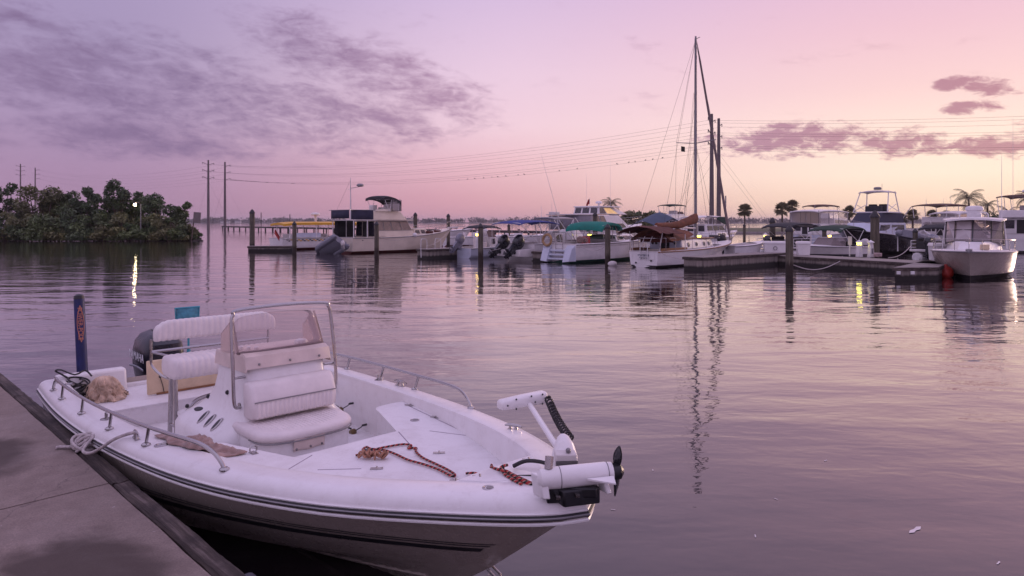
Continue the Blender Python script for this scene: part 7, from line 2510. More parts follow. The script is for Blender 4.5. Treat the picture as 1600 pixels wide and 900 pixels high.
# dock boxes, pedestals, lights -------------------------------------
def dock_box(px, Y, w, d, h, z, rz, label, ring=True):
    T = thing('dock_box', label, 'dock box', at(px, Y, z), rz, 'white dock boxes')
    m = MB(); m.hexa([(-w / 2, -d / 2, 0), (w / 2, -d / 2, 0), (w / 2, d / 2, 0), (-w / 2, d / 2, 0)], [(-w / 2 - 0.03, -d / 2 - 0.03, h * 0.82), (w / 2 + 0.03, -d / 2 - 0.03, h * 0.82), (w / 2 + 0.03, d / 2 + 0.03, h * 0.82), (-w / 2 - 0.03, d / 2 + 0.03, h * 0.82)]); o = m.build('body', white, T, bevel=0.02)
    m = MB(); m.hexa([(-w / 2 - 0.07, -d / 2 - 0.07, h * 0.82), (w / 2 + 0.07, -d / 2 - 0.07, h * 0.82), (w / 2 + 0.07, d / 2 + 0.07, h * 0.82), (-w / 2 - 0.07, d / 2 + 0.07, h * 0.82)], [(-w / 2 - 0.02, -d / 2 - 0.02, h), (w / 2 + 0.02, -d / 2 - 0.02, h), (w / 2 + 0.02, d / 2 + 0.02, h), (-w / 2 - 0.02, d / 2 + 0.02, h)]); m.build('lid', white, T, bevel=0.02)
    if ring:
        m = MB(); m.tube([(0.0 + 0.09 * math.cos(a * PI / 8), -d / 2 - 0.045, h * 0.48 + 0.09 * math.sin(a * PI / 8)) for a in range(16)], 0.016, 6, closed=True); m.build('ring_badge', dull, o)
    m = MB(); m.tube([(w / 2 + 0.04, 0.0 + 0.07 * math.cos(a * PI / 8), h * 0.46 + 0.09 * math.sin(a * PI / 8)) for a in range(16)], 0.014, 6, closed=True); m.build('ring_badge', dull, o)
    return T


dzm = 0.50
rzm = math.atan2(dv.y, dv.x) + R(90) - R(60)
dock_box(1210, 35.9, 1.0, 0.6, 0.70, dzm, R(-14), 'wide white dock box with dark ring, leftmost on the walkway')
dock_box(1255, 35.0, 0.55, 0.55, 0.72, dzm, R(-14), 'narrow white dock box without front ring to the right of the near piling', ring=False)
dock_box(1476, 30.1, 1.05, 0.62, 0.78, dzm, R(-14), 'white dock box with dark ring beside the walkaround boat')


def pedestal(px, Y, z, h, label, glow, lit=True, house=False):
    T = thing('power_pedestal', label, 'dock light', at(px, Y, z), 0.3, 'dock light pedestals')
    m = MB(); m.hexa([(-0.12, -0.12, 0), (0.12, -0.12, 0), (0.12, 0.12, 0), (-0.12, 0.12, 0)], [(-0.085, -0.085, h * 0.7), (0.085, -0.085, h * 0.7), (0.085, 0.085, h * 0.7), (-0.085, 0.085, h * 0.7)]); m.build('body', white, T, bevel=0.015)
    m = MB(); m.lathe((0, 0, h * 0.7 + 0.001), [(0.11, 0), (0.11, h * 0.12)], 12); m.build('lamp' if lit else 'head', glow if lit else white, T)
    m = MB(); m.lathe((0, 0, h * 0.82 + 0.002), [(0.17, 0), (0.16, 0.03), (0.04, h * 0.12), (0.015, h * 0.15)], 12); m.build('hood', white, T)
    if house:
        m = MB(); m.box((0, -0.11, h * 0.35), (0.10, 0.02, h * 0.3)); m.build('outlet_panel', dull, T)
    return T


pedestal(1342.5, 33.2, dzm, 0.86, 'white dock pedestal with glowing yellow lamp on the walkway', lampgreen)
pedestal(1360.5, 33.0, dzm, 0.86, 'unlit white lighthouse-shaped dock pedestal on the walkway', lampgreen, lit=False, house=True)
pedestal(1196, 44, 0.5, 1.05, 'small lit dock pedestal left of the curved black bimini', lampglow)
pedestal(746, 41.5, 0.6, 1.1, 'dock pedestal with yellow lamp beside the piling by the grey outboard skiff', lampglow)
pedestal(921, 40, 0.58, 1.1, 'dock pedestal with yellow lamp glowing under the green bimini', lampgreen)
pedestal(1092, 38.5, 0.62, 1.0, 'dock pedestal with yellow lamp behind the sailboat cabin', lampgreen)
pedestal(1296, 46, 0.5, 1.0, 'lit dock pedestal behind the bowrider bow', lampglow)

t = thing('dock_sign', 'small white framed notice post on the walkway left of the lit pedestal', 'sign', at(1327.5, 33.9, dzm), 0)
m = MB(); m.tube([(0, 0, 0), (0, 0, 0.95)], 0.03, 6); m.build('post', alu, t)
m = MB(); m.box((0, -0.03, 0.78), (0.20, 0.02, 0.42)); m.build('panel', offwhite, t, bevel=0.005)
tag(struct(MB().ball(at(1478, 27.0, 0.20), 0.27, 14).lathe(at(1478, 27.0, 0.44), [(0.07, 0), (0.05, 0.10)], 8).build('ball_fender', redbuoy), 'thing'), 'red ball fender hanging between the short finger dock and the walkaround boat', 'fender')
t = thing('hose_reel', 'coiled pale hose on the walkway beside the thick tall piling', 'hose', at(1372, 32.6, dzm), 0)
m = MB()
m.tube([((0.16 + 0.02 * math.sin(a)) * math.cos(a), (0.16 + 0.02 * math.sin(a)) * math.sin(a), 0.05 + 0.006 * a) for a in [k * 0.4 for k in range(70)]], 0.022, 5); m.build('hose', mat('pale_hose', (0.5, 0.36, 0.36), 0.6, var=0.3), t)
p0, p1 = at(1240, 28.3, 0.42), at(1322, 32.2, 0.50)
pts = [tuple(p0.lerp(p1, u) - Vector((0, 0, 0.33 * math.sin(PI * u) ** 1.0 * (1.25 - 0.5 * u)))) for u in [i / 14 for i in range(15)]]
tag(rope('dock_line', pts, 0.02, ropewhite, 6, 3), 'pale green dock line drooping from the nearest piling to the walkway', 'rope')
p0, p1 = at(1388, 31.5, 0.55), at(1424, 36.5, 0.95)
tag(rope('dock_line', [tuple(p0.lerp(p1, u) - Vector((0, 0, 0.18 * math.sin(PI * u)))) for u in [i / 8 for i in range(9)]], 0.018, ropewhite, 6, 3), 'short white dock line rising from the walkway to the right pontoon boat', 'rope')
t = at(957, 34.3)
tag(struct(MB().ball((t.x, t.y, 0.10), 0.17, 12, (1.4, 1, 0.9)).build('float_fender', offwhite), 'thing'), 'off-white float lying at the foot of the piling before the green bimini cruiser', 'fender')

# mooring lines across the slips ------------------------------------
def slack(a, b_, sag, label, r=0.016):
    a, b_ = Vector(a), Vector(b_)
    tag(rope('mooring_line', [tuple(a.lerp(b_, i / 10) - Vector((0, 0, sag * math.sin(PI * i / 10)))) for i in range(11)], r, ropewhite, 5, 2), label, 'rope')


slack(at(588, 43.5, 1.3), at(640, 48.6, 1.15), 0.25, 'mooring line from the trawler side to the piling before its cabin')
slack(at(702, 52.5, 1.55), at(668, 44.5, 0.62), 0.2, 'mooring line from the trawler bow down to the finger dock with ladder')
slack(at(1031, 32.7, 0.75), at(1100, 31.0, 0.64), 0.22, 'mooring line from the sailboat stern corner to the long finger dock')
slack(at(905, 36.2, 1.0), at(949, 35.0, 1.0), 0.3, 'mooring line from the green bimini cruiser stern to its piling')
slack(at(751, 38.2, 0.75), at(782, 39.0, 0.7), 0.12, 'pale red line from the piling to the skiff with folded bimini')
slack(at(460, 48.5, 1.0), at(446, 52.5, 0.9), 0.1, 'mooring line from the water taxi stern to the piling before it')

# ================================================================== LAND AND TREES
groundm = mat('grass_ground', (0.10, 0.105, 0.055), 0.95, var=0.3, scale=0.3)
mudm = mat('mud_bank', (0.032, 0.026, 0.022), 0.9, var=0.4, scale=1.2)
farland = mat('far_ground', (0.16, 0.14, 0.13), 0.95, var=0.25, scale=0.02)


def leaves(cs, n, size, seed, m, name, parent=None, flat=0.0, stretch=1.0, shell=0.55):
    """many small leaf faces spread through clumps: cs = [(x, y, z, rx, ry, rz)]"""
    g = np.random.default_rng(seed)
    vol = np.array([c[3] * c[4] * c[5] for c in cs]) ** 0.75
    k = g.choice(len(cs), n, p=vol / vol.sum())
    C = np.array(cs)[k]
    d = g.normal(size=(n, 3))
    d /= np.linalg.norm(d, axis=1)[:, None]
    rr = shell + (1.08 - shell) * g.random(n) ** 0.8
    rr *= 1 + 0.16 * np.sin(d[:, 0] * 5 + k) * np.cos(d[:, 2] * 6 + k * 1.7)
    P = C[:, :3] + d * C[:, 3:] * rr[:, None]
    P[:, 2] = np.maximum(P[:, 2], 0.05)
    a = g.normal(size=(n, 3)); a /= np.linalg.norm(a, axis=1)[:, None]
    a[:, 2] *= (1 - flat)
    b = np.cross(a, g.normal(size=(n, 3))); b /= np.linalg.norm(b, axis=1)[:, None]
    s = (size * (0.55 + 0.9 * g.random(n)))[:, None]
    v = np.empty((n, 4, 3))
    v[:, 0] = P - a * s * stretch; v[:, 1] = P - b * s * 0.42; v[:, 2] = P + a * s * stretch; v[:, 3] = P + b * s * 0.42
    me = bpy.data.meshes.new(name)
    me.vertices.add(n * 4); me.loops.add(n * 4); me.polygons.add(n)
    me.vertices.foreach_set('co', v.reshape(-1))
    me.loops.foreach_set('vertex_index', np.arange(n * 4, dtype=np.int32))
    me.polygons.foreach_set('loop_start', np.arange(0, n * 4, 4, dtype=np.int32))
    me.update(calc_edges=True)
    me.materials.append(m)
    o = bpy.data.objects.new(name, me)
    col.objects.link(o)
    if parent:
        o.parent = parent
    return o


def tree(name, px, Y, h, w_, label, group, seed, m, n=2600, size=0.20, low=0.1, clumps=11, trunks=3, lean=0.0):
    r = random.Random(seed)
    T = thing(name, label, 'tree', at(px, Y, 0.15), 0, group)
    cs, mb = [], MB()
    for k in range(clumps):
        a = r.random() * 6.28
        zz = low + (1 - low) * (k + 0.5) / clumps
        rad = w_ * 0.5 * (0.30 + 0.70 * math.sin(PI * min(1, 0.22 + 0.72 * zz)) ) * r.random() ** 0.5
        cr = w_ * (0.13 + 0.13 * r.random()) * (1.15 - 0.45 * zz)
        cs.append((rad * math.cos(a) + lean * zz, rad * math.sin(a) * 0.9, h * zz * 0.93, cr, cr, cr * (0.55 + 0.3 * r.random())))
    for k in range(trunks):
        c = cs[min(clumps - 1, clumps - 1 - 2 * k)]
        b0 = Vector((r.uniform(-.3, .3) * w_ * 0.4, r.uniform(-.3, .3) * w_ * 0.3, -0.3))
        mid = b0.lerp(Vector(c[:3]), 0.5) + Vector((r.uniform(-.2, .2), r.uniform(-.2, .2), 0))
        mb.tube([tuple(b0), tuple(mid), c[:3]], [0.10, 0.07, 0.03], 6)
        for q in range(2):
            c2 = cs[r.randrange(clumps)]
            mb.tube([tuple(mid), tuple(mid.lerp(Vector(c2[:3]), 0.6) + Vector((0, 0, 0.1))), c2[:3]], [0.05, 0.035, 0.015], 5)
    mb.build('trunk', bark, T)
    leaves(cs, n, size, seed, m, 'crown', T)
    return T


# mangrove islet ----------------------------------------------------
m = MB()
rows = []
for i in range(61):
    px = -260 + 575 * i / 60
    for_y = 78.5 + 1.2 * mnoise.noise((i * 0.35, 0, 0)) + (0 if px < 290 else (px - 290) * 0.12)
    r_ = []
    for j in range(7):
        v = j / 6
        wd = 16 * min(1, (318 - px) / 90) + 0.8
        p = at(px, for_y + wd * v)
        r_.append((p.x, p.y, -0.4 + 0.75 * math.sin(PI * min(1, v * 1.0)) ** 0.7 + 0.05 * mnoise.noise((i, j, 2))))
    rows.append(r_)
m.grid(rows)
isl = struct(m.build('islet_ground', mudm, smooth=60))

kinds = [('mangrove_tree', leaf_a), ('mangrove_tree', leaf_b), ('mangrove_tree', leaf_c)]
# (column, distance, height row, width m, kind)
specs = [
    (-150, 84, 286, 7.0, 1), (-70, 82, 296, 6.5, 0),
    (10, 84, 284, 4.4, 2), (62, 83, 289, 6.2, 1), (98, 85, 296, 5.2, 0), (134, 84, 290, 3.6, 2), (160, 86, 300, 4.2, 0),
    (184, 83, 280, 4.0, 2), (205, 85, 297, 3.6, 0), (250, 82, 304, 5.0, 2), (275, 82.5, 312, 2.6, 0),
    (-200, 80, 330, 6, 2), (-110, 80, 334, 6, 1), (-30, 80, 332, 5.5, 0),
    (28, 79.6, 330, 4.6, 1), (72, 79.4, 334, 4.8, 0), (112, 79.8, 326, 4.4, 2), (150, 79.4, 336, 4.4, 0), (186, 79.6, 332, 4.2, 1),
    (218, 79.4, 340, 3.8, 2), (246, 79.6, 334, 3.8, 1), (272, 79.8, 340, 3.0, 0), (293, 80.6, 350, 2.2, 1), (305, 81.4, 362, 1.3, 0),
    (45, 79.0, 352, 4.4, 0), (128, 79.0, 354, 4.4, 2), (200, 79.0, 355, 4.2, 0), (262, 79.2, 356, 3.8, 1), (168, 79.0, 352, 3.5, 1), (90, 79.0, 353, 3.5, 1), (8, 79.0, 352, 3.6, 2), (232, 79.1, 354, 3.2, 0), (286, 80.0, 358, 2.4, 2),
]
words = {0: 'dark green mangrove', 1: 'yellowish green mangrove', 2: 'deep green mangrove'}
ORD = 'first second third fourth fifth sixth seventh eighth ninth tenth eleventh twelfth thirteenth fourteenth fifteenth sixteenth seventeenth'.split()
for k, (px, Y, row, w_, kd) in enumerate(specs):
    h = EYE - (row - HZ) * Y / FPX - 0.15
    seen = -40 < px
    tier = [q for q in specs if (q[2] <= 312) == (row <= 312) and (q[2] <= 345) == (row <= 345)]
    nth = ORD[sorted([-q[0] for q in tier]).index(-px)]
    if row <= 312:
        if px < 0:
            lab = words[kd] + ' tree, ' + nth + ' of the back row from the islet tip'
        else:
            lab = {10: 'tall dark mangrove at the left end of the islet skyline', 62: 'broad yellowish mangrove crown rising second from the left end of the islet', 98: 'dark green mangrove in the middle of the islet skyline dip', 134: 'narrow peaked mangrove left of the tallest crown', 160: 'ragged open mangrove between the narrow peak and the tallest crown', 184: 'tallest spiky mangrove of the islet left of the street lamp', 205: 'mangrove around the glowing street lamp', 250: 'rounded dark mangrove right of the street lamp', 275: 'low mangrove leaning toward the channel at the right skyline end'}[px]
    elif row <= 345:
        lab = words[kd] + ' bush, ' + nth + ' of the middle tier from the islet tip'
    else:
        lab = words[kd] + ' bush, ' + nth + ' along the islet waterline from the tip'
    g = 'mangroves of the islet ' + ('skyline' if row <= 312 else 'middle tier' if row <= 345 else 'waterline')
    n = int(1500 + 260 * w_ * h / 2.2) if seen else 900
    tree('mangrove', px, Y, max(0.9, h), w_, lab, g, 100 + k, kinds[kd][1], n=n, size=0.17 if seen else 0.3, low=0.25 if row <= 312 else 0.06, clumps=(16 if row <= 312 else 11), trunks=3, lean=(0.9 if px == 275 else 0))
t = thing('warning_sign', 'weathered tilted board sign on a post at the tip of the islet', 'sign', at(302, 79.5, 0), 0)
m = MB(); m.tube([(-0.3, 0, -0.5), (0.05, 0, 2.2), (0.15, 0, 3.2)], 0.07, 6); m.build('post', bark, t)
m = MB(); m.box((0.28, -0.08, 2.75), (0.85, 0.04, 1.25)); o = m.build('board', mat('grey_board', (0.17, 0.14, 0.135), 0.85, var=0.3), t); o.rotation_euler = (0, R(4), 0)
t = thing('street_lamp', 'glowing street lamp seen through the mangroves of the islet', 'street lamp', at(211, 77.4, 0.1), 0)
zl = EYE - (320 - HZ) * 77.4 / FPX
m = MB(); m.tube([(0, 1.2, -0.2), (0, 1.2, zl), (0, 0.6, zl + 0.22), (0, 0.15, zl + 0.20)], [0.06, 0.045, 0.035, 0.03], 6); m.build('pole', dull, t)
m = MB(); m.lathe((0, 0.0, zl - 0.02), [(0.05, 0.20), (0.22, 0.10), (0.23, 0.07)], 12); m.build('lamp_shade', dull, t)
m = MB(); m.ball((0, 0.0, zl - 0.10), 0.15, 12); m.build('lamp', streetglow, t)
t = thing('mud_spit', 'dark low mud spit in the water under the board sign', 'mud bank', at(307, 79.8, 0), 0)
m = MB(); m.ball((0, 0, -0.02), 0.16, 12, (5.5, 2.0, 1)); m.ball((0.5, -0.2, 0), 0.14, 10, (3.0, 1.6, 1.2)); m.build('mud', mudm, t)

# spit with palms behind the marina ---------------------------------
m = MB()
rows = []
for i in range(81):
    px = 905 + 1600 * (i / 80) ** 1.2
    yn = 128 + 4 * mnoise.noise((i * 0.2, 3, 0)) - 10 * smooth01((px - 1300) / 600)
    r_ = []
    for j in range(8):
        v = j / 7
        p = at(px, yn + 60 * v)
        k = min(1.0, (px - 900) / 60)
        r_.append((p.x, p.y, -0.4 + k * 1.15 * min(1, v * 5) ** 0.6 - (0.9 * max(0, v - 0.8) * 5 if v > 0.8 else 0)))
    rows.append(r_)
m.grid(rows)
struct(m.build('spit_ground', groundm, smooth=60))
m = MB()
rows = []
for i in range(41):
    px = 1098 + 180 * i / 40
    p = at(px, 127.2)
    rows.append([(p.x, p.y, z) for z in (-0.3, 0.42)])
m.grid(rows)
o = m.build('sea_wall', dockdeck)
o.modifiers.new('solid', 'SOLIDIFY').thickness = 0.4
tag(o, 'low grey sea wall along the grass spit under the fan palm', 'wall')


def fan_palm(px, Y, top_row, base_z, label, seed, crown=1.35, n=34):
    r = random.Random(seed)
    zt = EYE - (top_row - HZ) * Y / FPX
    h = zt - base_z - crown * 0.95
    T = thing('fan_palm', label, 'palm tree', at(px, Y, base_z), r.random() * 6, 'palms on the spit')
    m = MB(); m.tube([(0, 0, -0.3), (0.03, 0, h * 0.5), (0.0, 0.0, h)], [0.20, 0.16, 0.17], 8); m.build('trunk', bark, T)
    m = MB()
    for k in range(n):
        az_ = r.random() * 2 * PI
        el_ = R(-58 + 145 * (k + 0.5) / n)
        d = Vector((math.cos(az_) * math.cos(el_), math.sin(az_) * math.cos(el_), math.sin(el_)))
        s = d.cross(Vector((0, 0, 1)))
        s = s.normalized() if s.length > 1e-3 else Vector((1, 0, 0))
        u = s.cross(d)
        c0 = Vector((0, 0, h + 0.05))
        hub = c0 + d * crown * (0.40 + 0.12 * r.random())
        m.tube([tuple(c0), tuple(hub)], 0.018, 3)
        L_ = crown * (0.48 + 0.14 * r.random())
        for q in range(11):
            a = R(-105 + 21 * q)
            ld = (d * math.cos(a) + s * math.sin(a)).normalized()
            tip = hub + ld * L_ - Vector((0, 0, 0.16 * L_)) + u * r.uniform(-.05, .05)
            wv = ld.cross(u).normalized() * 0.075 * crown
            md = hub + ld * L_ * 0.5
            m.add([tuple(hub), tuple(md - wv), tuple(tip), tuple(md + wv)], [(0, 1, 2, 3)])
    m.build('crown', leaf_p, T, smooth=0)
    return T


def coco_palm(px, Y, top_row, base_z, label, seed, crown=2.6, n=17, lean=0.5):
    r = random.Random(seed)
    zt = EYE - (top_row - HZ) * Y / FPX
    h = zt - base_z - crown * 0.42
    T = thing('coconut_palm', label, 'palm tree', at(px, Y, base_z), r.random() * 6, 'palms on the spit')
    m = MB(); m.tube([(-lean, 0, -0.3), (-lean * 0.6, 0, h * 0.35), (-lean * 0.15, 0, h * 0.75), (0, 0, h)], [0.22, 0.15, 0.13, 0.12], 8); m.build('trunk', bark, T)
    m = MB()
    for k in range(n):
        az_ = k * 2.4 + r.random() * 0.5
        e0 = R(75 - 95 * k / n)
        pts = []
        p = Vector((0, 0, h)); e = e0
        for q in range(9):
            pts.append(p.copy())
            p = p + Vector((math.cos(az_) * math.cos(e), math.sin(az_) * math.cos(e), math.sin(e))) * crown / 8
            e -= R(11 + 3 * r.random())
        m.tube([tuple(x) for x in pts], [0.03 - 0.003 * q for q in range(9)], 3)
        for q in range(1, 9):
            for w_ in (0.0, 0.5):
                c = pts[q - 1].lerp(pts[q], w_)
                t_ = (pts[q] - pts[q - 1]).normalized()
                s = t_.cross(Vector((0, 0, 1))).normalized()
                l_ = crown * 0.27 * math.sin(PI * (0.15 + 0.8 * (q - 1 + w_) / 8)) + 0.05
                for sg in (-1, 1):
                    tip = c + s * sg * l_ * 0.75 + t_ * l_ * 0.45 - Vector((0, 0, l_ * (0.45 + 0.3 * r.random())))
                    m.add([tuple(c), tuple(c + t_ * 0.09), tuple(tip)], [(0, 1, 2)])
    m.build('crown', leaf_p, T, smooth=0)
    return T


GZ = 0.72
fan_palm(1163.5, 131, 317, GZ, 'lone fan palm standing clear right of the mast', 1, 1.6, 48)
fan_palm(1222, 126, 315, GZ, 'fan palm pair member on the left beside the glazed yacht', 2, 1.6, 48)
fan_palm(1238, 130, 311, GZ, 'ragged fan palm touching the roof of the glazed yacht', 3, 1.5, 44)
fan_palm(1327, 124, 320, GZ, 'fan palm between the glazed yacht and the sportfisher', 4, 1.4, 46)
fan_palm(1409, 126, 332, GZ, 'small fan palm right of the sportfisher tower', 5, 1.25, 44)
fan_palm(1426, 122, 326, GZ, 'fan palm left of the cream hardtop', 6, 1.3, 44)
fan_palm(1456, 124, 327, GZ, 'fan palm behind the cream hardtop', 7, 1.3, 44)
fan_palm(1478, 128, 328, GZ, 'fan palm behind the right end of the cream hardtop', 8, 1.3, 44)
coco_palm(1513, 100, 297, GZ, 'tall coconut palm with drooping fronds at the right', 9, 2.7, 18, 0.6)
coco_palm(1543, 112, 313, GZ, 'small coconut palm between the tall one and the right-edge yacht', 10, 1.9, 14, 0.3)
coco_palm(1575, 108, 323, GZ, 'bushy coconut palm under the brown bimini at the right edge', 11, 2.2, 14, 0.2)
coco_palm(1606, 104, 300, GZ, 'coconut palm just cut by the right edge', 12, 2.5, 15, 0.3)
coco_palm(955, 130, 309, GZ, 'coconut palm rising behind the flybridge yacht', 13, 2.6, 17, -0.5)
for k, (px, Y, row, w_) in enumerate(((972, 134, 326, 5.5), (992, 136, 325, 5.0), (1008, 134, 328, 4.5), (1024, 136, 327, 4.5), (1040, 135, 334, 4.0))):
    tree('shade_tree', px, Y, EYE - (row - HZ) * Y / FPX - 0.6, w_, ['round green tree right behind the flybridge yacht bow', 'tall green tree second along the clump left of the sailboat', 'green tree in the middle of the clump left of the sailboat', 'green tree at the right of the clump above the blue boom tent', 'low green bush at the right end of the clump behind the brown cover'][k], 'shade trees on the spit', 300 + k, leaf_a if k % 2 else leaf_b, n=1700, size=0.27, low=0.3, clumps=12, trunks=2)
for k, px in enumerate((1560, 1595, 1640)):
    tree('shade_tree', px, 140, 3.6, 7.0, ['low dark tree line bush behind the right-edge yacht roof', 'second low dark bush behind the right-edge yacht roof', 'dark bush beyond the right edge of the view'][k], 'shade trees on the spit', 340 + k, leaf_c, n=1200, size=0.3, low=0.15, clumps=10, trunks=2)
t = thing('marina_lamp', 'thin dark lamp post just right of the lone fan palm', 'street lamp', at(1170.5, 120, GZ), 0)
m = MB(); m.tube([(0, 0, -0.2), (0, 0, 1.9)], 0.06, 6); m.build('post', dull, t)
m = MB(); m.lathe((0, 0, 1.9), [(0.09, 0), (0.16, 0.2), (0.05, 0.36)], 8); m.build('lantern', dull, t)

# far shore -----------------------------------------------------------
m = MB()
rows = []
for i in range(121):
    a = R(-58 + 112 * i / 120)
    d0 = 1150 + 60 * mnoise.noise((i * 0.13, 5, 0))
    rows.append([(math.sin(a) * d / math.cos(a) if False else math.tan(a) * d, d, z) for d, z in ((d0, -1.0), (d0 + 6, 0.8), (d0 + 300, 1.8))])
m.grid(rows)
struct(m.build('far_shore', farland, smooth=60))
g = random.Random(5)
cs = []
for i in range(620):
    a = R(-57 + 110 * g.random())
    d = 1175 + 120 * g.random()
    h = 4.6 + 7.5 * g.random() ** 1.8 * (0.6 + 0.6 * mnoise.noise((math.degrees(a) * 0.22, 1.5, 0)))
    w_ = 5 + 8 * g.random()
    cs.append((math.tan(a) * d, d, 1.2 + h * 0.5, w_, w_, h * 0.62))
o = leaves(cs, 32000, 1.9, 77, leaf_f, 'far_trees', shell=0.4)
struct(o, 'stuff')
# houses on the far shore
for k, (px, w_, h) in enumerate(((352, 14, 4.2), (372, 9, 5.0), (566, 12, 4.0), (1253, 16, 5.5))):
    t = thing('far_house', ['tiny pale house on the far shore left of the tall dark piling', 'tiny narrow pale house on the far shore beside the tall dark piling', 'tiny pale house on the far shore behind the trawler', 'pale house on the far shore right of the fan palm'][k], 'house', at(px, 1140, 0.6), 0.2)
    m = MB(); m.box((0, 0, h * 0.3), (w_, 8, h * 0.6)); m.build('wall', offwhite, t, smooth=0)
    m = MB(); m.sideprism([(-w_ * 0.55, h * 0.6), (w_ * 0.55, h * 0.6), (w_ * 0.4, h), (-w_ * 0.4, h)], -4.6, 4.6); m.build('roof', dull, t, smooth=0)

# fishing pier ---------------------------------------------------------
p0, p1 = at(352, 190), at(1010, 72)
T = thing('fishing_pier', 'long low fishing pier on posts running across the water behind the moored boats', 'pier', (p0.x, p0.y, 0), math.atan2(p1.y - p0.y, p1.x - p0.x))
Lp = (p1 - p0).length
pierw = mat('pier_wood', (0.075, 0.062, 0.062), 0.9, var=0.3, scale=0.8)
m = MB(); m.box((Lp / 2, 0, 1.02), (Lp, 2.0, 0.16)); m.build('deck', pierw, T, smooth=0)
for sd in (-1, 1):
    m = MB(); m.box((Lp / 2, sd * 0.9, 0.88), (Lp, 0.14, 0.22)); m.build('stringer', pierw, T, smooth=0)
m = MB(); m.tube([(0, 0, 0), (0, 0, 2.0)], 0.13, 7); post = m.build('post', pierw, T)
post.location = (0.3, -0.8, -1.0)
for k in range(1, 62):
    o = post.copy(); col.objects.link(o); o.location = (0.3 + (k // 2) * (Lp - 0.6) / 30, -0.8 if k % 2 == 0 else 0.8, -1.0)
for k, px in enumerate((408, 453, 530, 497)):
    t = thing('marker_post', ['thin marker post left of the water taxi roof', 'short post on the pier behind the yellow roof', 'thin post behind the trawler boat deck', 'short post on the pier right of the radar dome'][k], 'post', at(px, (170, 150, 135, 140)[k], 0), 0)
    m = MB(); m.tube([(0, 0, -1), (0, 0, (4.6, 3.9, 4.1, 2.4)[k])], 0.10, 6); m.build('shaft', pierw, t)

# power line -----------------------------------------------------------
ARMS = (27.4, 24.2, 21.0)


def power_pole(px, Y, top_row, label, side):
    z = EYE - (top_row - HZ) * Y / FPX
    T = thing('power_pole', label, 'utility pole', at(px, Y, 0), math.atan2(-124, 179), 'transmission poles')
    m = MB(); m.tube([(0, 0, -1), (0, 0, z * 0.5), (0, 0, z)], [0.62, 0.50, 0.34], 10); m.build('pole', polewood, T)
    for k, dz_ in enumerate((1.2, 4.2, 7.2)):
        m = MB()
        for sd in ((-1, 1) if side == 0 else (side,)):
            m.tube([(0, 0, z - dz_ - 0.9), (0, sd * 2.6, z - dz_)], 0.11, 5)
            m.tube([(0, sd * 2.6, z - dz_ + 0.1), (0, sd * 2.6, z - dz_ - 0.7)], 0.10, 5)
        m.build('cross_arm', polewood, T)
    return at(px, Y, z)


tops = {}
tops['a'] = power_pole(325.5, 293, 250, 'tall left transmission pole with three double arms in the channel', 0)
tops['b'] = power_pole(351.5, 304, 253, 'tall transmission pole with single arms just right of its twin', 1)
tops['c'] = power_pole(1112, 169, 178, 'tall transmission pole just right of the sailboat mast', 0)
tops['d'] = power_pole(1123, 176.5, 185, 'transmission pole behind the furled jib, right of its twin', 1)
tops['e'] = power_pole(32, 470, 256, 'distant transmission pole beyond the islet at the far left', 0)
tops['f'] = power_pole(55, 485, 262, 'distant transmission pole beyond the islet, second from the left', 1)
ld = Vector((179, -124, 0)).normalized(); pn = Vector((-ld.y, ld.x, 0))


def wire(A, B, sag, label):
    m = MB()
    n = 26
    m.tube([tuple(A.lerp(B, i / n) - Vector((0, 0, 4 * sag * (i / n) * (1 - i / n)))) for i in range(n + 1)], 0.022, 4)
    tag(m.build('power_cable', wirem), label, 'cable', 'power cables')


nxt = {'c': tops['c'] + ld * 218 + Vector((0, 0, 0)), 'd': tops['d'] + ld * 218}
for k, dz_ in enumerate((1.9, 4.9, 7.9)):
    q = Vector((0, 0, dz_))
    lev = ('top', 'middle', 'lowest')[k]
    for sd in (-1, 1):
        sw_ = 'near' if sd < 0 else 'far'
        wire(tops['a'] - q + pn * 2.6 * sd, tops['c'] - q + pn * 2.6 * sd, 5.0, lev + ' ' + sw_ + '-side cable from the left channel pole to the pole by the mast')
        wire(tops['c'] - q + pn * 2.6 * sd, nxt['c'] - q + pn * 2.6 * sd, 5.5, lev + ' ' + sw_ + '-side cable running off right from the pole by the mast')
    wire(tops['b'] - q + pn * 2.6, tops['d'] - q + pn * 2.6, 5.0, lev + ' cable from the second channel pole to the pole behind the jib')
    wire(tops['d'] - q + pn * 2.6, nxt['d'] - q + pn * 2.6, 5.5, lev + ' cable running off right from the pole behind the jib')
    wire(tops['e'] - q + pn * 2.6, tops['a'] - q + pn * 2.6, 5.5, lev + ' cable from the far left pole to the left channel pole')
    wire(tops['f'] - q + pn * 2.6, tops['b'] - q + pn * 2.6, 5.5, lev + ' cable from the distant second pole to the second channel pole')
for nm in ('a', 'b', 'c', 'd'):
    for sd in (-1, 1):
        m = MB(); m.tube([tuple(tops[nm] - Vector((0, 0, 9))), tuple(Vector((tops[nm].x, tops[nm].y, 0)) + ld * sd * 14 + pn * 2)], 0.02, 4)
        tag(m.build('guy_wire', wirem), ('left-slanting' if sd < 0 else 'right-slanting') + {'a': ' guy wire of the left channel pole', 'b': ' guy wire of the second channel pole', 'c': ' guy wire of the pole by the mast', 'd': ' guy wire of the pole behind the jib'}[nm], 'cable', 'guy wires')

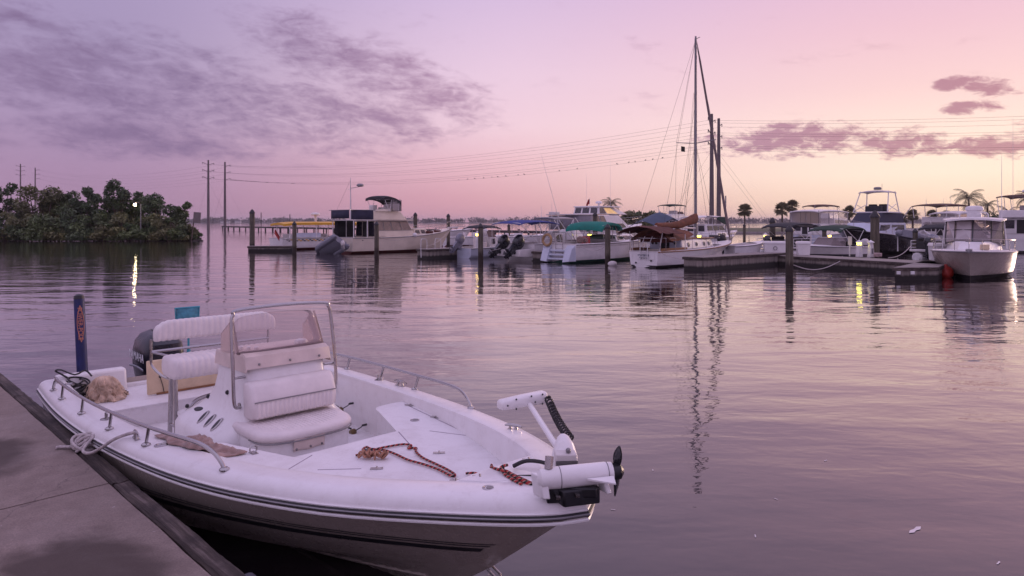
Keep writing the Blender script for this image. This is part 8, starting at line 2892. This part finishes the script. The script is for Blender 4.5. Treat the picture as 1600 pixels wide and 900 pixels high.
# birds sitting on the lowest cable
bm_ = MB()
bm_.ball((0, 0, 0.14), 0.13, 6, (1.3, 0.9, 1.0)); bm_.ball((0.13, 0, 0.27), 0.075, 6); bm_.hexa([(-0.32, -0.03, 0.02), (-0.1, -0.05, 0.08), (-0.1, 0.05, 0.08), (-0.32, 0.03, 0.02)], [(-0.32, -0.03, 0.05), (-0.1, -0.05, 0.16), (-0.1, 0.05, 0.16), (-0.32, 0.03, 0.05)])
bird = bm_.build('bird', black)
tag(bird, 'small dark bird perched on the lowest power cable', 'bird', 'birds on the power cable')
g = random.Random(3)
us = [0.60 + 0.015 * k + g.uniform(-.004, .004) for k in range(9)] + [0.865 + 0.012 * k + g.uniform(-.003, .003) for k in range(6)] + [0.70 + g.random() * 0.12 for k in range(3)] + [0.004 + 0.006 * k + g.uniform(-.002, .002) for k in range(16)] + [0.11 + g.random() * 0.1 for _ in range(5)]
A, B = tops['b'] - Vector((0, 0, 7.9)) + pn * 2.6, tops['d'] - Vector((0, 0, 7.9)) + pn * 2.6
first = True
for u in us:
    o = bird if first else bird.copy()
    if not first:
        col.objects.link(o)
    first = False
    o.location = A.lerp(B, u) - Vector((0, 0, 4 * 5.0 * u * (1 - u))) + Vector((0, 0, 0.02))
    o.rotation_euler = (0, 0, g.random() * 6)
    o.scale = (1.15,) * 3
# drifting leaves on the water
lm_ = mat('floating_leaf', (0.72, 0.66, 0.66), 0.6, var=0.2)
g = random.Random(8)
lf = MB(); lf.plate([(-0.085, 0.004, 0), (-0.05, -0.014, 0), (-0.01, -0.009, 0), (0.03, -0.02, 0), (0.075, -0.006, 0), (0.05, 0.012, 0), (0.0, 0.008, 0), (-0.045, 0.016, 0)], 0.0012)
leaf0 = lf.build('floating_leaf', lm_, smooth=0)
tag(leaf0, 'largest pale leaf drifting at the lower right of the calm water', 'leaf', 'leaves adrift on the water')
for k, (px, py) in enumerate(((1430, 828), (958, 797), (1212, 780), (1560, 880), (1290, 720), (1180, 838), (1020, 735))):
    o = leaf0 if k == 0 else leaf0.copy()
    if k:
        col.objects.link(o)
        o['label'] = ('', 'tiny pale leaf drifting beside the trolling motor propeller', 'tiny pale leaf drifting left of the largest leaf', 'tiny pale leaf nearest the lower right corner of the water', 'farthest tiny pale leaf on the right-hand water', 'tiny pale leaf nearest the bottom edge left of the largest leaf', 'tiny pale leaf below the mast reflection')[k]
    Y = far(py)
    p = at(px, Y, 0.003)
    o.location = p
    o.rotation_euler = (0, 0, g.random() * 3)
    s = 1.1 if k == 0 else 0.22 + 0.16 * g.random()
    o.scale = (s, s, 1)

# ================================================================== HAZE (thin sea air; the sky lies outside it)
hzm = bpy.data.materials.new('haze')
hzm.use_nodes = True
hzm.node_tree.nodes.clear()
vo_ = hzm.node_tree.nodes.new('ShaderNodeVolumePrincipled')
vo_.inputs['Color'].default_value = (0.90, 0.84, 0.92, 1)
vo_.inputs['Density'].default_value = 0.00018
vo_.inputs['Anisotropy'].default_value = 0.2
ho_ = hzm.node_tree.nodes.new('ShaderNodeOutputMaterial')
hzm.node_tree.links.new(vo_.outputs[0], ho_.inputs['Volume'])
hz = MB()
hz.box((0, 2850, 15.5), (9100, 6400, 33))
struct(hz.build('haze', hzm, smooth=0), 'stuff')
